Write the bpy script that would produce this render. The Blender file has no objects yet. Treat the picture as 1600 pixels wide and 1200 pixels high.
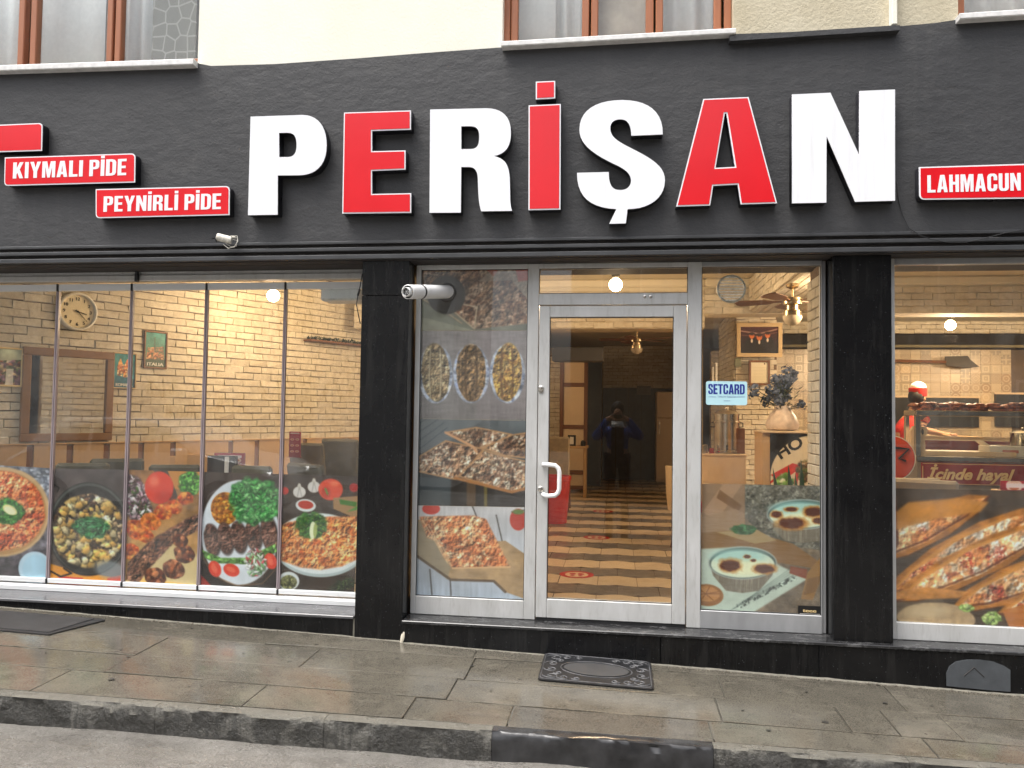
import bpy, math, random
import numpy as np
from mathutils import Vector, Matrix
R = math.radians
rnd = random.Random(7)
scn = bpy.context.scene
col = scn.collection

# ------------------------------------------------------------------ camera
F_PX, YAW, PITCH, ROLL = 1200.0, R(7.758), R(2.2435), R(0.819)
CAM = Vector((0.0, -5.25, 1.43))
fwd = Vector((-math.sin(YAW)*math.cos(PITCH), math.cos(YAW)*math.cos(PITCH), math.sin(PITCH)))
rg0 = Vector((math.cos(YAW), math.sin(YAW), 0))
up0 = rg0.cross(fwd)
rgt = rg0*math.cos(ROLL) + up0*math.sin(ROLL)
upv = up0*math.cos(ROLL) - rg0*math.sin(ROLL)
cam = bpy.data.cameras.new('camera'); co = bpy.data.objects.new('camera', cam); col.objects.link(co)
cam.sensor_fit = 'HORIZONTAL'; cam.sensor_width = 36; cam.lens = 36*F_PX/1600
cam.clip_start = 0.02; cam.clip_end = 500
m = Matrix((rgt, upv, -fwd)).transposed().to_4x4(); m.translation = CAM
co.matrix_world = m
scn.camera = co

# ------------------------------------------------------------------ light
world = bpy.data.worlds.new('World'); scn.world = world; world.use_nodes = True
wn = world.node_tree; bgn = wn.nodes['Background']
sky = wn.nodes.new('ShaderNodeTexSky'); sky.sky_type = 'NISHITA'; sky.sun_disc = False
SUN_EL, SUN_ROT = R(68), R(235)
sky.sun_elevation = SUN_EL; sky.sun_rotation = SUN_ROT
sky.air_density = 1.0; sky.dust_density = 6.0; sky.ozone_density = 1.0
hs = wn.nodes.new('ShaderNodeHueSaturation'); hs.inputs['Saturation'].default_value = 0.35
wn.links.new(sky.outputs[0], hs.inputs['Color']); wn.links.new(hs.outputs[0], bgn.inputs[0])
bgn.inputs[1].default_value = 0.15
sl = bpy.data.lights.new('sun', 'SUN'); sl.energy = 1.3; sl.angle = R(40); sl.color = (1.0, 0.97, 0.92)
so = bpy.data.objects.new('sun', sl); col.objects.link(so)
sd = Vector((math.sin(SUN_ROT)*math.cos(SUN_EL), math.cos(SUN_ROT)*math.cos(SUN_EL), math.sin(SUN_EL)))
so.rotation_euler = sd.to_track_quat('Z', 'Y').to_euler(); so.location = (0, -8, 12)
scn.view_settings.view_transform = 'Standard'; scn.view_settings.look = 'None'
scn.view_settings.gamma = 1; scn.view_settings.use_curve_mapping = False
scn.view_settings.exposure = 1.2
scn.cycles.max_bounces = 10; scn.cycles.diffuse_bounces = 4; scn.cycles.glossy_bounces = 4
scn.cycles.transparent_max_bounces = 24; scn.cycles.transmission_bounces = 6
scn.cycles.sample_clamp_indirect = 6.0

# ------------------------------------------------------------------ placing helpers
def ray(x, y):
    return fwd*F_PX + rgt*(x-800) + upv*(600-y)
def P(x, y, Y=0.0):
    d = ray(x, y); return CAM + d*((Y-CAM.y)/d.y)
def G(x, y, Z=0.0):
    d = ray(x, y); return CAM + d*((Z-CAM.z)/d.z)
def PL(x, y, o, n):
    d = ray(x, y); return CAM + d*((Vector(o)-CAM).dot(n)/d.dot(n))
def proj(p):
    v = Vector(p)-CAM; z = v.dot(fwd)
    return (800+F_PX*v.dot(rgt)/z, 600-F_PX*v.dot(upv)/z, z)
def zg(X, Y):
    return -0.195 - 0.0277*X + 0.02*Y

# ------------------------------------------------------------------ object helpers
def tag(o, label=None, cat=None, group=None, kind=None):
    if label: o['label'] = label
    if cat: o['category'] = cat
    if group: o['group'] = group
    if kind: o['kind'] = kind
    return o
def empty(name, loc=(0, 0, 0), rz=0, label=None, cat=None, group=None, kind=None):
    o = bpy.data.objects.new(name, None); col.objects.link(o)
    o.location = loc; o.rotation_euler = (0, 0, rz); o.empty_display_size = 0.1
    return tag(o, label, cat, group, kind)
def dup(o, parent=None):
    c = o.copy(); col.objects.link(c); c.parent = parent
    for ch in o.children:
        dup(ch, c)
    return c

class MB:
    def __init__(s): s.v = []; s.f = []
    def add(s, vs, fs):
        n = len(s.v); s.v += [tuple(p) for p in vs]; s.f += [tuple(i+n for i in f) for f in fs]; return s
    def box(s, x0, x1, y0, y1, z0, z1, c=0.0):
        if x0 > x1: x0, x1 = x1, x0
        if y0 > y1: y0, y1 = y1, y0
        if z0 > z1: z0, z1 = z1, z0
        if c <= 0:
            vs = [(x, y, z) for x in (x0, x1) for y in (y0, y1) for z in (z0, z1)]
            return s.add(vs, [(0, 1, 3, 2), (4, 6, 7, 5), (0, 4, 5, 1), (2, 3, 7, 6), (0, 2, 6, 4), (1, 5, 7, 3)])
        c = min(c, (x1-x0)*.45, (y1-y0)*.45, (z1-z0)*.45)
        vs = []; idx = {}
        X = (x0, x1); Y = (y0, y1); Z = (z0, z1)
        for i in (0, 1):
            for j in (0, 1):
                for k in (0, 1):
                    a = (1-2*i, 1-2*j, 1-2*k)
                    for ax in range(3):
                        p = [X[i], Y[j], Z[k]]
                        for q in range(3):
                            if q != ax: p[q] += a[q]*c
                        idx[(i, j, k, ax)] = len(vs); vs.append(tuple(p))
        fs = []
        for i in (0, 1): fs.append([idx[(i, j, k, 0)] for j, k in ((0, 0), (1, 0), (1, 1), (0, 1))])
        for j in (0, 1): fs.append([idx[(i, j, k, 1)] for i, k in ((0, 0), (1, 0), (1, 1), (0, 1))])
        for k in (0, 1): fs.append([idx[(i, j, k, 2)] for i, j in ((0, 0), (1, 0), (1, 1), (0, 1))])
        for j in (0, 1):
            for k in (0, 1): fs.append([idx[(0, j, k, 1)], idx[(1, j, k, 1)], idx[(1, j, k, 2)], idx[(0, j, k, 2)]])
        for i in (0, 1):
            for k in (0, 1): fs.append([idx[(i, 0, k, 0)], idx[(i, 1, k, 0)], idx[(i, 1, k, 2)], idx[(i, 0, k, 2)]])
        for i in (0, 1):
            for j in (0, 1): fs.append([idx[(i, j, 0, 0)], idx[(i, j, 1, 0)], idx[(i, j, 1, 1)], idx[(i, j, 0, 1)]])
        for i in (0, 1):
            for j in (0, 1):
                for k in (0, 1): fs.append([idx[(i, j, k, 0)], idx[(i, j, k, 1)], idx[(i, j, k, 2)]])
        return s.add(vs, fs)
    def prism(s, pts, y0, y1):
        """pts: (x, z) outline, extruded in y"""
        n = len(pts)
        vs = [(x, y0, z) for x, z in pts] + [(x, y1, z) for x, z in pts]
        fs = [tuple(range(n)), tuple(range(2*n-1, n-1, -1))] + [(i, (i+1) % n, n+(i+1) % n, n+i) for i in range(n)]
        return s.add(vs, fs)
    def slab(s, pts, z0f, th):
        """pts: (x, y) outline, top z from z0f(x, y)"""
        n = len(pts)
        vs = [(x, y, z0f(x, y)) for x, y in pts] + [(x, y, z0f(x, y)-th) for x, y in pts]
        fs = [tuple(range(n)), tuple(range(2*n-1, n-1, -1))] + [(i, (i+1) % n, n+(i+1) % n, n+i) for i in range(n)]
        return s.add(vs, fs)
    def tube(s, pts, r, n=8, cap=True):
        pts = [Vector(p) for p in pts]; k = len(pts)
        rr = r if isinstance(r, (list, tuple)) else [r]*k
        vs = []; ref = None
        for i, p in enumerate(pts):
            d = (pts[min(i+1, k-1)]-pts[max(i-1, 0)]).normalized()
            if ref is None:
                a = Vector((0, 0, 1)) if abs(d.z) < .9 else Vector((1, 0, 0)); ref = (a - d*a.dot(d)).normalized()
            else:
                ref = (ref - d*ref.dot(d)).normalized()
            b = d.cross(ref)
            for j in range(n):
                t = 2*math.pi*j/n; vs.append(p + (ref*math.cos(t)+b*math.sin(t))*rr[i])
        fs = [(i*n+j, i*n+(j+1) % n, (i+1)*n+(j+1) % n, (i+1)*n+j) for i in range(k-1) for j in range(n)]
        if cap: fs += [tuple(range(n-1, -1, -1)), tuple(range((k-1)*n, k*n))]
        return s.add(vs, fs)
    def lathe(s, prof, c=(0, 0, 0), n=24, axis='z', cap=True):
        vs = []
        for r, h in prof:
            for j in range(n):
                t = 2*math.pi*j/n; a, b = r*math.cos(t), r*math.sin(t)
                p = {'z': (a, b, h), 'y': (a, h, b), 'x': (h, a, b)}[axis]
                vs.append((p[0]+c[0], p[1]+c[1], p[2]+c[2]))
        k = len(prof)
        fs = [(i*n+j, i*n+(j+1) % n, (i+1)*n+(j+1) % n, (i+1)*n+j) for i in range(k-1) for j in range(n)]
        if cap: fs += [tuple(range(n-1, -1, -1)), tuple(range((k-1)*n, k*n))]
        return s.add(vs, fs)
    def ball(s, c, r, sq=(1, 1, 1), n=14, k=9, f=None):
        pr = [(math.sin(math.pi*i/k), -math.cos(math.pi*i/k)) for i in range(k+1)]
        pr[0] = (.02, -1); pr[-1] = (.02, 1)
        vs = []
        for a, h in pr:
            for j in range(n):
                t = 2*math.pi*j/n; p = Vector((a*math.cos(t), a*math.sin(t), h))
                q = f(p) if f else 1
                vs.append((c[0]+p.x*r*sq[0]*q, c[1]+p.y*r*sq[1]*q, c[2]+p.z*r*sq[2]*q))
        fs = [(i*n+j, i*n+(j+1) % n, (i+1)*n+(j+1) % n, (i+1)*n+j) for i in range(k) for j in range(n)]
        fs += [tuple(range(n-1, -1, -1)), tuple(range(k*n, (k+1)*n))]
        return s.add(vs, fs)
    def build(s, name, mat=None, parent=None, smooth=False, angle=None):
        me = bpy.data.meshes.new(name); me.from_pydata(s.v, [], s.f); me.validate()
        import bmesh
        b = bmesh.new(); b.from_mesh(me); bmesh.ops.recalc_face_normals(b, faces=b.faces); b.to_mesh(me); b.free()
        if smooth:
            me.polygons.foreach_set('use_smooth', [True]*len(me.polygons))
            if angle:
                me.set_sharp_from_angle(angle=R(angle))
        o = bpy.data.objects.new(name, me); col.objects.link(o)
        if mat: me.materials.append(mat)
        o.parent = parent
        return o

def mobj(name, me, mat=None, parent=None):
    o = bpy.data.objects.new(name, me); col.objects.link(o); o.parent = parent
    if mat and not me.materials: me.materials.append(mat)
    return o

def bez(path):
    """path of (x,y) and (c1x,c1y,c2x,c2y,x,y) -> dense polyline"""
    out = []
    for p in path:
        if len(p) == 2: out.append(p); continue
        x0, y0 = out[-1]
        for i in range(1, 11):
            t = i/10; a, b, c, d = (1-t)**3, 3*t*(1-t)**2, 3*t*t*(1-t), t**3
            out.append((a*x0+b*p[0]+c*p[2]+d*p[4], a*y0+b*p[1]+c*p[3]+d*p[5]))
    return out
def flat_shape(name, loops, y_front, depth, mat, parent=None):
    """loops of (X, Z): filled (holes cut), front at y_front, going back by depth"""
    cu = bpy.data.curves.new(name, 'CURVE'); cu.dimensions = '2D'; cu.fill_mode = 'BOTH'; cu.extrude = depth/2
    for L in loops:
        sp = cu.splines.new('POLY'); sp.points.add(len(L)-1)
        for i, (x, z) in enumerate(L): sp.points[i].co = (x, z, 0, 1)
        sp.use_cyclic_u = True
    t = bpy.data.objects.new(name, cu); col.objects.link(t)
    dg = bpy.context.evaluated_depsgraph_get(); me = bpy.data.meshes.new_from_object(t.evaluated_get(dg))
    bpy.data.objects.remove(t); bpy.data.curves.remove(cu)
    for v in me.vertices:
        x, z, e = v.co; v.co = (x, y_front+depth/2-e, z)
    me.materials.clear(); me.materials.append(mat)
    o = bpy.data.objects.new(name, me); col.objects.link(o); o.parent = parent
    return o
def inset(loop, d):
    """shrink a polygon (d>0) by mitring; works for outer loops and, with the sign turned, for holes"""
    n = len(loop); A = sum(loop[i][0]*loop[(i+1) % n][1]-loop[(i+1) % n][0]*loop[i][1] for i in range(n))
    sg = 1 if A > 0 else -1; out = []
    for i in range(n):
        p0, p1, p2 = Vector(loop[i-1]), Vector(loop[i]), Vector(loop[(i+1) % n])
        a = (p1-p0).normalized(); b = (p2-p1).normalized()
        na = Vector((-a.y, a.x))*sg; nb = Vector((-b.y, b.x))*sg
        k = (na+nb); k = k/max(.35, (1+na.dot(nb)))
        q = p1+k*d; out.append((q.x, q.y))
    return out
def text(name, body, mat, parent=None, size=1, loc=(0, 0, 0), sx=1.0, shear=0.0, bold=0, off=0.0, depth=0.002, width=None, height=None, rz=0, align='LEFT', spacing=1.0):
    cu = bpy.data.curves.new(name, 'FONT'); cu.body = body; cu.size = 1; cu.shear = shear; cu.offset = off
    cu.align_x = align; cu.resolution_u = 3; cu.space_character = spacing
    t = bpy.data.objects.new(name, cu); col.objects.link(t)
    dg = bpy.context.evaluated_depsgraph_get(); me0 = bpy.data.meshes.new_from_object(t.evaluated_get(dg))
    bpy.data.objects.remove(t); bpy.data.curves.remove(cu)
    co_ = np.empty(len(me0.vertices)*3); me0.vertices.foreach_get('co', co_); co_ = co_.reshape(-1, 3)
    fs = [tuple(p.vertices) for p in me0.polygons]; bpy.data.meshes.remove(me0)
    if len(co_) == 0: return None
    mn, mx = co_.min(0), co_.max(0)
    s = size; sxx = sx*size
    if width: sxx = width/(mx[0]-mn[0])
    if height: s = height/(mx[1]-mn[1])
    x0 = mn[0] if align == 'LEFT' else (mn[0]+mx[0])/2
    co_[:, 0] = (co_[:, 0]-x0)*sxx; co_[:, 1] = (co_[:, 1]-mn[1])*s
    mb = MB(); k = max(1, bold*2+1)
    for i in range(k):
        dx = (i-(k-1)/2)*0.035*sxx
        vs = [(x+dx, -depth-0.0002*i, y) for x, y, _ in co_]
        mb.add(vs, fs)
    o = mb.build(name, mat, parent); o.location = loc; o.rotation_euler = (0, 0, rz)
    return o

# ------------------------------------------------------------------ materials
def srgb(c):
    if isinstance(c, str):
        c = [int(c[i:i+2], 16)/255 for i in (0, 2, 4)]
    return tuple((v/12.92 if v <= .04045 else ((v+.055)/1.055)**2.4) for v in c)
class NT:
    def __init__(s, name):
        s.m = bpy.data.materials.new(name); s.m.use_nodes = True; s.t = s.m.node_tree
        s.b = s.t.nodes['Principled BSDF']; s.tc = None
    def n(s, typ, **kw):
        q = s.t.nodes.new(typ)
        for k, v in kw.items():
            if hasattr(q, k): setattr(q, k, v)
            else: q.inputs[k].default_value = v
        return q
    def l(s, a, b): s.t.links.new(a, b)
    def co(s, scale=(1, 1, 1), src='Object', rot=(0, 0, 0)):
        if s.tc is None: s.tc = s.n('ShaderNodeTexCoord')
        mp = s.n('ShaderNodeMapping'); mp.inputs['Scale'].default_value = scale; mp.inputs['Rotation'].default_value = rot
        s.l(s.tc.outputs[src], mp.inputs[0]); return mp.outputs[0]
    def pos(s, scale=(1, 1, 1)):
        g = s.n('ShaderNodeNewGeometry'); mp = s.n('ShaderNodeMapping'); mp.inputs['Scale'].default_value = scale
        s.l(g.outputs['Position'], mp.inputs[0]); return mp.outputs[0]
    def noise(s, vec, scale, detail=5, rough=.55, dist=0):
        q = s.n('ShaderNodeTexNoise'); q.inputs['Scale'].default_value = scale; q.inputs['Detail'].default_value = detail
        q.inputs['Roughness'].default_value = rough; q.inputs['Distortion'].default_value = dist
        s.l(vec, q.inputs['Vector']); return q.outputs['Fac']
    def ramp(s, f, stops, interp='LINEAR'):
        q = s.n('ShaderNodeValToRGB'); e = q.color_ramp.elements; q.color_ramp.interpolation = interp
        while len(e) < len(stops): e.new(.5)
        for i, (p, c) in enumerate(stops):
            e[i].position = p; e[i].color = (c, c, c, 1) if isinstance(c, (int, float)) else (*c, 1)
        s.l(f, q.inputs[0]); return q.outputs[0]
    def mix(s, f, a, b, typ='MIX'):
        q = s.n('ShaderNodeMix', data_type='RGBA', blend_type=typ)
        for i, v in ((0, f), (6, a), (7, b)):
            if isinstance(v, (int, float)): q.inputs[i].default_value = v
            elif isinstance(v, tuple): q.inputs[i].default_value = (*v, 1)
            else: s.l(v, q.inputs[i])
        return q.outputs[2]
    def math(s, op, a, b=0.0, c=0.0):
        q = s.n('ShaderNodeMath', operation=op)
        for i, v in enumerate((a, b, c)):
            if isinstance(v, (int, float)): q.inputs[i].default_value = v
            else: s.l(v, q.inputs[i])
        return q.outputs[0]
    def bump(s, h, st=.3, d=.01):
        q = s.n('ShaderNodeBump'); q.inputs['Strength'].default_value = st; q.inputs['Distance'].default_value = d
        s.l(h, q.inputs['Height']); s.l(q.outputs[0], s.b.inputs['Normal']); return q
    def set(s, **kw):
        for k, v in kw.items():
            k = k.replace('_', ' ')
            i = s.b.inputs[k]
            if isinstance(v, (int, float)): i.default_value = v
            elif isinstance(v, tuple): i.default_value = (*v, 1)
            else: s.l(v, i)
        return s.m
def simple(name, c, rough=.5, metal=0.0, var=.12, scale=8, bump=0.0, bscale=60, spec=.5, coat=0.0):
    t = NT(name); f = t.noise(t.pos(), scale, 5)
    a = tuple(v*(1-var) for v in c); b = tuple(min(1, v*(1+var)) for v in c)
    c_ = t.mix(t.ramp(f, [(.3, 0.0), (.7, 1.0)]), a, b)
    r_ = t.math('ADD', t.math('MULTIPLY', f, .16), rough-.08)
    if bump: t.bump(t.noise(t.pos(), bscale, 6), bump, .004)
    t.set(Base_Color=c_, Roughness=r_, Metallic=metal, Coat_Weight=coat)
    t.b.inputs['Specular IOR Level'].default_value = spec
    return t.m
M = {}
def mk():
    # dark grey painted stucco
    t = NT('dark_stucco'); p = t.pos()
    big = t.noise(p, .9, 4); fine = t.noise(p, 55, 8, .65)
    streak = t.noise(t.pos((14, 14, .8)), 1.0, 4)
    c = t.mix(t.ramp(big, [(.3, 0.0), (.7, 1.0)]), (.033, .0335, .0355), (.045, .045, .047))
    c = t.mix(t.math('MULTIPLY', t.ramp(streak, [(.55, 0.0), (.8, 1.0)]), .35), c, (.066, .065, .063))
    c = t.mix(t.ramp(t.noise(t.pos((1, 1, 1.7)), 2.6, 9, .75, .6), [(.54, 0.0), (.70, .55)]), c, (.070, .068, .066))
    c = t.mix(t.ramp(t.noise(p, 130, 3, .6), [(.72, 0.0), (.76, .5)]), c, (.16, .155, .15))
    mid = t.noise(t.pos((1, 1, 1.6)), 9, 5, .6)
    h = t.math('ADD', t.math('MULTIPLY', fine, .35), mid)
    t.bump(h, .55, .012)
    t.set(Base_Color=c, Roughness=.62); M['fascia'] = t.m
    M['rib'] = simple('painted_moulding', (.048, .049, .052), .42, var=.2, scale=6, bump=.1)
    M['soffit'] = simple('dark_soffit', (.035, .03, .028), .7, var=.4)
    t = NT('cream_wall'); p = t.pos()
    c = t.mix(t.ramp(t.noise(p, 1.3, 5), [(.35, 0.0), (.7, 1.0)]), (.82, .79, .67), (.88, .86, .76))
    c = t.mix(t.ramp(t.noise(p, 14, 6, .7), [(.68, 0.0), (.74, .6)]), c, (.45, .41, .33))
    t.bump(t.noise(p, 45, 8, .6), .3, .008); t.set(Base_Color=c, Roughness=.85); M['cream'] = t.m
    t = NT('dimmed_cream_wall'); p = t.pos()  # weaker light on the right wall painted as a darker, yellower cream
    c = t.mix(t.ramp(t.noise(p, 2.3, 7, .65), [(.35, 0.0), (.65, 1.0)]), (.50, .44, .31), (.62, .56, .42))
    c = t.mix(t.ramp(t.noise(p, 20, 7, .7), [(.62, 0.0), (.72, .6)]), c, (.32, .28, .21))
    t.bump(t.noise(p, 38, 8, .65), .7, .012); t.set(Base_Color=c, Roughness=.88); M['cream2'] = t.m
    M['marble'] = simple('marble_sill', (.72, .71, .69), .4, var=.15, scale=20, bump=.2, bscale=30)
    # brown window frame
    t = NT('brown_frame'); f = t.noise(t.pos((30, 30, 2)), 1.5, 4)
    t.set(Base_Color=t.mix(f, (.26, .085, .035), (.42, .16, .07)), Roughness=.4); M['brown'] = t.m
    # black granite
    t = NT('black_granite'); p = t.pos()
    v = t.n('ShaderNodeTexVoronoi'); v.inputs['Scale'].default_value = 70; t.l(p, v.inputs['Vector'])
    sp = t.ramp(v.outputs['Distance'], [(.07, 1.0), (.18, 0.0)])
    sel = t.ramp(t.noise(p, 60, 3), [(.56, 0.0), (.62, 1.0)])
    k = t.math('MULTIPLY', sp, sel)
    sm = t.ramp(t.noise(p, 3.5, 5, .6), [(.45, 0.0), (.75, .5)])
    c = t.mix(sm, (.007, .007, .0075), (.016, .016, .0155)); c = t.mix(k, c, (.16, .17, .18)); c = t.mix(t.ramp(t.noise(t.pos((9, 9, .9)), 2, 6, .7), [(.52, 0.0), (.75, .35)]), c, (.05, .048, .045))
    rg = t.ramp(t.noise(p, 5, 5, .6), [(.3, .10), (.7, .22)]); t.b.inputs['Specular IOR Level'].default_value = .3
    t.bump(t.noise(p, 18, 3), .03, .004)
    t.set(Base_Color=c, Roughness=rg); M['granite'] = t.m
    # ledge top: granite with dried dust and cement splashes
    t = NT('granite_ledge'); p = t.pos()
    d = t.ramp(t.noise(t.pos((1, 2, 2)), 7, 9, .75), [(.50, 0.0), (.66, 1.0)])
    c = t.mix(t.math('MULTIPLY', d, .6), (.022, .022, .023), (.16, .16, .16))
    t.set(Base_Color=c, Roughness=t.ramp(d, [(0, .16), (1, .5)])); t.bump(t.noise(p, 40, 5), .2, .003); M['ledge'] = t.m
    M['ledgesheen'] = simple('ledge_painted_sheen', (.10, .10, .105), .22, var=.35, scale=5)  # paler than the granite: white rail's reflection put into the base colour
    M['mortar'] = simple('pale_mortar', (.17, .16, .13), .9, var=.25, scale=25, bump=.4)
    # frames
    t = NT('white_aluminium'); p = t.pos()
    c = t.mix(t.ramp(t.noise(t.pos((3, 3, 1)), 3, 4), [(.35, 0.0), (.7, 1.0)]), (.47, .47, .455), (.55, .55, .54))
    sp = t.ramp(t.noise(p, 70, 6, .8), [(.66, 0.0), (.72, .8)]); c = t.mix(sp, c, (.25, .235, .21))
    c = t.mix(t.ramp(t.noise(t.pos((9, 9, 1.2)), 4, 8, .75), [(.52, 0.0), (.72, .5)]), c, (.30, .29, .265))
    t.set(Base_Color=c, Roughness=t.ramp(t.noise(p, 9, 4), [(.3, .28), (.7, .42)])); M['alu'] = t.m
    t = NT('grey_aluminium'); p = t.pos()
    c = t.mix(t.ramp(t.noise(t.pos((3, 3, 1)), 3, 4), [(.35, 0.0), (.7, 1.0)]), (.33, .335, .34), (.42, .425, .43))
    spz = t.ramp(t.noise(p, 90, 6, .8), [(.68, 0.0), (.72, 1.0)]); c = t.mix(spz, c, (.7, .7, .7))
    t.set(Base_Color=c, Roughness=.38, Metallic=.3); M['alu2'] = t.m
    M['whitealu'] = simple('bright_white_rail', (.74, .75, .75), .3, var=.03)
    M['white'] = simple('white_plastic', (.78, .78, .77), .35, var=.05)
    M['dirtywhite'] = simple('weathered_white_plastic', (.66, .63, .55), .5, var=.3, scale=35)
    M['black'] = simple('black_rubber', (.02, .02, .021), .5, var=.3, scale=20)
    M['seal'] = simple('clear_edge_seal', (.34, .28, .29), .25, var=.12, scale=5)
    t = NT('white_acrylic'); c = t.mix(t.ramp(t.noise(t.pos((18, 18, 1.1)), 1.6, 6, .7), [(.5, 0.0), (.85, .5)]), (.86, .87, .90), (.66, .66, .65)); c = t.mix(t.ramp(t.noise(t.pos(), 60, 4, .7), [(.68, 0.0), (.76, .5)]), c, (.5, .49, .47))
    t.set(Base_Color=c, Roughness=.2); M['signwhite'] = t.m
    M['signred'] = simple('red_acrylic', (.70, .010, .018), .22, var=.06, scale=2)
    M['return'] = simple('black_letter_return', (.012, .012, .016), .3, var=.1)
    # glass
    t = NT('window_glass'); t.t.nodes.remove(t.b)
    out = [q for q in t.t.nodes if q.type == 'OUTPUT_MATERIAL'][0]
    tr = t.n('ShaderNodeBsdfTransparent'); tr.inputs[0].default_value = (.96, .975, .97, 1)
    gl = t.n('ShaderNodeBsdfGlossy'); gl.inputs['Roughness'].default_value = .012
    bp = t.n('ShaderNodeBump'); bp.inputs['Strength'].default_value = .05; bp.inputs['Distance'].default_value = .02
    t.l(t.noise(t.pos(), 1.3, 1), bp.inputs['Height']); t.l(bp.outputs[0], gl.inputs['Normal'])
    gm = t.n('ShaderNodeNewGeometry'); dt = t.n('ShaderNodeVectorMath', operation='DOT_PRODUCT'); t.l(gm.outputs['Normal'], dt.inputs[0]); t.l(gm.outputs['Incoming'], dt.inputs[1])
    cs_ = t.math('SUBTRACT', 1.0, t.math('ABSOLUTE', dt.outputs['Value'])); fr_ = t.math('ADD', t.math('MULTIPLY', t.math('POWER', cs_, 5.0), .94), .05)
    ms = t.n('ShaderNodeMixShader'); t.l(fr_, ms.inputs[0]); t.l(tr.outputs[0], ms.inputs[1]); t.l(gl.outputs[0], ms.inputs[2])
    dd = t.n('ShaderNodeBsdfDiffuse'); dd.inputs[0].default_value = (.75, .74, .70, 1); m2 = t.n('ShaderNodeMixShader')
    du = t.math('ADD', t.math('MULTIPLY', t.ramp(t.noise(t.pos((7, 7, .8)), 1.4, 6, .7), [(.46, 0.0), (.8, 1.0)]), .035), t.math('MULTIPLY', t.ramp(t.noise(t.pos(), 2.2, 7, .75), [(.45, 0.0), (.8, 1.0)]), .05))
    t.l(t.math('ADD', du, .006), m2.inputs[0]); t.l(ms.outputs[0], m2.inputs[1]); t.l(dd.outputs[0], m2.inputs[2])
    t.l(m2.outputs[0], out.inputs[0]); M['glass'] = t.m
    # interior cladding bricks
    t = NT('tinted_door_glass'); t.t.nodes.remove(t.b)
    out = [q for q in t.t.nodes if q.type == 'OUTPUT_MATERIAL'][0]
    tr = t.n('ShaderNodeBsdfTransparent'); tr.inputs[0].default_value = (.88, .88, .87, 1)
    gl = t.n('ShaderNodeBsdfGlossy'); gl.inputs['Roughness'].default_value = .008
    ms = t.n('ShaderNodeMixShader'); ms.inputs[0].default_value = .045; t.l(tr.outputs[0], ms.inputs[1]); t.l(gl.outputs[0], ms.inputs[2])
    t.l(ms.outputs[0], out.inputs[0]); M['doorglass'] = t.m
    def brick(name, c0, c1, c2):
        t = NT(name); oi = t.n('ShaderNodeObjectInfo'); p = t.pos()
        c = t.mix(oi.outputs['Random'], c0, c1)
        c = t.mix(t.ramp(t.noise(p, 16, 7, .75), [(.42, 0.0), (.72, .8)]), c, c2)
        t.bump(t.noise(p, 60, 7, .7), .6, .006); t.set(Base_Color=c, Roughness=.85); return t.m
    M['brick'] = brick('cream_cladding_brick', (.58, .51, .39), (.72, .65, .52), (.44, .36, .25))
    M['joint'] = simple('brown_mortar_joint', (.17, .11, .065), .95, var=.3, scale=30)
    M['brickwork'] = M['brick']
    # floor hexes
    t = NT('cream_hex_tile'); oi = t.n('ShaderNodeObjectInfo'); p = t.pos()
    c = t.mix(oi.outputs['Random'], (.62, .50, .33), (.74, .60, .42)); c = t.mix(t.ramp(t.noise(p, 9, 6, .6), [(.5, 0.0), (.7, .3)]), c, (.42, .29, .18))
    t.set(Base_Color=c, Roughness=.28); M['hexa'] = t.m
    t = NT('brown_marble_hex_tile'); oi = t.n('ShaderNodeObjectInfo'); p = t.pos((1, 2.6, 1))
    c = t.mix(oi.outputs['Random'], (.12, .10, .075), (.19, .16, .125))
    c = t.mix(t.ramp(t.noise(p, 6, 9, .75, 1.2), [(.5, 0.0), (.58, .6), (.66, 0.0)]), c, (.36, .30, .24))
    t.set(Base_Color=c, Roughness=.28); M['hexb'] = t.m
    M['grout'] = simple('dark_grout', (.12, .09, .07), .8)
    M['ceiling'] = simple('cream_ceiling_paint', (.70, .62, .47), .8, var=.03, scale=2)
    M['innerwall'] = simple('tan_plaster', (.50, .38, .25), .9, var=.08)
    M['darkwall'] = simple('dark_blue_panel', (.02, .03, .042), .45, var=.3)
    # patterned wall tiles
    def ptile(name, bg, fg, kind):
        t = NT(name); v = t.co((1, 1, 1), 'Generated')
        sx = t.n('ShaderNodeSeparateXYZ'); t.l(v, sx.inputs[0])
        a = t.math('ABSOLUTE', t.math('SUBTRACT', sx.outputs[0], .5)); b = t.math('ABSOLUTE', t.math('SUBTRACT', sx.outputs[2], .5))
        if kind == 0: f = t.math('ADD', a, b)
        elif kind == 1: f = t.math('SQRT', t.math('ADD', t.math('MULTIPLY', a, a), t.math('MULTIPLY', b, b)))
        elif kind == 2: f = t.math('MAXIMUM', a, b)
        else: f = t.math('MINIMUM', a, b)
        f = t.math('ABSOLUTE', t.math('SINE', t.math('MULTIPLY', f, 11.0 if kind != 3 else 8)))
        f = t.ramp(f, [(.45, 0.0), (.6, 1.0)])
        oi = t.n('ShaderNodeObjectInfo')
        c = t.mix(t.math('MULTIPLY', f, t.math('ADD', t.math('MULTIPLY', oi.outputs['Random'], .6), .15)), bg, fg)
        t.set(Base_Color=c, Roughness=.3); return t.m
    M['pt'] = [ptile('patterned_tile_%s' % n, b, f, k) for n, b, f, k in (
        ('diamond', (.62, .50, .34), (.22, .17, .13), 0), ('ring', (.58, .47, .33), (.30, .20, .12), 1),
        ('square', (.64, .53, .37), (.34, .28, .20), 2), ('cross', (.60, .49, .34), (.25, .22, .19), 3), ('plain', (.66, .54, .38), (.55, .42, .28), 1))]
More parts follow.
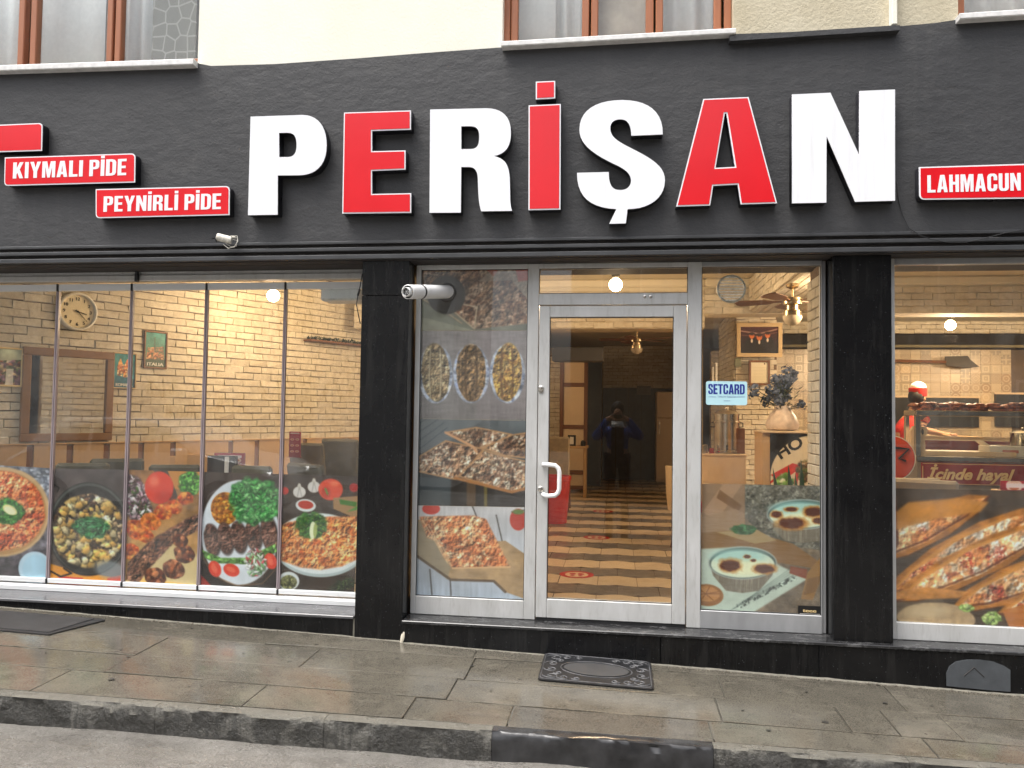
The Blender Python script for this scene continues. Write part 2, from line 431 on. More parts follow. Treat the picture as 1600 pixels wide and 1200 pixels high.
    def wood(name, c0, c1, sc=(2, 2, 14), rough=.5):
        t = NT(name); f = t.noise(t.pos(sc), 3, 6, .6, .4); oi = t.n('ShaderNodeObjectInfo')
        c = t.mix(f, c0, c1); c = t.mix(t.math('MULTIPLY', oi.outputs['Random'], .25), c, c0)
        t.set(Base_Color=c, Roughness=rough); t.bump(f, .1, .002); return t.m
    M['wood'] = wood('light_oak_board', (.42, .26, .12), (.58, .38, .19))
    M['woodv'] = wood('oak_panel_upright', (.42, .26, .12), (.58, .38, .19), (14, 14, 2))
    M['darkwood'] = wood('red_brown_wood', (.13, .05, .02), (.22, .09, .035), (14, 14, 2))
    M['framewood'] = wood('golden_brown_frame', (.18, .085, .03), (.28, .14, .05))
    M['paleframe'] = wood('pale_wood_frame', (.50, .36, .19), (.62, .46, .26))
    M['olive'] = simple('olive_upholstery', (.10, .085, .045), .75, var=.2, scale=14)
    M['beige'] = simple('beige_upholstery', (.38, .31, .21), .75, var=.15, scale=14)
    M['mirror'] = simple('mirror_glass', (.85, .85, .85), .03, metal=1.0, var=.01)
    M['steel'] = simple('brushed_steel', (.58, .55, .5), .22, metal=1.0, var=.1, scale=4)
    M['brass'] = simple('brass', (.46, .36, .22), .28, metal=1.0, var=.1)
    M['red'] = simple('red_plastic', (.50, .02, .012), .35, var=.1)
    M['darkred'] = simple('dark_red_panel', (.26, .015, .012), .4, var=.08)
    M['gold'] = simple('cream_gold_letter', (.78, .58, .28), .5, var=.04)
    M['creamlam'] = simple('cream_laminate', (.70, .54, .36), .45, var=.03)
    M['curtain'] = simple('white_curtain_cloth', (.86, .86, .86), .9, var=.04, scale=30)
    M['blk'] = simple('black_board', (.012, .012, .012), .35)
    M['paper'] = simple('white_paper', (.78, .76, .70), .7, var=.04)
    M['navy'] = simple('navy_print', (.012, .03, .28), .5)
    M['skyblue'] = simple('pale_blue_print', (.52, .80, .86), .35, var=.02)
    M['skin'] = simple('skin', (.46, .25, .15), .55, var=.08)
    M['hair'] = simple('dark_hair', (.02, .014, .01), .6, var=.3, scale=60)
    M['redcloth'] = simple('red_cloth', (.50, .02, .012), .85, var=.15, scale=14)
    M['bluecloth'] = simple('blue_jacket_cloth', (.02, .06, .28), .7, var=.2)
    M['darkcloth'] = simple('dark_maroon_cloth', (.03, .008, .01), .9, var=.2)
    M['whitecloth'] = simple('white_cloth', (.72, .70, .64), .85, var=.05)
    # matte rubber mats
    M['mat'] = simple('grey_ribbed_mat', (.055, .053, .053), .6, var=.25, scale=9, bump=.3, bscale=90)
    M['rubber'] = simple('worn_black_rubber', (.018, .0185, .02), .38, var=.4, scale=14, bump=.15)
    M['rubberedge'] = simple('scuffed_rubber_relief', (.10, .10, .105), .45, var=.5, scale=30)
    M['patch'] = simple('grey_cement_patch', (.06, .066, .072), .75, var=.2, scale=12, bump=.3)
    # wet paving
    def pave(name, c0, c1, wetlo, wethi):
        t = NT(name); oi = t.n('ShaderNodeObjectInfo'); p = t.pos()
        c = t.mix(oi.outputs['Random'], c0, c1)
        c = t.mix(t.ramp(t.noise(p, 3.2, 7, .65), [(.35, 0.0), (.7, .7)]), c, tuple(v*.62 for v in c0))
        c = t.mix(t.ramp(t.noise(p, 60, 6, .8), [(.55, 0.0), (.75, .5)]), c, tuple(min(1, v*1.5) for v in c1))
        c = t.mix(t.ramp(t.noise(t.pos((1, 1.5, 1)), 1.1, 9, .72, .8), [(.44, 0.0), (.64, .75)]), c, tuple(v*.48 for v in c0))
        c = t.mix(t.ramp(t.noise(t.pos((1, 2, 1)), 5.5, 9, .8, .4), [(.56, 0.0), (.66, .55)]), c, tuple(min(1, v*1.35) for v in c1))
        v = t.n('ShaderNodeTexVoronoi'); v.inputs['Scale'].default_value = 3.1; v.inputs['Randomness'].default_value = 1; t.l(p, v.inputs['Vector'])
        c = t.mix(t.ramp(v.outputs['Distance'], [(.035, .9), (.05, 0.0)]), c, (.03, .026, .02))
        c = t.mix(t.ramp(t.noise(p, 150, 4, .8), [(.46, 0.0), (.64, .35)]), c, (.26, .245, .21)); c = t.mix(t.ramp(t.noise(p, 95, 5, .8), [(.5, 0.0), (.66, .5)]), c, (.045, .04, .032))
        w = t.noise(t.pos((.8, 2.2, 1)), 1.6, 5, .6)
        r = t.ramp(w, [(.46, wetlo), (.66, wethi)])
        t.bump(t.math('ADD', t.noise(p, 7, 5, .6), t.math('MULTIPLY', t.noise(p, 110, 6, .75), .16)), .13, .012)
        t.set(Base_Color=c, Roughness=r); t.b.inputs['Specular IOR Level'].default_value = .7; return t.m
    M['pave'] = pave('wet_paving_slab', (.092, .083, .065), (.136, .123, .098), .03, .25)
    M['pavedark'] = pave('dark_wet_paving_slab', (.085, .076, .062), (.095, .085, .07), .07, .3)
    M['joint_pave'] = simple('pavement_mortar', (.085, .08, .066), .6, var=.6, scale=2.2, bump=.3)
    # kerb
    t = NT('worn_kerb_stone'); p = t.pos()
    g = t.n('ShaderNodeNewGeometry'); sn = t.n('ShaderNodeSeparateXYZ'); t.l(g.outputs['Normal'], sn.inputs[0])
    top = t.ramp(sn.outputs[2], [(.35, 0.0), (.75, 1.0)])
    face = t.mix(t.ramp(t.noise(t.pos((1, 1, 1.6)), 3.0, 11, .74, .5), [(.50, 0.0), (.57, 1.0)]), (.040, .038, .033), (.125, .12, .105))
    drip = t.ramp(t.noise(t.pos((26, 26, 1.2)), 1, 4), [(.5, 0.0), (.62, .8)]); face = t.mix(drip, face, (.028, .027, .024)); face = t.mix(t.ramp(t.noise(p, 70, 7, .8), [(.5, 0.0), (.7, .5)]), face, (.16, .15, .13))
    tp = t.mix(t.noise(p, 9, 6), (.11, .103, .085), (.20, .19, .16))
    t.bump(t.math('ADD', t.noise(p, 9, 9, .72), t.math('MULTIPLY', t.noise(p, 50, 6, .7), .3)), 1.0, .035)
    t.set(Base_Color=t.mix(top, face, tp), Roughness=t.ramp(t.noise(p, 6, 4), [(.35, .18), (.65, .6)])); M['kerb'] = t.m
    M['kerbdark'] = simple('blackened_wet_kerb', (.028, .028, .029), .16, var=.5, scale=9, bump=.6, bscale=16)
    # road
    t = NT('wet_worn_road'); p = t.pos()
    c = t.mix(t.ramp(t.noise(p, 2.2, 8, .7), [(.35, 0.0), (.68, 1.0)]), (.07, .064, .055), (.19, .178, .16))
    c = t.mix(t.ramp(t.noise(p, 45, 8, .75), [(.5, 0.0), (.7, .5)]), c, (.07, .06, .05))
    c = t.mix(t.ramp(t.noise(p, 120, 5, .8), [(.45, 0.0), (.62, .5)]), c, (.30, .29, .27)); c = t.mix(t.ramp(t.noise(t.pos(), 85, 5, .8), [(.52, 0.0), (.66, .6)]), c, (.04, .036, .03))
    t.bump(t.math('ADD', t.noise(p, 4, 7, .65), t.math('MULTIPLY', t.noise(p, 60, 6, .7), .3)), .8, .03)
    t.set(Base_Color=c, Roughness=t.ramp(t.noise(t.pos((1, 2, 1)), 2.6, 5, .6), [(.38, .12), (.6, .5)])); M['road'] = t.m
    M['plaster'] = simple('pale_street_plaster', (.80, .79, .76), .9, var=.12, scale=1.5, bump=.2)
    M['plaster3'] = simple('grey_street_plaster', (.12, .115, .11), .9, var=.12)
    M['plaster2'] = simple('ochre_street_plaster', (.26, .2, .14), .9, var=.12, scale=1.5)
    M['darkglass'] = simple('dark_window_glass', (.02, .025, .03), .08, var=.1)
    M['carpaint'] = simple('white_car_paint', (.72, .72, .72), .2, var=.02, coat=.5)
    M['spray'] = simple('black_spray_paint', (.02, .02, .025), .7)
    M['leaf'] = simple('dull_green_leaf', (.035, .06, .025), .6, var=.4, scale=30)
    M['blueflower'] = simple('blue_artificial_flower', (.10, .13, .21), .8, var=.4, scale=30)
    M['bread'] = simple('baked_meat_bread', (.30, .10, .045), .6, var=.5, scale=30, bump=.5, bscale=60)
    t = NT('lit_bulb'); t.set(Base_Color=(1.0, .9, .7), Emission_Color=(1.0, .72, .36), Emission_Strength=26.0); M['bulb'] = t.m
    t = NT('grey_patterned_blind'); p = t.co((9.5, 1, 8.5))
    v = t.n('ShaderNodeTexVoronoi'); v.feature = 'DISTANCE_TO_EDGE'; v.inputs['Scale'].default_value = 1.0; v.inputs['Randomness'].default_value = .45; t.l(p, v.inputs['Vector'])
    ln = t.ramp(v.outputs['Distance'], [(.03, 1.0), (.07, 0.0)])
    t.set(Base_Color=t.mix(t.math('MULTIPLY', ln, .5), (.17, .16, .14), (.50, .49, .45)), Roughness=.8); M['blind'] = t.m
mk()
def print_mat(name, rough=.4):
    t = NT(name); a = t.n('ShaderNodeVertexColor'); a.layer_name = 'print'
    t.set(Base_Color=a.outputs['Color'], Roughness=rough); return t.m
M['print'] = print_mat('printed_film')
# ------------------------------------------------------------------ ground
def clip_line(a, s): return lambda X: a+s*X
rows = [clip_line(-0.008, 0), clip_line(-0.165, .054), clip_line(-.56, .045), clip_line(-.895, .033), clip_line(-1.165, .055)]
joints = [[-6.2, -5.1, -4.0, -2.32, -.92, .49, 1.66, 2.9, 4.1], [-5.3, -4.1, -3.0, -1.935, -.90, .655, 1.68, 2.75, 3.9],
          [-5.9, -4.4, -3.0, -.94, .59, 1.27, 1.52, 1.84, 2.9, 4.1], [-6.0, -4.6, -3.2, -1.99, -1.11, -.555, .515, 1.622, 2.7, 3.9]]
pav = MB().slab([(-14, 0.3), (-14, -1.95+.06), (14, -1.1+.77-.1), (14, .3)], lambda x, y: zg(x, y)-.012, .5)
ground = MB().slab([(-60, .4), (-60, -40), (60, -40), (60, .4)], lambda x, y: zg(max(-14, min(14, x)), -1.25)-.55, .2).build('ground', M['joint_pave']); tag(ground, kind='structure')
sidewalk = MB().slab([(-14, .3), (-14, rows[4](-14)+.05), (14, rows[4](14)+.05), (14, .3)], lambda x, y: zg(x, y)-.010, .45).build('pavement', M['joint_pave']); tag(sidewalk, kind='structure')
from mathutils import noise as mnoise
for k in range(4):
    js = joints[k]; lo, hi = rows[k], rows[k+1]; g = .0032
    xs = [-14+1.13*i for i in range(7)] + js + [js[-1]+1.15*i for i in range(1, 9)]
    for a, b in zip(xs[:-1], xs[1:]):
        if b-a < .2: continue
        pts = [(a+g, lo(a)-g), (a+g, hi(a)+g), (b-g, hi(b)+g), (b-g, lo(b)-g)]
        dz = rnd.uniform(-.004, .003); tx = rnd.uniform(-.0025, .0025)
        dark = (k == 3 and abs(a+.555) < .01)
        cx = (a+b)/2
        # bevelled slab: rim a little lower than the top
        mb = MB(); zf = lambda x, y: zg(x, y)+dz+tx*(x-cx)
        if -5 < cx < 4:
            q = []
            for i in range(4):
                (xa, ya), (xb, yb) = pts[i], pts[(i+1) % 4]; ns = max(3, int(math.hypot(xb-xa, yb-ya)/.05))
                for s_ in range(ns):
                    t_ = s_/ns; j_ = .0035*mnoise.noise(Vector(((xa+(xb-xa)*t_)*14, (ya+(yb-ya)*t_)*14, cx)))
                    if mnoise.noise(Vector(((xa+(xb-xa)*t_)*5, (ya+(yb-ya)*t_)*5, 7+cx))) > .45: j_ -= .007
                    q.append((xa+(xb-xa)*t_+j_*(-1 if xa+(xb-xa)*t_ > cx else 1)*0, ya+(yb-ya)*t_-(j_ if ya+(yb-ya)*t_ > (lo(cx)+hi(cx))/2 else -j_)))
            pts = q
        n = len(pts); inn = [(x+(cx-x)/abs(cx-x+1e-9)*.006, y+((lo(cx)+hi(cx))/2-y)/abs((lo(cx)+hi(cx))/2-y+1e-9)*.006) for x, y in pts]
        vs = [(x, y, zf(x, y)) for x, y in inn]+[(x, y, zf(x, y)-.0018) for x, y in pts]+[(x, y, zf(x, y)-.04) for x, y in pts]
        fs = [tuple(range(n))]+[(i, (i+1) % n, n+(i+1) % n, n+i) for i in range(n)]+[(n+i, n+(i+1) % n, 2*n+(i+1) % n, 2*n+i) for i in range(n)]
        o = mb.add(vs, fs).build('paving_slab', M['pavedark'] if dark else M['pave'], sidewalk)
        if dark: o['label'] = 'darker wet slab with rusty speckled stain at the kerb'
kx = [-14+1.1*i for i in range(8)]+[-5.4, -4.3, -3.35, -2.42, -1.5, -.62, .50, 1.45, 2.5, 3.6, 4.7, 5.8, 7.0, 8.2, 9.5, 11, 12.5, 14]
kx = sorted(set(kx)); ke = clip_line(-1.245, .058)
import bmesh
from mathutils import noise as mnoise
for a, b in zip(kx[:-1], kx[1:]):
    if b-a < .3: continue
    # subdivided kerb stone with a worn, rounded arris
    mb = MB(); nx = 44; prof = []
    for i in range(nx+1):
        x = a+.0012+(b-a-.0024)*i/nx; yi = rows[4](x)-.004; yo = ke(x); ch = []
        for j, (dy, dzz) in enumerate([(0, -.045), (0, -.002), (.4, 0), (.8, -.001), (.93, -.006), (1.0, -.02), (1.05, -.05), (1.07, -.09), (1.08, -.14), (1.09, -.3)]):
            y = yi+(yo-yi)*dy
            q = (mnoise.noise(Vector((x*5, j*1.1, 3.3)))*.014+mnoise.noise(Vector((x*19, j*2.3, 8)))*.009)*(1 if j > 3 else .22)+(.018 if j in (4, 5, 6) and mnoise.noise(Vector((x*4.1, 2, 2))) > .38 else 0)
            ch.append((x, y-q, zg(x, yi)+dzz+(q*.4 if j > 3 else 0)))
        prof += ch
    k = 10; fs = [(i*k+j, i*k+j+1, (i+1)*k+j+1, (i+1)*k+j) for i in range(nx) for j in range(k-1)]
    fs += [tuple(range(k)), tuple(range(nx*k+k-1, nx*k-1, -1))]
    mb.add(prof, fs).build('kerb_stone', M['kerbdark'] if abs(a+.62) < .01 else M['kerb'], sidewalk, smooth=True, angle=40)
# road: gently uneven sheet
rv = []; rf = []; NX, NY = 150, 60
for i in range(NX+1):
    for j in range(NY+1):
        x = -14+28*i/NX; t = (j/NY)**1.8; y = ke(x)+.03-t*9.2
        z = zg(x, -1.27)-.135+.018*mnoise.noise(Vector((x*1.6, y*1.6, 0)))+.008*mnoise.noise(Vector((x*6, y*6, 4)))-.012*math.exp(-(ke(x)-y)*5)
        rv.append((x, y, z))
rf = [(i*(NY+1)+j, i*(NY+1)+j+1, (i+1)*(NY+1)+j+1, (i+1)*(NY+1)+j) for i in range(NX) for j in range(NY)]
road = MB().add(rv, rf).build('road', M['road'], smooth=True); tag(road, kind='structure')

# ------------------------------------------------------------------ the shop building (shell)
B = empty('shop_building', (0, 0, 0), 0, 'restaurant ground floor with dark grey fascia, black granite pillars and cream upper wall', 'building')
YF = -.035
# fascia outline traced on its own plane
tp = [(0, 106), (150, 101), (300, 97), (330, 103), (430, 100), (560, 91), (660, 83), (783, 74), (950, 60), (1148, 53), (1260, 49), (1404, 41), (1460, 36), (1500, 30), (1600, 22)]
top = [P(x, y, YF) for x, y in tp]; ZR = 2.645
outl = [(-7.5, ZR), (8.6, ZR), (8.6, top[-1].z)] + [(p.x, p.z) for p in reversed(top)] + [(-7.5, top[0].z)]
MB().prism(outl, YF, .15).build('fascia', M['fascia'], B)
for k, (z0, z1, y) in enumerate([(2.618, 2.640, -.06), (2.567, 2.593, -.066), (2.508, 2.540, -.072)]):
    MB().box(-7.5, 8.6, y, .1, z0, z1, .004).build('moulding_rib', M['rib'], B)
MB().box(-7.5, 8.6, -.03, .08, 2.502, 2.6448).build('moulding_back', M['soffit'], B)
MB().box(-7.5, 8.6, .082, .6, 2.50, 3.2).build('lintel', M['soffit'], B)
# thin dark coping between the two right-hand windows
a, b = P(1140, 57, -.09), P(1406, 40, -.09)
MB().prism([(a.x, a.z-.03), (b.x, b.z-.03), (b.x, b.z+.004), (a.x, a.z+.004)], -.09, YF-.001).build('coping', M['fascia'], B)
# cream wall and its openings
Yw = 0.0
zb = min(p.z for p in top)-.05
def X_(px, y, Y): return P(px, y, Y).x
w1r = X_(310, 60, Yw); w2l, w2r = X_(785, 40, Yw), X_(1146, 30, Yw); w3l = X_(1497, 15, Yw)
sz1, sz2, sz3 = P(150, 96, Yw).z, P(970, 56, Yw).z, P(1550, 22, Yw).z
H = 1.5
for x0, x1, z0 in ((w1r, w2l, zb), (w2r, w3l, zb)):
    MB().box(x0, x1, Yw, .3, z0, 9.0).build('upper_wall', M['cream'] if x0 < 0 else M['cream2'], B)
for x0, x1, zs in ((-7.5, w1r, sz1), (w2l, w2r, sz2), (w3l, 8.6, sz3)):
    MB().box(x0, x1, Yw, .3, zs+H, 9.0).build('upper_wall', M['cream'], B)
    MB().box(x0, x1, Yw+.155, .3, zb-.1, zs-.02).build('upper_wall', M['cream'], B)
MB().box(-7.5, 8.6, 1.6, 1.7, 3.2, 9).build('room_wall', M['innerwall'], B)
MB().box(-7.5, 8.6, .3, 1.6, 3.08, 3.18).build('upper_floor', M['innerwall'], B)
MB().box(-7.5, 8.6, -.1, 13, 9.0, 9.2).build('roof', M['cream'], B)
def sill(pts, th, proj_, lab=None):
    """sill: top-front edge traced through photo points"""
    q = [P(x, y, -proj_) for x, y in pts]
    x0, x1 = q[0].x, q[-1].x; z0, z1 = q[0].z, q[-1].z
    mb = MB(); c = .006
    vs = []
    for x, z in ((x0, z0), (x1, z1)):
        vs += [(x, .12, z), (x, -proj_+c, z), (x, -proj_, z-c), (x, -proj_, z-th+c), (x, -proj_+c, z-th), (x, .12, z-th)]
    fs = [(i, i+1, 7+i, 6+i) for i in range(5)]+[(5, 0, 6, 11), (0, 1, 2, 3, 4, 5), (11, 10, 9, 8, 7, 6)]
    return mb.add(vs, fs).build('window_sill', M['marble'], B)
sill([(-600, 122), (302, 91)], .045, .10); sill([(783, 64), (1150, 43)], .038, .10); sill([(1500, 20), (2300, -30)], .04, .10)
def upframe(px, y, w, Yf=.10, zs=0, ztop=0, name='window_frame'):
    x = X_(px, y, Yf); MB().box(x-w/2, x+w/2, Yf, Yf+.06, zs, ztop, .006).build(name, M['brown'], B)
def opening(x0, x1, zs, mulls, lab):
    zt = zs+H; Yf = .09
    w = MB().box(x0+.001, x1-.001, Yf, Yf+.06, zs-.02, zs+.03, .005).build('upper_window', M['brown'], B); w['label'] = lab
    MB().box(x0+.001, x1-.001, Yf, Yf+.06, zt-.06, zt, .005).build('head_rail', M['brown'], w)
    for px, wd in mulls:
        x = X_(px, 40, Yf); MB().box(x-wd/2, x+wd/2, Yf-.012, Yf+.05, zs-.015, zt, .006).build('mullion', M['brown'], w)
    ed = [x0+.002]+[X_(px, 40, Yf) for px, wd in mulls if x0+.05 < X_(px, 40, Yf) < x1-.05]+[x1-.002]
    for xa, xb in zip(ed[:-1], ed[1:]):
        if xb-xa > .12: MB().box(xa, xb-.001, Yf+.02, Yf+.026, zs+.03, zt-.06).build('pane', M['glass'], w)
    return w
opening(-7.5, w1r, sz1, [(-330, .09), (-130, .07), (35, .055), (54, .055), (173, .05), (186, .05)], 'upper window with brown frame, net curtain and grey patterned blind')
opening(w2l, w2r, sz2, [(791, .06), (804, .05), (915, .05), (929, .05), (1015, .055), (1030, .05), (1121, .05), (1137, .05)], 'wide upper window above the shop name')
opening(w3l, 8.6, sz3, [(1500, .05), (1680, .08), (1860, .08)], 'upper window cut by the right edge of the photo')

# ------------------------------------------------------------------ granite base and pillars
GRZ = -.75
LX0 = P(552, 960, 0).x
p1l, p1r = P(560, 700, -.02).x, P(634, 700, -.02).x
p2l, p2r = P(1302, 700, 0).x, P(1394.5, 700, 0).x
# left plinth in slabs, then one run from pillar to the right end; a granite ledge on top
for a, b in ((-7.5, -5.3), (-5.297, -3.58), (-3.577, p1l-.018)):
    MB().box(a, b, -.004, .42, GRZ, -.022, .003).build('granite_plinth', M['granite'], B)
for a, b in ((p1r+.004, .30), (.303, 1.30), (1.303, 3.1), (3.103, 8.6)):
    MB().box(a, b, -.045, .42, GRZ, -.022, .003).build('granite_plinth', M['granite'], B)
MB().box(-7.5, p1l-.01, -.012, .42, -.0215, 0, .004).build('granite_ledge', M['ledgesheen'], B)
MB().box(p1r+.003, 8.6, -.055, .42, -.0215, 0, .004).build('granite_ledge', M['ledge'], B)
MB().box(p1l-.018, p1l-.001, -.001, .05, GRZ, -.02).build('mortar_joint', M['mortar'], B)
zj = P(600, 462, 0).z
for z0, z1 in ((GRZ, zj-.002), (zj+.002, 2.502)):
    MB().box(p1l, p1r, -.02, .46, z0, z1, .003).build('granite_pillar', M['granite'], B)
MB().box(p2l, p2r, 0.002, .46, .0005, 2.502, .003).build('granite_pillar', M['granite'], B)

# grit and dirt gathered along the wall foot
gm_ = MB(); rg_ = random.Random(12)
for k in range(2600):
    x = rg_.uniform(-4.9, 3.2); y = -.012-.045*(x > p1r)-abs(rg_.gauss(0, .012)); r_ = rg_.uniform(.0012, .0045)*(2 if rg_.random() < .04 else 1); z = zg(x, y)+r_*.4
    gm_.add([(x-r_, y, z), (x, y-r_, z+r_*.3), (x+r_*.9, y+r_*.2, z), (x, y+r_, z), (x, y, z+r_), (x, y, z-r_)], [(0, 1, 4), (1, 2, 4), (2, 3, 4), (3, 0, 4), (1, 0, 5), (2, 1, 5), (3, 2, 5), (0, 3, 5)])
gt = gm_.build('grit', simple('mixed_grit', (.16, .14, .11), .9, var=.6, scale=60)); tag(gt, kind='stuff')
fillet = MB(); n = 160; vs = []
for i in range(n+1):
    x = -5+8.4*i/n; yf_ = -.004-.042*(x > p1r)-.0; w_ = .012+.012*abs(mnoise.noise(Vector((x*5, 1, 0))))+.006*mnoise.noise(Vector((x*23, 1, 0))); h_ = .006+.008*abs(mnoise.noise(Vector((x*7, 5, 0))))
    if p1l-.01 < x < p1r+.01: yf_ = -.02
    vs += [(x, yf_+.002, zg(x, yf_)+h_), (x, yf_-w_*.6, zg(x, yf_)+h_*.4), (x, yf_-w_, zg(x, yf_)-.004)]
fillet.add(vs, [(3*i+j, 3*i+j+1, 3*i+4+j, 3*i+3+j) for i in range(n) for j in range(2)]).build('mortar_fillet', M['mortar'], sidewalk, smooth=True)

# ------------------------------------------------------------------ folding glass front (left)
YG = .30
ft = MB(); zt0 = P(200, 427, YG).z; zt1 = P(200, 440.5, YG).z
ft.box(-7.5, p1l-.002, YG-.03, YG+.05, zt1+.045, zt0+.01, .004); ft.box(-7.5, p1l-.002, YG-.045, YG+.05, zt1, zt1+.045, .004)
ft.build('fixed_top_track', M['alu'], B)
MB().box(-7.5, p1l-.002, YG-.03, YG+.06, zt0+.011, 2.499).build('track_packing', M['soffit'], B)
zb0 = P(250, 921, YG).z
fb = MB(); fb.box(-7.5, p1l-.002, YG-.05, YG+.06, .0005, zb0-.008, .003); fb.box(-7.5, p1l-.002, YG-.035, YG+.05, zb0-.0078, zb0, .003); fb.build('fixed_bottom_track', M['whitealu'], B)
edges = [P(-215, 680, YG).x, P(-80, 680, YG).x, P(83, 680, YG).x, P(199.5, 680, YG).x, P(317, 680, YG).x, P(441, 680, YG).x, P(566, 680, YG).x]
edges = [-7.4, -6.4]+edges
zr_t0, zr_t1 = P(200, 454, YG).z, P(200, 443.5, YG).z
zr_b0, zr_b1 = P(250, 918.5, YG).z, P(250, 911.5, YG).z
for a, b in zip(edges[:-1], edges[1:]):
    pane = MB().box(a+.006, b-.006, YG+.002, YG+.010, zr_b1-.01, zr_t0+.01).build('folding_glass_panel', M['glass'], B)
    MB().box(a+.006, b-.006, YG-.012, YG+.026, zr_t0, zr_t1, .004).build('top_rail', M['whitealu'], pane)
    r = MB(); r.box(a+.006, b-.006, YG-.014, YG+.026, zr_b0, zr_b1, .003); r.build('bottom_rail', M['whitealu'], pane)
    if b < p1l-.05:
        s = MB(); s.box(b-.013, b-.002, YG-.008, YG+.018, zr_b1, zr_t0); s.box(b+.002, b+.011, YG-.006, YG+.018, zr_b1, zr_t0); s.build('edge_seal', M['seal'], pane)
        MB().box(b-.0055, b+.0055, YG-.02, YG+.02, zr_t0-.004, zr_t1, .001).build('hinge', M['black'], pane)
        MB().box(b-.0055, b+.0055, YG-.022, YG+.02, zr_b0-.004, zr_b1, .001).build('hinge', M['black'], pane)

# ------------------------------------------------------------------ entrance: fixed panes, door leaf, sidelight
YE = .13
def xe(px, y=700): return P(px, y, YE).x
def ze(py, px=963): return P(px, py, YE).z
e_jl0, e_jl1 = p1r+.012, xe(653)
e_m10, e_m11 = xe(821.5), xe(839)
e_dl0, e_dl1 = xe(840.2), xe(857)
e_dr0, e_dr1 = xe(1051.5), xe(1072)
e_m20, e_m21 = xe(1073.5), xe(1095.5)
e_r0, e_r1 = xe(1283.5), p2l-.006
z_top = 2.498; z_g = P(750, 420.5, YE).z
z_tr0, z_tr1 = ze(476), ze(458); z_dt0, z_dt1 = ze(495.5), ze(477.8)
z_db0, z_db1 = ze(970.5), ze(940.5)
z_lb0, z_lb1 = .001, P(740, 935, YE).z; z_rb1 = P(1190, 958, YE).z
fr = M['alu']
def bar(x0, x1, z0, z1, name='door_frame', y0=YE, y1=YE+.06, mat=None, par=None, c=.004):
    return MB().box(x0, x1, y0, y1, z0, z1, c).build(name, mat or fr, par or B)
bar(e_jl0, e_jl1, .001, z_top); bar(e_m10, e_m11, .001, z_top); bar(e_m20, e_m21, .001, z_top); bar(e_r0, e_r1-.03, .001, z_top, mat=M['alu2'])
bar(e_r1-.028, e_r1, .001, z_top, y0=YE+.02, mat=M['alu2'])
bar(e_jl1, e_m10, z_g, z_top); bar(e_m11, e_m20, z_g, z_top); bar(e_m21, e_r0, z_g, z_top, mat=M['alu2'])
bar(e_m11, e_m20, z_tr0, z_tr1); bar(e_jl1, e_m10, z_lb0, z_lb1); bar(e_m21, e_r0, z_lb0, z_rb1, mat=M['alu2'])
for a, b, z0, z1 in ((e_jl1, e_m10, z_lb1, z_g), (e_m11, e_m20, z_tr1, z_g), (e_m21, e_r0, z_rb1, z_g)):
    MB().box(a-.004, b+.004, YE+.03, YE+.036, z0-.004, z1+.004).build('fixed_pane', M['glass'], B)
def gasket(a, b, z0, z1, y, par=None):
    g_ = MB(); w_ = .005
    g_.add([(a, y, z0), (b, y, z0), (b, y, z1), (a, y, z1), (a+w_, y, z0+w_), (b-w_, y, z0+w_), (b-w_, y, z1-w_), (a+w_, y, z1-w_)]+[(a, y+.004, z0), (b, y+.004, z0), (b, y+.004, z1), (a, y+.004, z1), (a+w_, y+.004, z0+w_), (b-w_, y+.004, z0+w_), (b-w_, y+.004, z1-w_), (a+w_, y+.004, z1-w_)],
        [f for i in range(4) for f in ((i, (i+1) % 4, 4+(i+1) % 4, 4+i), (4+i, 4+(i+1) % 4, 12+(i+1) % 4, 12+i))])
    return g_.build('gasket', M['black'], par or B)
for a, b, z0, z1 in ((e_jl1, e_m10, z_lb1, z_g), (e_m11, e_m20, z_tr1, z_g), (e_m21, e_r0, z_rb1, z_g)): gasket(a, b, z0, z1, YE+.012)
for px in (1007.5, 1016.5):
    q = P(px, 463.5, YE); MB().lathe([(.004, -.006), (.011, -.004), (.012, .001)], (q.x, YE, q.z), 12, 'y').build('bolt_head', M['steel'], B)
door = MB().box(e_dl1-.005, e_dr0+.005, YE+.028, YE+.034, z_db1-.005, z_dt0+.005).build('entrance_door', M['doorglass'], B)
bar(e_dl0, e_dl1, z_db0, z_dt1, 'door_stile', y0=YE-.006, par=door); bar(e_dr0, e_dr1, z_db0, z_dt1, 'door_stile', y0=YE-.006, par=door)
bar(e_dl1+.0005, e_dr0-.0005, z_dt0, z_dt1, 'door_rail', y0=YE-.006, par=door); bar(e_dl1+.0005, e_dr0-.0005, z_db0, z_db1, 'door_rail', y0=YE-.006, par=door)
MB().box(e_dl0, e_dr1, YE, YE+.05, .001, z_db0-.004).build('threshold', M['black'], B)
gasket(e_dl1, e_dr0, z_db1, z_dt0, YE+.008, door)
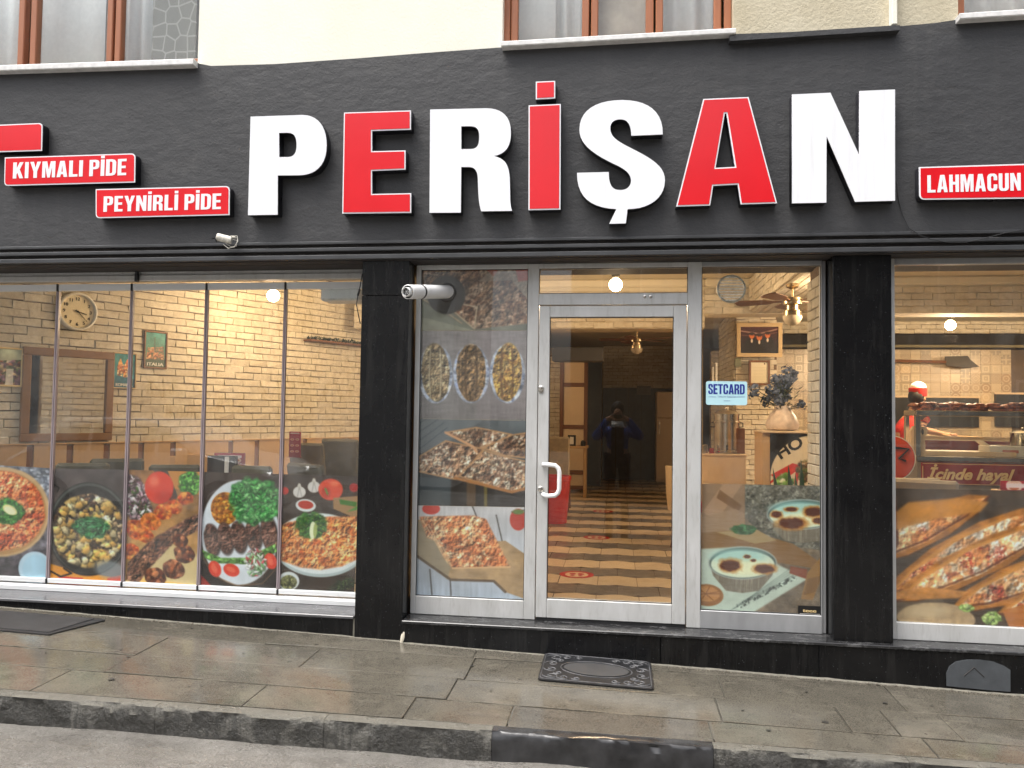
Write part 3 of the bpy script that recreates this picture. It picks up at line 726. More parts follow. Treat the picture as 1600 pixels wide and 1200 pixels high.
# pull handle
ha, hb = P(849, 728, YE-.02), P(849, 772, YE-.02); yo = YE-.085
hx = P(874, 750, yo).x; zt_, zb_ = P(858, 726, yo).z, P(858, 775, yo).z
pts = [(ha.x, YE-.008, zt_-.004), (ha.x+.01, YE-.05, zt_-.002), (ha.x+.035, yo, zt_), (hx-.03, yo, zt_-.004), (hx-.008, yo, zt_-.022), (hx, yo, zt_-.05), (hx, yo, zb_+.05), (hx-.008, yo, zb_+.022), (hx-.03, yo, zb_+.004), (ha.x+.035, yo, zb_), (ha.x+.01, YE-.05, zb_+.002), (ha.x, YE-.008, zb_+.004)]
MB().tube(pts, .0155, 12).build('pull_handle', M['white'], door, smooth=True, angle=50)
q = P(845, 764, YE-.007)
MB().lathe([(.02, 0), (.021, -.008), (.014, -.012), (.004, -.013)], (q.x, YE-.006, q.z), 16, 'y').box(q.x-.002, q.x+.002, YE-.0215, YE-.017, q.z-.01, q.z+.01).build('door_lock', M['steel'], door)
q = P(845.5, 608, YE-.007)
MB().lathe([(.018, 0), (.018, -.006), (.010, -.010), (.004, -.011)], (q.x, YE-.006, q.z+.008), 16, 'y').lathe([(.018, 0), (.018, -.006), (.004, -.0065)], (q.x, YE-.006, q.z-.010), 16, 'y').build('key_plate', M['steel'], door)

# ------------------------------------------------------------------ right shop window
YR = .10
wr0 = p2r+.002; wr1 = P(1398.5, 700, YR).x+.004
bar(wr0, wr1, .001, z_top, 'shop_window_frame', YR, YR+.05); bar(5.2, 5.26, .001, z_top, 'shop_window_frame', YR, YR+.05)
zr1 = P(1500, 977, YR).z; zrt = P(1500, 412.5, YR).z
bar(wr1, 5.2, .001, zr1, 'shop_window_frame', YR, YR+.05); bar(wr1, 5.2, zrt, z_top, 'shop_window_frame', YR, YR+.05, M['alu2'])
MB().box(wr1-.004, 5.204, YR+.02, YR+.026, zr1-.004, zrt+.004).build('shop_window_pane', M['glass'], B)
MB().box(5.26, 8.6, YR, YR+.3, 0, 2.5).build('end_wall', M['granite'], B)

# outer shell of the room so that no daylight leaks in
ZC = 3.03
for x_ in (-7.7, 8.6): MB().box(x_, x_+.2, -.03, 13.2, GRZ, 9).build('side_wall', M['innerwall'], B)
bw = MB().box(-7.5, 8.6, 13.0, 13.2, GRZ, 9).build('back_wall', M['innerwall'], B)
# ------------------------------------------------------------------ interior: ceiling, floor, brick walls
ceil = MB().box(-7.5, 8.6, .6, 13, ZC, ZC+.1).build('ceiling', M['ceiling']); tag(ceil, kind='structure')
MB().box(-7.5, 8.6, .42, .6, -.5, 0.0).build('floor_edge', M['grout'], ceil).parent = None
floor = bpy.data.objects['floor_edge']; floor.name = 'floor'; tag(floor, kind='structure')
fbase = MB().box(-7.5, 8.6, .6, 13, -.5, -.004).build('floor_bed', M['grout'], floor)
bpy.data.objects['floor'].data.materials.clear(); bpy.data.objects['floor'].data.materials.append(M['ledge'])
# elongated hexagonal tiles in alternating cream and brown marble rows
TW, TP, ZZ = .335, .36, .055
hx_me = []
for kind in (0, 1):
    g = .002; w = TW/2-g; h = TP/2
    top_ = [(-w, -h+ZZ+g), (0, -h-ZZ*0-g*0-.0), (w, -h+ZZ+g), (w, h-g), (0, h+ZZ-g*2), (-w, h-g)]
    pts = [(-w, -h+g), (0, -h+ZZ+g), (w, -h+g), (w, h-g), (0, h+ZZ-g), (-w, h-g)]
    mb = MB(); inn = [(x*.985, y*.985) for x, y in pts]
    vs = [(x, y, 0) for x, y in inn]+[(x, y, -.0015) for x, y in pts]+[(x, y, -.004) for x, y in pts]
    fs = [tuple(range(6))]+[(i, (i+1) % 6, 6+(i+1) % 6, 6+i) for i in range(6)]+[(6+i, 6+(i+1) % 6, 12+(i+1) % 6, 12+i) for i in range(6)]
    o = mb.add(vs, fs).build('floor_tile', M['hexa'] if kind == 0 else M['hexb'], floor)
    hx_me.append(o.data); bpy.data.objects.remove(o)
cells = []
r0 = .595
for r_ in range(-1, 34):
    yc = r0+TP*r_+.185
    for c in range(-23, 26):
        xc = c*TW+(TW/2 if r_ % 2 else 0)+.022
        px, py, z = proj((xc, yc, 0))
        vis = 850 < px < 1062 and 770 < py < 945
        cells.append((not vis, z, xc, yc, r_))
cells.sort()
rest = [MB(), MB()]; cnt = 0
for nv, z, xc, yc, r_ in cells:
    kind = r_ % 2
    if yc < .62 and False: continue
    if not nv and cnt < 295:
        o = mobj('floor_tile', hx_me[kind], None, floor); o.location = (xc, yc, .0005*rnd.random()); cnt += 1
    else:
        me = hx_me[kind]; rest[kind].add([(v.co.x+xc, v.co.y+yc, v.co.z) for v in me.vertices[:6]], [tuple(range(6))])
for kind in (0, 1):
    o = rest[kind].build('floor_tiling', M['hexa'] if kind == 0 else M['hexb'], floor); o['kind'] = 'stuff'

# bricks
BW, BH, BG = .222, .0682, .0053
bvar = []
for k in range(8):
    r2 = random.Random(k+20); mb = MB().box(0, 1, -.030, 0, 0, BH, .006)
    j = [(x*BW+r2.uniform(-.003, .003) if 0 < x < 1 or True else x, y+(r2.uniform(-.006, .006) if y < -.01 else 0), z+r2.uniform(-.0035, .0035)) for x, y, z in mb.v]
    mb.v = j; o = mb.build('brick', M['brick']); bvar.append(o.data); bpy.data.objects.remove(o)
VIEW = [(-10, 448, 566, 745), (842, 418, 1078, 460), (856, 494, 1054, 760), (1095, 414, 1284, 760), (1396, 410, 1602, 765)]
def inview(px, py): return any(a <= px <= c and b <= py <= d for a, b, c, d in VIEW)
def brick_wall(name, o, u, L, z0, z1, thick=.1, parent=None, nm='brick', limit=300, allowind=True):
    o = Vector((o[0], o[1], 0)); u = Vector((u[0], u[1], 0)).normalized(); th = math.atan2(u.y, u.x)
    nrm = Vector((math.sin(th), -math.cos(th), 0))
    if parent is None:
        W = MB().box(0, L, 0, thick, z0, z1).build(name, M['joint']); W.location = o; W.rotation_euler = (0, 0, th); tag(W, kind='structure')
    else:
        W = parent
    cand = []; nr = int((z1-z0)/(BH+BG))+1
    for r_ in range(nr):
        z = z0+r_*(BH+BG)+.004
        if z+BH*.6 > z1: break
        x = -(BW+BG)*(.5 if r_ % 2 else 0)-rnd.uniform(0, .03)*(r_ % 3)
        while x < L:
            a, b = max(x, 0), min(x+BW, L)
            if b-a > .04:
                c = o+u*((a+b)/2)+Vector((0, 0, z+BH/2)); px, py, dz = proj(c)
                vis = dz > 0 and inview(px, py) and (CAM-c).dot(nrm) > 0
                cand.append((not vis, dz, a, b, z))
            x += BW+BG
    cand.sort(); n = 0; rest = MB()
    for nv, dz, a, b, z in cand:
        me = bvar[rnd.randrange(8)]
        if not nv and n < limit and allowind:
            q = mobj('brick', me, None, W); q.location = (a, rnd.uniform(0, .004), z+rnd.uniform(-.002, .002)); q.scale = ((b-a)/BW, 1, min(1, (z1-z)/BH)); q.rotation_euler = (0, rnd.uniform(-.008, .008), 0); n += 1
        else:
            rest.add([(a+v.co.x*(b-a)/BW, v.co.y, z+v.co.z*min(1, (z1-z)/BH)) for v in me.vertices], [tuple(p.vertices) for p in me.polygons])
    if rest.v:
        q = rest.build('brick_infill', M['brickwork'], W); q['kind'] = 'stuff'
    return W
UA = Vector((.485, .875, 0)).normalized(); OA = Vector((-4.9, 1.2, 0))-UA*1.35
NA = Vector((UA.y, -UA.x, 0)); THA = math.atan2(UA.y, UA.x)
wallA = brick_wall('brick_wall', OA, UA, 5.6, 0, ZC)
brick_wall('brick_wall', OA+UA*5.6, (1, 0), 1.6, 0, ZC)
brick_wall('brick_wall', (-3.0, 9.8), (1, 0), 2.02, 0, 2.6)
w4 = brick_wall('brick_wall', (-.3, 12.4), (1, 0), 1.75, 0, ZC)
# cross beam and the beam running towards the street
def beam(x0, x1, y0, y1, z0, z1, name):
    W = MB().box(x0, x1, y0, y1, z0, z1).build(name, M['ceiling']); tag(W, kind='structure')
    return W
def clad(W, o, u, L, z0, z1):
    """bricks on one face of W (W is placed at the world origin)"""
    o = Vector((o[0], o[1], 0)); u = Vector((u[0], u[1], 0)); th = math.atan2(u.y, u.x); rest = MB()
    nr = int(round((z1-z0)/(BH+BG)))
    bk = MB(); n_ = Vector((math.sin(th), -math.cos(th), 0)); 
    for r_ in range(nr):
        z = z0+r_*(BH+BG)+.004; x = -(BW+BG)*(.5 if r_ % 2 else .1)
        while x < L:
            a, b = max(x, 0), min(x+BW, L)
            if b-a > .05:
                c = o+u*((a+b)/2); px, py, dz = proj((c.x, c.y, z)); me = bvar[rnd.randrange(8)]
                if inview(px, py):
                    q = mobj('brick', me, None, W); q.location = (o.x+u.x*a, o.y+u.y*a, z); q.rotation_euler = (0, 0, th); q.scale = ((b-a)/BW, 1, 1)
                else:
                    for_v = []
                    for v in me.vertices:
                        xx = a+v.co.x*(b-a)/BW; for_v.append((o.x+u.x*xx-n_.x*v.co.y, o.y+u.y*xx-n_.y*v.co.y, z+v.co.z))
                    rest.add(for_v, [tuple(p.vertices) for p in me.polygons])
            x += BW+BG
    if rest.v: rest.build('brick_infill', M['brickwork'], W)['kind'] = 'stuff'
bm1 = beam(-3.2, 1.0, 3.82, 4.15, 2.45, ZC-.001, 'ceiling_beam'); clad(bm1, (-3.2, 3.82), (1, 0), 4.2, 2.45, 2.90)
bm2 = beam(1.001, 8.6, 3.82, 4.15, 2.62, ZC-.001, 'ceiling_beam'); clad(bm2, (1.0, 3.82), (1, 0), 7.5, 2.62, 2.92)
for W_, x0, x1 in ((bm1, -3.2, 1.0), (bm2, 1.001, 8.6)):
    MB().box(x0, x1, 3.76, 3.819, 2.93, ZC-.002, .02).build('cornice', M['ceiling'], W_)
bm3 = beam(1.52, 2.2, .62, 3.74, 2.64, ZC-.003, 'ceiling_beam')
clad(bm3, (1.52, 3.74), (0, -1), 3.1, 2.64, ZC-.02)
# bricks under that beam
ub = MB(); nrow = 8
for r_ in range(nrow):
    x = 1.525+r_*(BH+BG); y = .62-(BW+BG)*(.5 if r_ % 2 else 0)
    while y < 3.7:
        a, b = max(.63, y), min(y+BW, 3.73)
        if b-a > .05: ub.box(x, x+BH, a, b, 2.622, 2.6395, .004)
        y += BW+BG
ub.build('brick_infill', M['brickwork'], bm3)['kind'] = 'stuff'
# inner face of the right pillar
pier = MB().box(1.402, 1.84, .47, .595, 0, 2.499).build('brick_pier', M['joint']); tag(pier, kind='structure')
pb = MB(); 
for r_ in range(33):
    z = r_*(BH+BG)+.004
    if z+BH > 2.499: break
    for (a, b) in (((.205, .36), (.368, .595)) if r_ % 2 else ((.205, .26), (.268, .47), (.478, .595))):
        q = MB().box(1.380, 1.4015, a, b, z, z+BH, .006).build('brick', M['brick'], pier)
MB().box(1.3935, 1.3995, .196, .4695, 0, 2.499).build('pier_core', M['joint'], pier)
# brick walls on the right half
brick_wall('brick_wall', (1.741, 6.4), (1, 0), .58, 0, ZC, thick=.3)
brick_wall('brick_wall', (1.741, 8.1), (0, -1), 1.69, 0, ZC, thick=.02)
brick_wall('brick_wall', (1.594, 8.12), (1, 0), .20, 0, 2.55, thick=.2)
# patterned tile wall of the kitchen
tw = MB().box(2.3, 8.6, 8.02, 8.12, 0, 2.83).build('tile_wall', M['grout']); tag(tw, kind='structure')
TS = .152; tmes = []
for k in range(5):
    o = MB().box(0, TS-.003, -.008, 0, 0, TS-.003, .001).build('wall_tile', M['pt'][k]); tmes.append(o.data); bpy.data.objects.remove(o)
cd = []
for i in range(41):
    for j in range(18):
        x, z = 2.32+i*TS, .06+j*TS
        px, py, dz = proj((x+TS/2, 8.0, z+TS/2)); cd.append((not (inview(px, py) and py > 540), x, z, rnd.randrange(5)))
n = 0; rest = [MB() for _ in range(5)]
for nv, x, z, k in sorted(cd):
    if not nv and n < 290:
        q = mobj('wall_tile', tmes[k], None, tw); q.location = (x, 8.02, z); n += 1
brick_wall('brick_wall', (2.3, 8.0), (1, 0), 6.3, 2.83, ZC, thick=.1)
# dark back of the corridor
dk = MB().box(-1.05, -.30, 10.6, 10.7, 0, 2.6).build('corridor_panel', M['darkwall']); tag(dk, kind='structure')
dk2 = MB().box(-.3, 1.35, 12.2, 12.3, 0, 2.05).build('corridor_panel', M['darkwall']); tag(dk2, kind='structure')
for x in (-.02, .26, .54, .82, 1.1):
    MB().box(x, x+.02, 12.185, 12.199, .05, 2.03).build('panel_strip', M['blk'], dk2)
cw = MB().box(-3.1, -2.9, 4.9, 9.8, 0, ZC).build('corridor_wall', M['innerwall']); tag(cw, kind='structure')
cw = MB().box(1.35, 1.55, 9.0, 12.9, 0, ZC).build('corridor_wall', M['innerwall']); tag(cw, kind='structure')
# wainscot of oak boards along the left wall
wz = 1.10
wroot = empty('wainscot', OA, THA, 'light oak board wainscot with dark battens along the brick wall', 'wainscot')
x = 0.0; k = 0
while x < 5.4:
    MB().box(x, x+.27, -.055, -.025, 0.0, wz-.001*(k % 2), .002).build('oak_board', M['woodv'], wroot)
    MB().box(x+.271, x+.325, -.045, -.025, 0.0, wz-.01).build('batten', M['darkwood'], wroot)
    x += .326; k += 1
MB().box(0, 5.4, -.065, -.024, wz+.001, wz+.014, .002).build('cap_rail', M['wood'], wroot)

# brick face behind the left pillar (seen only in the mirror)
brick_wall('brick_wall', (-1.86, 1.5), (0, -1), 1.0, 0, ZC, thick=.1)
# ------------------------------------------------------------------ channel letters
YL = -.115
def z1_(p): return [(v/2.963) for v in p]
def tr(path, ox, Y):
    out = []
    for x, y in bez(path):
        q = P(ox+x/2.963, y/2.963, Y); out.append((q.x, q.z))
    return out
LET = [
 ('P', 0, 0, [[(1160, 540), (1400, 532), (1475, 532, 1512, 590, 1512, 672), (1512, 770, 1455, 810, 1385, 811), (1286, 812), (1285, 994), (1148, 996)],
              [(1292, 615), (1330, 614), (1360, 614, 1373, 630, 1373, 672), (1373, 712, 1358, 727, 1330, 727), (1292, 727)]]),
 ('E', 1, 530, [[(22, 521), (332, 511), (332, 600), (152, 606), (152, 700), (307, 696), (307, 785), (152, 791), (152, 898), (333, 894), (333, 985), (14, 989)]]),
 ('R', 0, 530, [[(421, 507), (680, 501), (760, 501, 795, 545, 795, 612), (795, 680, 770, 712, 715, 722), (775, 735, 788, 770, 790, 840), (792, 920, 790, 955, 801, 976), (657, 978), (645, 940, 643, 890, 642, 830), (640, 785, 625, 773, 600, 773), (565, 773), (563, 984), (418, 985)],
                [(565, 584), (610, 584), (640, 586, 648, 600, 648, 636), (648, 672, 638, 690, 608, 690), (565, 690)]]),
 ('İ', 1, 530, [[(877, 488), (1026, 481), (1024, 970), (876, 973)]]),
 ('Ş', 0, 530, [[(1498, 622), (1352, 628), (1352, 575, 1335, 552, 1302, 552), (1270, 552, 1253, 570, 1255, 598), (1258, 635, 1290, 655, 1350, 685), (1450, 735, 1508, 770, 1508, 835), (1508, 920, 1430, 968, 1335, 968), (1327, 1034), (1250, 1036), (1283, 968), (1160, 962, 1100, 910, 1101, 800), (1248, 796), (1248, 850, 1260, 880, 1300, 880), (1335, 880, 1352, 860, 1351, 832), (1348, 800, 1320, 780, 1270, 758), (1160, 705, 1112, 660, 1112, 600), (1112, 510, 1190, 463, 1310, 463), (1430, 463, 1500, 515, 1498, 622)]]),
 ('A', 1, 1060, [[(115, 458), (325, 449), (457, 941), (288, 946), (274, 854), (161, 860), (147, 951), (-11, 956)], [(215, 525), (222, 525), (262, 772), (172, 777)]]),
 ('N', 0, 1060, [[(526, 437), (704, 429), (837, 718), (838, 421), (1003, 414), (1003, 929), (818, 934), (686, 630), (685, 938), (526, 941)]]),
]
LAB = {'P': 'white letter P, first of the big shop name', 'E': 'red letter E with white outline, second of the shop name', 'R': 'white letter R between the red E and the red dotted I',
       'İ': 'red capital I with a square dot above it, in the shop name', 'Ş': 'white letter S with a cedilla below it, in the shop name', 'A': 'red letter A with white outline, next to last in the shop name', 'N': 'white letter N, last of the big shop name'}
for ch, red, ox, paths in LET:
    loops = [tr(p, ox, YL) for p in paths]
    if ch == 'Ş': loops[0] = loops[0][:-1]
    cx = sum(p[0] for p in loops[0])/len(loops[0]); cz = min(p[1] for p in loops[0])
    root = empty('sign_letter', (0, 0, 0), 0, LAB[ch], 'sign letter', 'big channel letters of the shop name')
    groups = [loops]
    if ch == 'İ': groups.append([tr([(910, 378), (1000, 374), (1000, 455), (910, 460)], ox, YL)])
    for g in groups:
        flat_shape('letter_return', [inset(L, -.001 if i == 0 else .001) for i, L in enumerate(g)] if red else g, YL+.0075, .075, M['return'], root)
        if red:
            flat_shape('letter_rim', g, YL, .007, M['signwhite'], root)
            ins = [inset(L, .0085 if i == 0 else -.0085) for i, L in enumerate(g)]
            flat_shape('letter_face', ins, YL-.003, .0028, M['signred'], root)
        else:
            flat_shape('letter_face', g, YL, .007, M['signwhite'], root)

# heavy condensed capitals for printed lettering
GL = {
 'I': (.17, [[(0,0),(0,1),(.17,1),(.17,0)]]), 'L': (.40, [[(0,0),(0,1),(.17,1),(.17,.15),(.40,.15),(.40,0)]]),
 'E': (.40, [[(0,0),(0,1),(.40,1),(.40,.85),(.17,.85),(.17,.58),(.37,.58),(.37,.43),(.17,.43),(.17,.15),(.40,.15),(.40,0)]]),
 'K': (.50, [[(0,0),(0,1),(.17,1),(.17,.62),(.31,1),(.49,1),(.32,.55),(.50,0),(.32,0),(.21,.36),(.17,.26),(.17,0)]]),
 'Y': (.51, [[(.17,0),(.17,.40),(0,1),(.17,1),(.255,.62),(.34,1),(.51,1),(.34,.40),(.34,0)]]),
 'M': (.62, [[(0,0),(0,1),(.22,1),(.31,.45),(.40,1),(.62,1),(.62,0),(.47,0),(.47,.68),(.37,0),(.25,0),(.15,.68),(.15,0)]]),
 'A': (.51, [[(0,0),(.15,1),(.36,1),(.51,0),(.34,0),(.31,.18),(.20,.18),(.17,0)],[(.22,.33),(.29,.33),(.255,.75)]]),
 'P': (.46, [[(0,0),(0,1),(.30,1),(.41,.96),(.46,.86),(.46,.56),(.41,.46),(.30,.42),(.17,.42),(.17,0)],[(.17,.86),(.25,.86),(.29,.81),(.29,.61),(.25,.56),(.17,.56)]]),
 'R': (.48, [[(0,0),(0,1),(.30,1),(.41,.96),(.46,.86),(.46,.62),(.42,.54),(.35,.50),(.44,.44),(.46,.36),(.46,.10),(.48,0),(.31,0),(.29,.10),(.29,.36),(.25,.42),(.17,.42),(.17,0)],[(.17,.86),(.25,.86),(.29,.81),(.29,.63),(.25,.57),(.17,.57)]]),
 'D': (.47, [[(0,0),(0,1),(.28,1),(.41,.95),(.47,.82),(.47,.18),(.41,.05),(.28,0)],[(.17,.86),(.25,.86),(.30,.80),(.30,.20),(.25,.14),(.17,.14)]]),
 'C': (.47, [[(.47,.62),(.47,.82),(.42,.95),(.33,1),(.14,1),(.05,.95),(0,.82),(0,.18),(.05,.05),(.14,0),(.33,0),(.42,.05),(.47,.18),(.47,.38),(.30,.38),(.30,.2),(.26,.14),(.21,.14),(.17,.2),(.17,.8),(.21,.86),(.26,.86),(.30,.8),(.30,.62)]]),
 'S': (.46, [[(.46,.68),(.46,.84),(.40,.96),(.32,1),(.14,1),(.05,.96),(0,.85),(0,.66),(.08,.54),(.27,.38),(.29,.32),(.29,.18),(.25,.13),(.2,.13),(.17,.18),(.17,.34),(0,.34),(0,.16),(.05,.04),(.13,0),(.33,0),(.41,.04),(.46,.15),(.46,.36),(.38,.48),(.19,.64),(.17,.70),(.17,.82),(.21,.87),(.26,.87),(.29,.82),(.29,.68)]]),
 'U': (.47, [[(0,1),(0,.17),(.05,.05),(.14,0),(.33,0),(.42,.05),(.47,.17),(.47,1),(.30,1),(.30,.2),(.26,.14),(.21,.14),(.17,.2),(.17,1)]]),
 'H': (.47, [[(0,0),(0,1),(.17,1),(.17,.59),(.30,.59),(.30,1),(.47,1),(.47,0),(.30,0),(.30,.43),(.17,.43),(.17,0)]]),
 'N': (.49, [[(0,0),(0,1),(.17,1),(.33,.46),(.33,1),(.49,1),(.49,0),(.34,0),(.16,.56),(.16,0)]]),
 'T': (.47, [[(.15,0),(.15,.85),(0,.85),(0,1),(.47,1),(.47,.85),(.32,.85),(.32,0)]]),
 ' ': (.16, [])}
GL['İ'] = (.17, GL['I'][1]+[[(0,1.08),(0,1.24),(.17,1.24),(.17,1.08)]])
def caps(name, s_, mat, parent, x0, x1, z0, z1, y, gap=.075, slope=0.0, depth=.0012):
    W = sum(GL[c][0] for c in s_)+gap*(len(s_)-1); k = (x1-x0)/W; x = 0; loops = []
    for c in s_:
        for L in GL[c][1]: loops.append([(x0+(x+a)*k, z0+b*(z1-z0)+slope*(x+a)*k) for a, b in L])
        x += GL[c][0]+gap
    return flat_shape(name, loops, y-depth, depth, mat, parent)

# small red box signs
def boxsign(corners, rad, words, tx, lab, Y=-.105):
    """corners tl,tr,br,bl (px); rad: which corners are rounded"""
    q = [P(x, y, Y) for x, y in corners]; pts = []; r = .035
    for i in range(4):
        p = Vector((q[i].x, q[i].z)); a = Vector((q[i-1].x, q[i-1].z))-p; b = Vector((q[(i+1) % 4].x, q[(i+1) % 4].z))-p
        a.normalize(); b.normalize()
        if i in rad:
            for k in range(7):
                t = k/6; s = p+a*r*(1-t)**2+b*r*t**2 if False else (p+a*r)*(1-t)**2+p*2*t*(1-t)+(p+b*r)*t*t
                pts.append((s.x, s.y))
        else: pts.append((p.x, p.y))
    root = empty('menu_sign', (0, 0, 0), 0, lab, 'sign', 'small red signs beside the shop name')
    flat_shape('sign_box', [pts], Y+.006, .062, M['return'], root)
    flat_shape('sign_rim', [pts], Y, .0055, M['signwhite'], root)
    flat_shape('sign_face', [inset(pts, .0085)], Y-.002, .0018, M['signred'], root)
    if words:
        a = P(tx[0], tx[2], Y-.0025); b = P(tx[1], tx[3], Y-.0025); c = P(tx[0], tx[4], Y-.0025)
        caps('lettering', words, M['signwhite'], root, a.x, b.x, a.z, c.z, Y-.0022)
    return root
boxsign([(-260, 206), (66.5, 192), (65.5, 235.5), (-260, 246)], (1,), None, None, 'blank red sign at the left edge, topmost of the stepped signs')
boxsign([(7.5, 246), (211.5, 239.5), (211, 285), (6.5, 290.5)], (1, 3), 'KIYMALI PİDE', (20, 197, 279, 274.5, 254), 'red sign reading KIYMALI PİDE')
boxsign([(149.5, 295.5), (359, 290.5), (358.5, 336), (149.5, 341)], (1, 3), 'PEYNİRLİ PİDE', (161.5, 345, 331, 326.5, 307), 'red sign reading PEYNİRLİ PİDE')
boxsign([(1436, 261), (1790, 250), (1790, 308), (1436.5, 312)], (3,), 'LAHMACUN', (1449, 1595, 301, 298, 274), 'red sign reading LAHMACUN at the right edge')

# ------------------------------------------------------------------ printed films (flat prints)
def vnoise(X, Y, s, seed):
    """value noise, 3 octaves, on arrays"""
    out = 0; amp = 1; tot = 0
    for o in range(3):
        x = X/s*(2**o)+seed*13.7; y = Y/s*(2**o)+seed*7.3
        xi = np.floor(x).astype(int); yi = np.floor(y).astype(int); fx = x-xi; fy = y-yi
        fx = fx*fx*(3-2*fx); fy = fy*fy*(3-2*fy)
        def h(a, b):
            n = (a*374761393+b*668265263+seed*974711+o*1013) & 0x7fffffff; n = ((n ^ (n >> 13))*1274126177) & 0x7fffffff
            return ((n ^ (n >> 16)) & 0xffff)/65535.0
        v = (h(xi, yi)*(1-fx)+h(xi+1, yi)*fx)*(1-fy)+(h(xi, yi+1)*(1-fx)+h(xi+1, yi+1)*fx)*fy
        out = out+v*amp; tot += amp; amp *= .55
    return out/tot
def hexc(s): return np.array([int(s[i:i+2], 16)/255 for i in (0, 2, 4)])
class Print:
    def __init__(s, tl, tr_, br, bl, res=1.0):
        w = max(tr_[0]-tl[0], br[0]-bl[0]); h = max(bl[1]-tl[1], br[1]-tr_[1])
        s.nx = int(w*res)+1; s.ny = int(h*res)+1
        u, v = np.meshgrid(np.linspace(0, 1, s.nx), np.linspace(0, 1, s.ny))
        s.u, s.v = u, v; s.q = (tl, tr_, br, bl)
        L = lambda i: (tl[i]*(1-u)+tr_[i]*u)*(1-v)+(bl[i]*(1-u)+br[i]*u)*v
        s.X, s.Y = L(0), L(1); s.C = np.zeros((s.ny, s.nx, 3)); s.R = np.random.RandomState(int(tl[0]*7+tl[1]) % 9999)
    def put(s, m, c, a=1.0, win=None):
        c = hexc(c) if isinstance(c, str) else np.asarray(c)
        m = (m*a)[..., None]
        if win: s.C[win] = s.C[win]*(1-m)+c*m
        else: s.C = s.C*(1-m)+c*m
    def grad(s, c0, c1, k=None):
        k = s.v if k is None else k
        s.C[:] = hexc(c0)*(1-k[..., None])+hexc(c1)*k[..., None]
    def tone(s, scale, amt, seed=1, m=None):
        n = (vnoise(s.X, s.Y, scale, seed)-.5)*2*amt
        n = n if m is None else n*m
        s.C = np.clip(s.C*(1+n[..., None]), 0, 1)
    def em(s, cx, cy, rx, ry, ang=0, soft=.08, wob=0, seed=3, win=None):
        X, Y = (s.X, s.Y) if win is None else (s.X[win], s.Y[win])
        c, d = math.cos(ang), math.sin(ang); x = (X-cx)*c+(Y-cy)*d; y = -(X-cx)*d+(Y-cy)*c
        r = np.sqrt((x/rx)**2+(y/ry)**2)
        if wob: r = r+(vnoise(X, Y, max(rx, ry)*.35, seed)-.5)*wob
        return np.clip((1-r)/soft+.5, 0, 1)
    def ell(s, cx, cy, rx, ry, c, ang=0, soft=.08, a=1, wob=0, seed=3):
        m = s.em(cx, cy, rx, ry, ang, soft, wob, seed); s.put(m, c, a); return m
    def pm(s, pts, soft=1.2):
        """signed distance like mask of a polygon"""
        X, Y = s.X, s.Y; ins = np.zeros(X.shape, bool); d = np.full(X.shape, 1e9); n = len(pts)
        for i in range(n):
            x0, y0 = pts[i]; x1, y1 = pts[(i+1) % n]
            cnd = ((y0 > Y) != (y1 > Y)) & (X < (x1-x0)*(Y-y0)/((y1-y0) or 1e-9)+x0); ins ^= cnd
            L2 = (x1-x0)**2+(y1-y0)**2 or 1e-9; t = np.clip(((X-x0)*(x1-x0)+(Y-y0)*(y1-y0))/L2, 0, 1)
            d = np.minimum(d, np.hypot(X-x0-t*(x1-x0), Y-y0-t*(y1-y0)))
        return np.clip(np.where(ins, d, -d)/soft+.5, 0, 1)
    def poly(s, pts, c, a=1, soft=1.2):
        m = s.pm(pts, soft); s.put(m, c, a); return m
    def line(s, pts, w, c, a=1):
        X, Y = s.X, s.Y; d = np.full(X.shape, 1e9)
        for (x0, y0), (x1, y1) in zip(pts[:-1], pts[1:]):
            L2 = (x1-x0)**2+(y1-y0)**2 or 1e-9; t = np.clip(((X-x0)*(x1-x0)+(Y-y0)*(y1-y0))/L2, 0, 1)
            d = np.minimum(d, np.hypot(X-x0-t*(x1-x0), Y-y0-t*(y1-y0)))
        m = np.clip((w/2-d)/.9+.5, 0, 1); s.put(m, c, a); return m
    def bits(s, mask, n, r, pal, asp=(.5, 1), sh=.45, seed=0, rim=.5, crisp=False):
        """scatter n small lit lumps of the palette inside mask"""
        Rr = np.random.RandomState(seed+11); pal = [hexc(c) for c in pal]
        ys, xs = np.nonzero(mask > .6)
        if len(xs) == 0: return
        thin = asp[1] < .6 or crisp
        if not thin:
            for q, c in enumerate(pal):
                f = vnoise(s.X, s.Y, r*(1.7 if q % 2 else 3.0), seed*5+q+31); s.put(np.clip((f-.54)*9, 0, 1)*mask, c*(.85+.3*Rr.rand()), .8)
            f = vnoise(s.X, s.Y, r*7, seed+51); s.C = np.clip(s.C*(1+((f-.5)*.75*mask)[..., None]), 0, 1)
            f = vnoise(s.X, s.Y, r*4.5, seed+61); s.put(np.clip((f-.6)*6, 0, 1)*mask, np.clip(pal[0]*1.3, 0, 1), .45); s.put(np.clip((.38-f)*6, 0, 1)*mask, pal[-1]*.55, .5)
            n = int(n*.45); sh *= .5; rim *= .5
        dx = abs(s.X[0, 1]-s.X[0, 0]); 
        for _ in range(n):
            k = Rr.randint(len(xs)); i, j = ys[k], xs[k]; cx, cy = s.X[i, j], s.Y[i, j]
            rr = r*(.6+.8*Rr.rand()); ry = rr*(asp[0]+(asp[1]-asp[0])*Rr.rand()); ang = Rr.rand()*3.14
            w = int(rr*1.5/dx)+2; win = (slice(max(0, i-w), i+w+1), slice(max(0, j-w), j+w+1))
            X, Y = s.X[win], s.Y[win]; m = s.em(cx, cy, rr, ry, ang, .5, .9, Rr.randint(99), win)*mask[win]*(.95 if thin else .8)
            lit = ((cx-X)*.5+(cy-Y)*.9)/rr
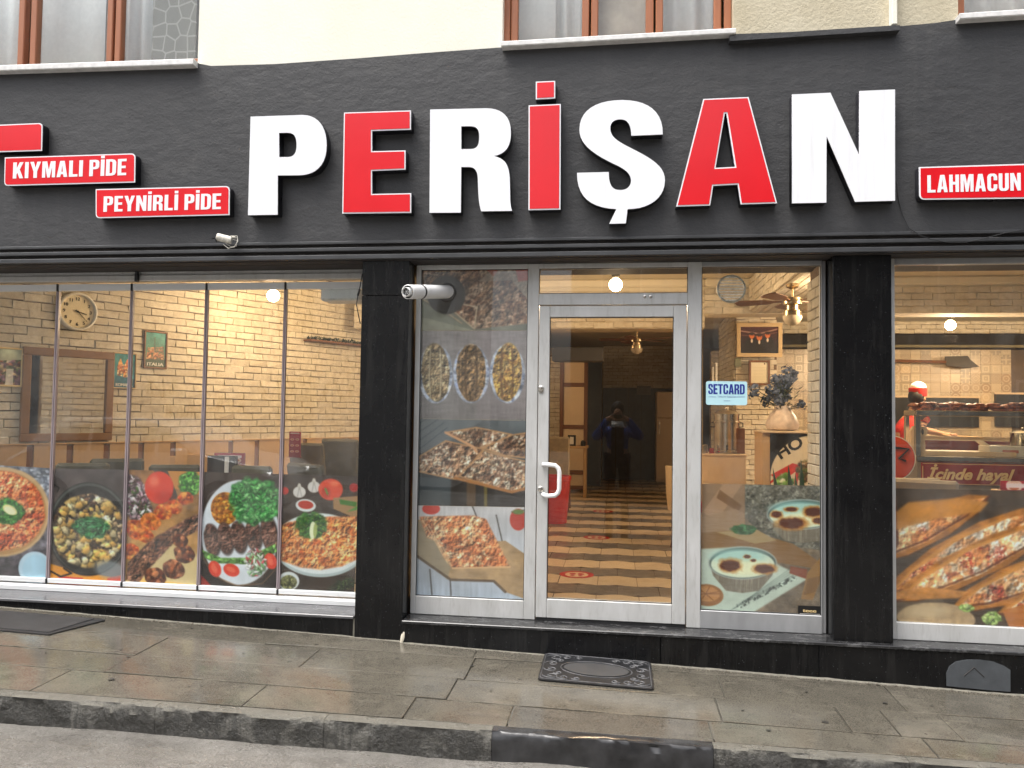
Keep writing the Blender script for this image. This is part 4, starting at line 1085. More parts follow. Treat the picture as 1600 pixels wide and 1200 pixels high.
            c = pal[Rr.randint(len(pal))]*(.8+.4*Rr.rand())
            cc = np.clip(c*(1+sh*lit[..., None]), 0, 1)
            m2 = s.em(cx+rr*.12, cy+rr*.2, rr*1.2, ry*1.25, ang, .3, 0, 1, win)*mask[win]*rim
            s.C[win] = s.C[win]*(1-m2[..., None]*.5)
            s.C[win] = s.C[win]*(1-m[..., None])+cc*m[..., None]
        if not thin:
            f = vnoise(s.X, s.Y, r*.8, seed+77); s.C = np.clip(s.C*(1+((f-.5)*.45*mask)[..., None]), 0, 1)
    def green(s, cx, cy, rx, ry, n, r, seed=0, dark='1d4a1c', pal=('2f7a2c', '4fa045', '1f5a22', '77bb60', '3c8c38')):
        m = s.em(cx, cy, rx, ry, 0, .2, .5, seed); s.put(m, dark, .85); s.bits(m, int(n*1.5), r*.85, pal, (.25, .6), .7, seed, .95)
    def melt(s, mask, r, pal, seed=0, emb=1.6):
        """baked topping: overlapping soft patches of the palette with an embossed relief, no separate grains"""
        pal = [hexc(c) for c in pal]
        for q, c in enumerate(pal):
            f = vnoise(s.X+seed*3, s.Y, r*(4.2, 2.8, 1.9)[q % 3], seed*5+q+31); s.put(np.clip((f-.53)*8, 0, 1)*mask, c, .8)
        f = vnoise(s.X, s.Y, r*2.0, seed+77); d = np.zeros_like(f); d[1:, 1:] = f[1:, 1:]-f[:-1, :-1]
        g = vnoise(s.X, s.Y, r*.9, seed+79); e = np.zeros_like(g); e[1:, 1:] = g[1:, 1:]-g[:-1, :-1]
        s.C = np.clip(s.C*(1+((d*emb*2+e*emb*.6+(vnoise(s.X, s.Y, r*8, seed+9)-.5)*.5)*mask)[..., None]), 0, 1)
        h = np.clip((g-.70)*9, 0, 1)*mask; s.put(h, (1, .95, .85), .18)
        h = np.clip((.30-g)*9, 0, 1)*mask; s.put(h, pal[-1]*.45, .4)
    def soften(s, k=1):
        for _ in range(k):
            c = s.C; q = np.pad(c, ((1, 1), (1, 1), (0, 0)), mode='edge'); s.C = (q[1:-1, 1:-1]*4+q[:-2, 1:-1]*2+q[2:, 1:-1]*2+q[1:-1, :-2]*2+q[1:-1, 2:]*2+q[:-2, :-2]+q[2:, 2:]+q[:-2, 2:]+q[2:, :-2])/16
    def build(s, name, Y, lab, cat='poster', group=None, parent=None, mat=None, thick=.001, wob=0):
        if cat == 'poster': s.soften(1)
        if callable(Y): f = Y
        else: f = lambda x, y: P(x, y, Y)
        tl, tr_, br, bl = [np.array(f(*p)) for p in s.q]
        u, v = s.u[..., None], s.v[..., None]
        V = (tl*(1-u)+tr_*u)*(1-v)+(bl*(1-u)+br*u)*v
        V = V.reshape(-1, 3); nx, ny = s.nx, s.ny
        i = np.arange(ny-1)[:, None]*nx+np.arange(nx-1)[None, :]
        Fc = np.stack([i, i+nx, i+nx+1, i+1], -1).reshape(-1, 4)
        me = bpy.data.meshes.new(name); me.vertices.add(len(V)); me.vertices.foreach_set('co', V.ravel())
        me.loops.add(Fc.size); me.loops.foreach_set('vertex_index', Fc.ravel().astype(np.int32))
        me.polygons.add(len(Fc)); me.polygons.foreach_set('loop_start', np.arange(0, Fc.size, 4, dtype=np.int32))
        me.update(calc_edges=True)
        c = np.clip(s.C, 0, 1); g_ = c.mean(2, keepdims=True); c = np.clip(g_+(c-g_)*1.02, 0, 1); c = np.clip(c+(c-.42)*.16, 0, 1); lin = np.where(c <= .04045, c/12.92, ((c+.055)/1.055)**2.4)*.96
        rgba = np.concatenate([lin.reshape(-1, 3), np.ones((len(V), 1))], 1).astype(np.float32)
        at = me.color_attributes.new('print', 'FLOAT_COLOR', 'POINT'); at.data.foreach_set('color', rgba.ravel())
        me.materials.append(mat or M['print'])
        o = bpy.data.objects.new(name, me); col.objects.link(o); o.parent = parent
        return tag(o, lab, cat, group) if parent is None else o
GP = 'printed food films on the folding glass panels'
YP = YG+.014
# 1 lahmacun on a board, dark slate
p = Print((-190, 717), (80.5, 731.5), (72, 911.5), (-190, 897), 1.15); X, Y = p.X, p.Y
p.grad('8d8f98', '4a4348'); p.tone(9, .5, 5); p.tone(40, .35, 2)
p.bits(p.pm([(0, 730), (80, 735), (80, 790), (40, 750), (-20, 735)]), 90, 4, ['b8bcc8', '6b6f7c', '8c92a0', 'd0d4dc'], seed=4)
p.ell(5, 800, 73, 70, 'cfae84', soft=.04, wob=.03); p.ell(3, 801, 70, 66, 'a4763f', soft=.03, a=.5)
m = p.ell(0, 799, 70, 62, 'c8663f', soft=.05, wob=.08)
p.melt(m, 2.6, ['d97a4e', 'b9502f', 'e39866', 'c4683c', 'f0b98a', 'e08a58', '9c3f26'], seed=2)
m2 = m*np.clip((vnoise(X, Y, 22, 8)-.5)*4, 0, 1); p.put(m2, 'f0a878', .35)
p.green(14, 800, 25, 20, 260, 3.0, 5); p.ell(17, 797, 12, 7, 'e8e0a0', .5, .1); p.ell(17, 798, 9, 5, 'f4efc8', .5, .1)
p.ell(-45, 772, 16, 12, 'd8a84a', .3, .1)
p.ell(55, 888, 25, 26, 'c4d9e6', soft=.05); p.ell(57, 889, 21, 22, 'b4d2e2', soft=.1); p.tone(30, .08, 9)
p.build('food_poster', YP, 'film of a round lahmacun with parsley beside a pale blue cup', 'poster', GP)
# 2 mushrooms in a pan
p = Print((85.5, 732), (200, 734), (191.5, 918), (76.5, 912), 1.25); X, Y = p.X, p.Y
p.grad('5c5250', '6a5a50'); p.tone(25, .3, 3)
p.poly([(76, 880), (110, 890), (192, 905), (192, 919), (76, 913)], 'e09a3a'); p.poly([(92, 900), (130, 903), (128, 914), (88, 913)], 'c84434'); p.poly([(168, 903), (192, 898), (192, 917), (168, 917)], 'd8503a')
p.line([(80, 893), (95, 901), (112, 896), (100, 888)], 2.5, '1a1410'); p.line([(84, 757), (92, 762), (90, 768)], 2, '1a1410')
p.ell(139, 827, 64, 73, '1d1b1a', soft=.03); p.ell(139, 826, 63, 71, '8a9088', soft=.02, a=.55); p.ell(139, 828, 60, 68.5, '2c2825', soft=.04)
m = p.ell(138, 830, 56, 58, '3a2a1c', soft=.06, wob=.12)
p.bits(m, 900, 4.3, ['8f7358', '6a4c38', 'b89c7a', '4a3528', 'd0b48c', '7e6248', '5a4030'], seed=3, sh=.5, rim=.8, crisp=True)
p.bits(m, 130, 6, ['e2c07a', 'd8ac60', 'ead6a8', 'caa05a'], seed=8, sh=.35, rim=.9, crisp=True)
p.green(142, 824, 27, 17, 230, 3.0, 3, pal=('2c7a44', '45965a', '1c5a34', '68a878'))
p.ell(172, 890, 25, 14, 'a8b0b4', .2, .5, .65)
p.build('food_poster', YP, 'film of diced mushrooms and potatoes with parsley in a black pan', 'poster', GP)
# 3 kebabs
p = Print((201.5, 734), (317, 737.5), (309, 923), (193, 918), 1.25); X, Y = p.X, p.Y
p.grad('8a6238', 'd4a868'); p.tone(22, .35, 6)
p.poly([(238, 735), (317, 735), (317, 775), (260, 760)], 'c48a48'); p.poly([(240, 735), (262, 735), (278, 775), (270, 790)], '4a4840')
p.ell(275, 905, 70, 50, 'dcc898', .6, .2, .9, .15)
p.poly([(195, 900), (317, 915), (317, 925), (195, 920)], 'e8c074')
m = p.em(212, 782, 22, 42, -.3, .2, .3); p.put(m, '6a4a50'); p.bits(m, 260, 5, ['b89aa0', '8a6070', 'd8c8c8', '5a4038', 'e8dcd8', '4a6030'], (.15, .35), .4, 4)
p.ell(249, 762, 22.5, 25.5, 'd9482e', soft=.08); p.ell(241, 752, 8, 8, 'f08a6c', soft=.9, a=.7); p.ell(258, 778, 14, 10, 'a82c1c', soft=.9, a=.5)
p.green(298, 755, 18, 18, 120, 4, 6, pal=('58a840', '7cc458', '3a8030', 'a0d878'))
for cx, cy, r, a in ((213, 828, 17, .5), (236, 815, 16, .3), (256, 800, 14, .2), (273, 792, 13, .2), (290, 779, 12, 0), (205, 862, 14, .4), (228, 838, 12, .3)):
    m = p.ell(cx, cy, r, r*.85, 'd0642a', a, .12, 1, .3, int(cx)); p.bits(m, 60, 4, ['e07a34', 'c25424', 'f0984c', 'a23c1c', 'e88a40'], seed=int(cx))
m = p.pm([(197, 905), (200, 880), (235, 845), (290, 812), (317, 800), (317, 824), (270, 850), (232, 890), (215, 912)], 3); p.put(m, '7a5240'); p.melt(m, 4.2, ['8f6650', '6a4434', 'a88068', '9a7058', '58382a'], seed=5, emb=2.4)
for cx, cy, r in ((243, 902, 17), (272, 890, 17), (288, 866, 16), (282, 845, 12)):
    m = p.ell(cx, cy, r, r*.85, '5a3020', .4, .12, 1, .2, int(cy)); p.bits(m, 70, 4.5, ['7a4228', '4a261a', '9a5a38', '6a3a28', 'c08058'], seed=int(cy), sh=.6)
p.build('food_poster', YP, 'film of skewered kebab and chicken pieces with a whole tomato', 'poster', GP)
# 4 kofte plate
p = Print((319.5, 737.5), (440.5, 741), (433.5, 928), (311.5, 923), 1.25); X, Y = p.X, p.Y
p.grad('4c3c34', '2a2422'); p.tone(18, .2, 5)
p.poly([(311, 895), (340, 925), (311, 925)], '9a2a20')
p.ell(376, 835, 63, 84, '3a2a1c', .0, .03); m = p.ell(375, 832, 61, 82, 'd9dde2', 0, .03); p.tone(20, .06, 3, m)
p.line([(316, 870), (335, 900), (370, 915), (410, 912), (430, 890)], 2, '8a6a4a', .6)
m = p.ell(352, 795, 22, 25.5, 'c07828', soft=.06); p.bits(m, 420, 2.6, ['d8953a', 'b06820', 'e8b050', '8a4a18', 'c88430'], seed=3); 
for cx in (331, 352, 373, 396, 420):
    p.ell(cx+1.5, 845-(cx-331)*.12, 13, 26+(cx > 410)*6, '2c1c16', -.15, .2, .8); m = p.ell(cx, 843-(cx-331)*.12, 11.5, 24+(cx > 410)*6, '6a4c42', -.15, .12, 1, .15, cx); p.melt(m, 2.6, ['6e5046', '5a4036', '8a6a5c', '7c5c50', '4a322a'], seed=cx)
m = p.pm([(316, 860), (345, 872), (385, 872), (430, 850), (432, 862), (395, 882), (340, 880), (320, 872)], 2); p.put(m, '5a8a3c'); p.bits(m, 90, 4, ['6aa048', '47752e', '8cc068'], (.2, .5), .4, 3)
for cx, cy, a in ((336, 889, 1.2), (362, 891, .4), (423, 877, 1.2)):
    m = p.ell(cx, cy, 13, 9.5, 'd8442c', a, .12); p.ell(cx-1, cy-1, 8, 4, 'f0886a', a, .6, .6)
m = p.em(400, 880, 18, 22, 0, .2, .3); p.bits(m, 130, 4, ['e8ece0', 'a8c898', 'd0505a', 'f0f0ea', '6aa060'], (.15, .4), .2, 9)
p.green(398, 782, 40, 36, 520, 4.2, 8, dark='235a2a', pal=('4a9a50', '6cb868', '2c7438', '94cc88', '58a85a'))
p.build('food_poster', YP, 'film of grilled kofte, rice and salad on a white plate', 'poster', GP)
# 5 lahmacun plate with garlic and pepper
p = Print((442.5, 741), (564, 744.5), (553, 932), (435.5, 928), 1.25); X, Y = p.X, p.Y
p.grad('453426', '3c2e24'); p.tone(30, .25, 5); 
for yy in (770, 815, 905): p.line([(435, yy), (564, yy-6)], 1.2, '2a1e16', .7)
for cx, cy in ((468, 769), (491, 761)):
    p.ell(cx, cy, 10, 9, 'd8d2cc', soft=.15); p.ell(cx, cy-8, 3, 6, 'cfc8bc', soft=.3); p.line([(cx, cy-8), (cx-3, cy+7)], 1, '9a928c'); p.line([(cx, cy-8), (cx+4, cy+7)], 1, 'a8a09a')
p.ell(517, 765, 19, 17, 'd8502c', soft=.08); p.ell(510, 770, 7, 9, 'b23a1c', soft=.5, a=.8); p.line([(509, 764), (512, 772)], 3, '6a8a3a'); p.ell(523, 756, 7, 4, 'f08a60', soft=.9, a=.7)
p.ell(445, 767, 6, 6, 'c83828', soft=.2); p.ell(553, 762, 7, 7, 'b02c24', soft=.2)
p.poly([(521, 778), (560, 775), (560, 812), (521, 795)], 'a8845c'); p.poly([(530, 780), (558, 785), (556, 792), (532, 788)], '4a7a30'); p.poly([(542, 800), (560, 790), (558, 797)], '5c9040')
p.ell(478, 790, 16, 10, 'd8dcdc', .1, .08); p.ell(478, 789, 12, 6.5, 'b83820', .1, .1)
p.ell(500, 852, 73, 50, 'b8c4c4', .03, .03); p.ell(500, 850, 71, 47, 'dfe4e4', .03, .03)
m = p.pm([(436, 825), (450, 817), (480, 812), (520, 808), (560, 808), (560, 872), (535, 884), (500, 890), (470, 886), (436, 874)], 4); p.put(m, 'd8854a')
p.melt(m, 3.0, ['e39a58', 'c86e38', 'f0b878', 'd47e42', 'b85c2c', 'f4cc94', 'dc8c50'], seed=6)
m2 = m*np.clip((vnoise(X, Y, 16, 9)-.55)*4, 0, 1); p.put(m2, 'a84f2a', .35)
p.green(487, 822, 24, 20, 260, 3.2, 5, dark='2a4a1c', pal=('3c7a30', '5a9a44', '28541e', '6c8a3c')); p.ell(489, 829, 5, 14, 'e8ecc8', .05, .1); p.ell(493, 829, 3, 12, 'a8b468', .05, .3)
p.ell(451, 908, 17, 14.5, 'd8dcdc', 0, .06); m = p.ell(451, 910, 13, 11, '5c5c38', 0, .1); p.bits(m, 160, 2, ['7a7a50', '44442a', '9a9868'], seed=2)
m = p.em(535, 915, 24, 10, -.3, .4, .4); p.bits(m, 60, 6, ['3c4a28', '56683a', '2a341c'], (.1, .2), .3, 4)
p.build('food_poster', YP, 'film of lahmacun on a white plate with garlic and red pepper', 'poster', GP)
# entrance left pane: four films one above the other
GE = 'films stacked on the pane left of the door'; YQ = YE+.042
def side(y, a, b): return a+(b-a)*(y-421)/(938-421)
def L_(y): return side(y, 659.5, 647.5)
def R_(y): return side(y, 825, 818)
def quad(y0, y1, dy=3): return (L_(y0), y0), (R_(y0), y0+dy*(y0 > 600)), (R_(y1), y1+dy*(y1 > 600)), (L_(y1), y1)
p = Print(*quad(421, 516.5), 1.2); X, Y = p.X, p.Y
p.grad('8c8070', '7c7a6c'); p.tone(40, .2, 2)
m = p.pm([(657, 421), (826, 421), (826, 505), (742, 514), (700, 480), (672, 470), (660, 455)], 2); p.put(m, '8e7460')
p.melt(m, 4.0, ['a88a70', '7c5c48', 'b89a80', '8c6a52', 'c4a890', '6c4c3a'], seed=2)
p.line([(700, 478), (742, 514), (746, 480), (700, 470)], 2, 'c8b498'); p.line([(657, 466), (690, 482), (722, 505)], 2, 'b8a488')
p.poly([(748, 440), (800, 438), (826, 470), (826, 425), (770, 421)], 'b4a898', .6); p.poly([(806, 421), (826, 421), (826, 438), (810, 440)], 'c05a48', .8); p.poly([(760, 421), (780, 421), (772, 432)], 'b86450', .7)
p.poly([(657, 470), (690, 490), (740, 516), (657, 516)], '8f9080', .85); p.poly([(657, 495), (740, 516), (657, 517)], 'a8a490', .8); p.tone(14, .1, 7)
m = p.em(698, 461, 30, 30, 0, .06); p.put(m, '4a4440'); 
p.build('food_poster', YQ, 'topmost film left of the door, grey brown flatbread corner', 'poster', GE)
p = Print(*quad(516.8, 654), 1.2); X, Y = p.X, p.Y
p.grad('9a9290', '8a8482'); p.tone(60, .12, 2); n = vnoise(X*3, Y*.4, 6, 4); p.C *= (1+(n[..., None]-.5)*.18); n = vnoise(X*.4, Y*3, 6, 5); p.C *= (1+(n[..., None]-.5)*.2)
p.poly([(745, 516), (830, 516), (830, 655), (745, 655)], '9c8c90', .25)
for cx, w, pal, kk in ((681, 25, ['b0a080', '8c7a5c', 'c8b898', '6c5840', 'a89070'], 1), (737, 26, ['7c6448', '94785a', '5c4630', 'b89c78', 'a08058'], 2), (793, 25, ['b48a48', 'c8a058', '6c4a2c', 'd0b070', '8c6438', 'a89068'], 3)):
    p.ell(cx, 584, w+2, 46, 'c4c8d4', 0, .04, 1, .05, kk); m0 = p.em(cx, 584, w+2, 46, 0, .05); p.bits(m0, 70, 3, ['8a94b0', 'e0e4ec', 'aab0c4'], seed=kk)
    m = p.em(cx, 582, w-3, 45, .05*(kk-2), .06, .12, kk); p.put(m, pal[1]); p.melt(m, 2.8, pal, seed=kk)
    for dx in (-8, 7): p.line([(cx+dx, 545), (cx+dx*1.25, 585), (cx+dx, 622)], 2.2, pal[2], .8); p.line([(cx+dx+2, 545), (cx+dx*1.25+2, 585), (cx+dx+2, 622)], 1, '4a3626', .6)
p.build('food_poster', YQ, 'film of three pide seen from above on grey cloth', 'poster', GE)
p = Print(*quad(654.3, 789.5), 1.2); X, Y = p.X, p.Y
p.grad('6c7072', '2c2a29'); p.tone(40, .2, 2); p.poly([(648, 654), (760, 654), (700, 690), (650, 712)], '74787a', .8)
for a in range(4): p.line([(650, 706-a*14), (700-a*5, 668-a*8)], 1.2, '4a545c', .8)
p.poly([(640, 745), (705, 748), (705, 792), (640, 792)], '4c5458', .8); p.poly([(705, 748), (830, 765), (830, 795), (705, 795)], '33281f', .8); p.poly([(757, 752), (762, 752), (762, 793), (757, 793)], '8a7a30', .7); p.poly([(730, 750), (744, 752), (744, 793), (730, 793)], '6a5238', .8)
for pts, sd in (([(697, 676), (745, 668), (800, 679), (800, 686), (742, 702), (740, 698)], 2), ([(755, 700), (800, 680), (826, 676), (826, 716), (790, 712)], 3), ([(651, 716), (697, 689), (756, 702), (740, 722), (712, 749), (650, 736)], 4), ([(757, 704), (790, 714), (826, 722), (826, 765), (795, 768), (718, 744)], 5)):
    m = p.pm(pts, 2); p.put(m, 'a88468'); p.melt(m, 2.8, ['7c6650', '9a7a64', 'c4b49c', '6c5040', 'b08c70', 'd8ccb8', '5c4030'], seed=sd); p.line(pts+[pts[0]], 2.4, 'c09468', .85)
p.line([(697, 676), (740, 698), (745, 706)], 4, 'd0a078'); p.line([(712, 747), (757, 758), (800, 769), (826, 762)], 4.5, 'b07c4c')
p.build('food_poster', YQ, 'film of square cut pide pieces on dark slate', 'poster', GE)
p = Print(*quad(789.8, 935), 1.2); X, Y = p.X, p.Y
p.grad('ccc8c8', 'b4bcc8'); p.tone(40, .1, 2); n = vnoise(X*2.5, Y*.25, 8, 4); p.C *= (1+(n[..., None]-.5)*.16)
for x0, y0, x1, y1 in ((672, 890, 676, 938), (704, 905, 706, 938), (738, 789, 745, 806), (776, 805, 786, 850), (800, 800, 826, 796)): p.line([(x0, y0), (x1, y1)], 2, '4c4640', .9)
p.poly([(645, 812), (665, 812), (700, 850), (790, 845), (826, 870), (826, 938), (790, 925), (772, 908), (705, 906), (650, 868)], 'b4946c', .95); m = p.pm([(645, 812), (665, 812), (700, 850), (790, 845), (826, 870), (826, 938), (790, 925), (772, 908), (705, 906), (650, 868)]); p.tone(18, .2, 4, m)
p.poly([(645, 815), (660, 815), (706, 880), (700, 906), (650, 868)], '9a907c', .7); p.line([(650, 868), (705, 906), (772, 908), (790, 925)], 4, '5a4430', .8)
m = p.pm([(656, 808), (742, 806), (760, 812), (797, 886), (708, 888), (700, 878), (694, 872), (682, 845), (668, 840)], 3); p.put(m, 'b87850')
p.melt(m, 3.4, ['d0a078', 'c08058', 'dcb88c', 'a8603c', 'c88c60', 'e8cca8', 'b87048'], seed=7)
for a in (0, 1, 2): p.line([(660+a*10, 812+a*8), (700+a*3, 880+a*2)], 1.6, 'e8c89c', .7); 
p.line([(708, 888), (797, 886)], 3, 'dcb488')
p.ell(674, 795, 14, 9, 'c84638', soft=.1); p.ell(810, 812, 13, 17, 'b83c28', soft=.1); p.ell(810, 800, 9, 4, '6a8040', soft=.4)
p.build('food_poster', YQ, 'bottom film left of the door, stacked flatbread slices on a wooden board', 'poster', GE)
# baked rice pudding film on the sidelight
p = Print((1097, 755.5), (1283, 759), (1283, 962.5), (1095, 955.5), 1.25); X, Y = p.X, p.Y
p.grad('7c6e5c', '7a6a58'); p.tone(40, .25, 2); p.tone(6, .2, 3)
p.poly([(1095, 755), (1165, 757), (1165, 830), (1095, 835)], '9a7c60', .9); p.poly([(1098, 800), (1130, 757), (1160, 757), (1120, 815)], 'b08e70', .8); p.poly([(1125, 765), (1160, 790), (1155, 800), (1120, 778)], '7c5c40', .8); p.poly([(1097, 808), (1150, 795), (1164, 803), (1164, 828), (1097, 832)], 'a08468', .85)
p.poly([(1165, 757), (1283, 760), (1283, 860), (1210, 850), (1165, 810)], '68655a', .85); m = p.pm([(1165, 757), (1283, 760), (1283, 860), (1210, 850), (1165, 810)]); p.bits(m, 700, 2.0, ['76736a', '5c584c', '8a8678'], seed=3)
p.poly([(1095, 833), (1165, 828), (1240, 850), (1283, 880), (1283, 890), (1095, 860)], '8c6a44'); p.poly([(1120, 832), (1180, 826), (1215, 845), (1180, 850)], 'a89068')
m = p.em(1163, 828, 20, 8, 0, .2, .5); p.put(m, '2f5a30'); p.bits(m, 40, 5, ['3c6c3c', '28502c', '508458'], (.3, .6), .4, 2)
m = p.pm([(1095, 858), (1160, 855), (1262, 905), (1170, 962), (1095, 958)], 3); p.put(m, 'c4cfc0'); p.tone(16, .06, 3, m)
for a in range(5): p.line([(1140+a*6, 955-a*4), (1245-a*2, 900-a*3)], 1, '5a6a62', .6)
p.bits(p.pm([(1150, 945), (1240, 900), (1245, 905), (1155, 952)], 2), 40, 1.6, ['3a4440'], seed=5)
def pud(cx, cy, rx, ry, h, spots, sd):
    q = [(cx-rx, cy), (cx+rx, cy), (cx+rx*.9, cy+h*.8), (cx+rx*.5, cy+ry*.8+h), (cx, cy+ry+h*.95), (cx-rx*.5, cy+ry*.8+h), (cx-rx*.9, cy+h*.8)]
    m = p.poly(q, '7c7262'); 
    n = vnoise(X*2.2, Y*.1, 3, sd); p.put(m*np.clip((n-.5)*4, 0, 1), 'b0a894', .6)
    p.ell(cx, cy, rx+2, ry+2, 'aab0a8', 0, .05); p.ell(cx, cy, rx, ry, '4a5a54', 0, .05); m = p.ell(cx, cy+2, rx-2, ry-3, 'dce4cc', 0, .05)
    p.ell(cx-rx*.1, cy-ry*.45, rx*.8, ry*.5, 'a8d0c8', 0, .6, .8); p.ell(cx+rx*.1, cy+ry*.3, rx*.6, ry*.5, 'f4f0c4', 0, .6, .7)
    for sx_, sy_, sr, sq_ in spots: p.ell(sx_, sy_, sr*1.25, sr*sq_*1.3, 'c08038', 0, .5, .9, .5, sd); p.ell(sx_, sy_, sr, sr*sq_, '5a2c18', 0, .3, .95, .5, sd+1)
pud(1161, 880, 52, 24, 24, [(1142, 884, 15, .6), (1196, 889, 15, .45), (1168, 870, 5, .5), (1178, 876, 4, .5)], 3)
pud(1254, 804, 53, 22, 24, [(1214, 804, 8, .6), (1238, 818, 20, .42), (1272, 800, 14, .5), (1237, 796, 9, .35), (1280, 814, 9, .5)], 5)
p.poly([(1236, 885), (1262, 890), (1260, 905), (1234, 896)], '8a4a2c'); p.poly([(1262, 895), (1283, 870), (1283, 905), (1270, 938), (1252, 936)], '9a7444'); p.poly([(1262, 905), (1283, 900), (1275, 925), (1256, 930)], '7c5a34', .7)
m = p.ell(1105, 930, 26, 17, '9a6a3c', .1, .08); p.ell(1104, 928, 21, 12, 'c08a54', .1, .1); 
for a in range(7): p.line([(1103, 928), (1103+22*math.cos(a), 928+12*math.sin(a))], 1.2, '8a5a30')
p.build('food_poster', YQ, 'film of two browned rice puddings in foil cups on the pane right of the door', 'poster')
# right window: pide film
p = Print((1398, 763), (1760, 770), (1760, 992), (1399, 971), 1.0); X, Y = p.X, p.Y
p.grad('5a4838', '4a3a2c'); p.tone(40, .3, 2)
p.poly([(1398, 925), (1470, 930), (1500, 975), (1398, 971)], '6a5a48', .8)
def pide(x0, y0, x1, y1, w, sd):
    dx, dy = x1-x0, y1-y0; L = math.hypot(dx, dy); ux, uy = dx/L, dy/L; vx, vy = -uy, ux
    T = lambda t, s_: (x0+dx*t+vx*w*s_, y0+dy*t+vy*w*s_)
    out = [T(0, 0), T(.12, -.55), T(.35, -.9), (T(.65, -.9)), T(.88, -.55), T(1, 0), T(.88, .55), T(.65, .95), T(.35, .95), T(.12, .55)]
    m = p.poly(out, 'b07434', 1, 3); p.tone(14, .25, sd, m); 
    p.line(out[5:]+[out[0]], 2.5, '5c3a1c', .8); p.poly([T(.02, 0), T(.2, -.5), T(.5, -.85), T(.8, -.5), T(.6, -.55), T(.3, -.4)], 'd89a50', .8, 4)
    inn = [T(.05, .05), T(.2, -.35), T(.5, -.62), T(.8, -.42), T(.96, .0), T(.8, .45), T(.5, .72), T(.2, .48)]
    m = p.poly(inn, 'd8a070', 1, 3)
    p.melt(m, 6.5, ['e8c498', 'd89c64', 'f0dcc0', 'e4b080', 'dca06c', 'f4e8d8', 'c07844'], seed=sd)
    m = m*np.clip((vnoise(X, Y, 26, sd+3)-.62)*7, 0, 1)
    p.melt(m, 3, ['a04030', 'b85a40', '8c3428'], seed=sd+5)
    p.line([T(0, 0), T(.2, .42), T(.5, .62), T(.8, .42), T(1, 0)], 3.5, '5a2c14', .7)
pide(1330, 880, 1550, 775, 30, 2); pide(1380, 935, 1640, 795, 36, 3); pide(1400, 925, 1520, 870, 10, 3)
pide(1395, 940, 1660, 815, 30, 4); pide(1490, 950, 1740, 855, 32, 5); pide(1560, 960, 1800, 890, 30, 6)
m = p.pm([(1395, 925), (1450, 918), (1520, 925), (1540, 912), (1500, 935), (1440, 937), (1398, 936)], 3); p.put(m, 'c48848'); p.tone(12, .2, 7, m)
p.poly([(1398, 860), (1405, 850), (1400, 775), (1398, 775)], '6a3c1c')
p.poly([(1400, 800), (1420, 785), (1500, 778), (1548, 785), (1535, 800), (1470, 810), (1400, 828)], 'c88c48', .9, 4); p.tone(20, .12, 8)
m = p.ell(1465, 966, 62, 24, 'b89c78', .05, .06, 1, .1, 4); p.tone(7, .12, 4, m); p.ell(1450, 955, 34, 10, 'd0b894', .0, .8, .8)
p.green(1553, 966, 15, 10, 60, 5, 4, dark='7c9a48', pal=('a8c86c', 'c4d88c', '86a850')); p.green(1513, 950, 12, 6, 30, 4, 5, dark='7c9a48', pal=('a8c86c', 'c4d88c'))
p.poly([(1570, 955), (1600, 945), (1760, 960), (1760, 985), (1580, 980)], 'c07838', .9)
p.build('food_poster', YR+.032, 'large film of open pide boats on the right shop window', 'poster')

# ------------------------------------------------------------------ SETCARD sticker and small dark sticker
ys = YE+.027
def rrect(x0, z0, x1, z1, r, n=5):
    pts = []
    for cx, cz, a0 in ((x1-r, z1-r, 0), (x0+r, z1-r, 90), (x0+r, z0+r, 180), (x1-r, z0+r, 270)):
        for k in range(n+1): a = R(a0+90*k/n); pts.append((cx+r*math.cos(a), cz+r*math.sin(a)))
    return pts
a, b = P(1103, 632.5, ys), P(1167.5, 596, ys)
st = empty('window_sticker', (0, 0, 0), 0, 'pale blue SETCARD sticker on the pane right of the door', 'sticker')
flat_shape('sticker_film', [rrect(a.x, a.z, b.x, b.z, .014)], ys-.0015, .001, M['skyblue'], st)
c = P(1106.5, 615.5, ys); d = P(1163.5, 600.5, ys)
caps('lettering', 'SETCARD', M['navy'], st, c.x, d.x, c.z, d.z, ys-.002, gap=.05)
c = P(1121, 621.5, ys); text('lettering', 'Türkiye\'nin Yemek Kartı', M['navy'], st, width=.125, height=.014, loc=(c.x, ys-.002, c.z), depth=.0006)
for x0, x1 in ((1107, 1119), (1151, 1164)):
    c, d = P(x0, 620, ys), P(x1, 620, ys); MB().box(c.x, d.x, ys-.0028, ys-.002, c.z-.001, c.z+.001).build('rule_line', M['navy'], st)
c = P(1131, 627, ys); text('lettering', 'setcard.com', M['navy'], st, width=.042, height=.008, loc=(c.x, ys-.002, c.z), depth=.0006)
a, b = P(1247, 961, ys), P(1281.5, 947.5, ys)
st = empty('dark_sticker', (0, 0, 0), 0, 'small black sticker with pale lettering at the foot of the pudding film', 'sticker')
MB().box(a.x, b.x, ys-.002, ys-.0005, a.z, b.z).build('sticker_film', M['blk'], st)
text('lettering', 'teee', M['gold'], st, width=.085, height=.018, loc=(a.x+.03, ys-.0025, a.z+.022), bold=1, depth=.0006)
text('lettering', '__________', M['paper'], st, width=.13, height=.003, loc=(a.x+.01, ys-.0025, a.z+.010), depth=.0006)

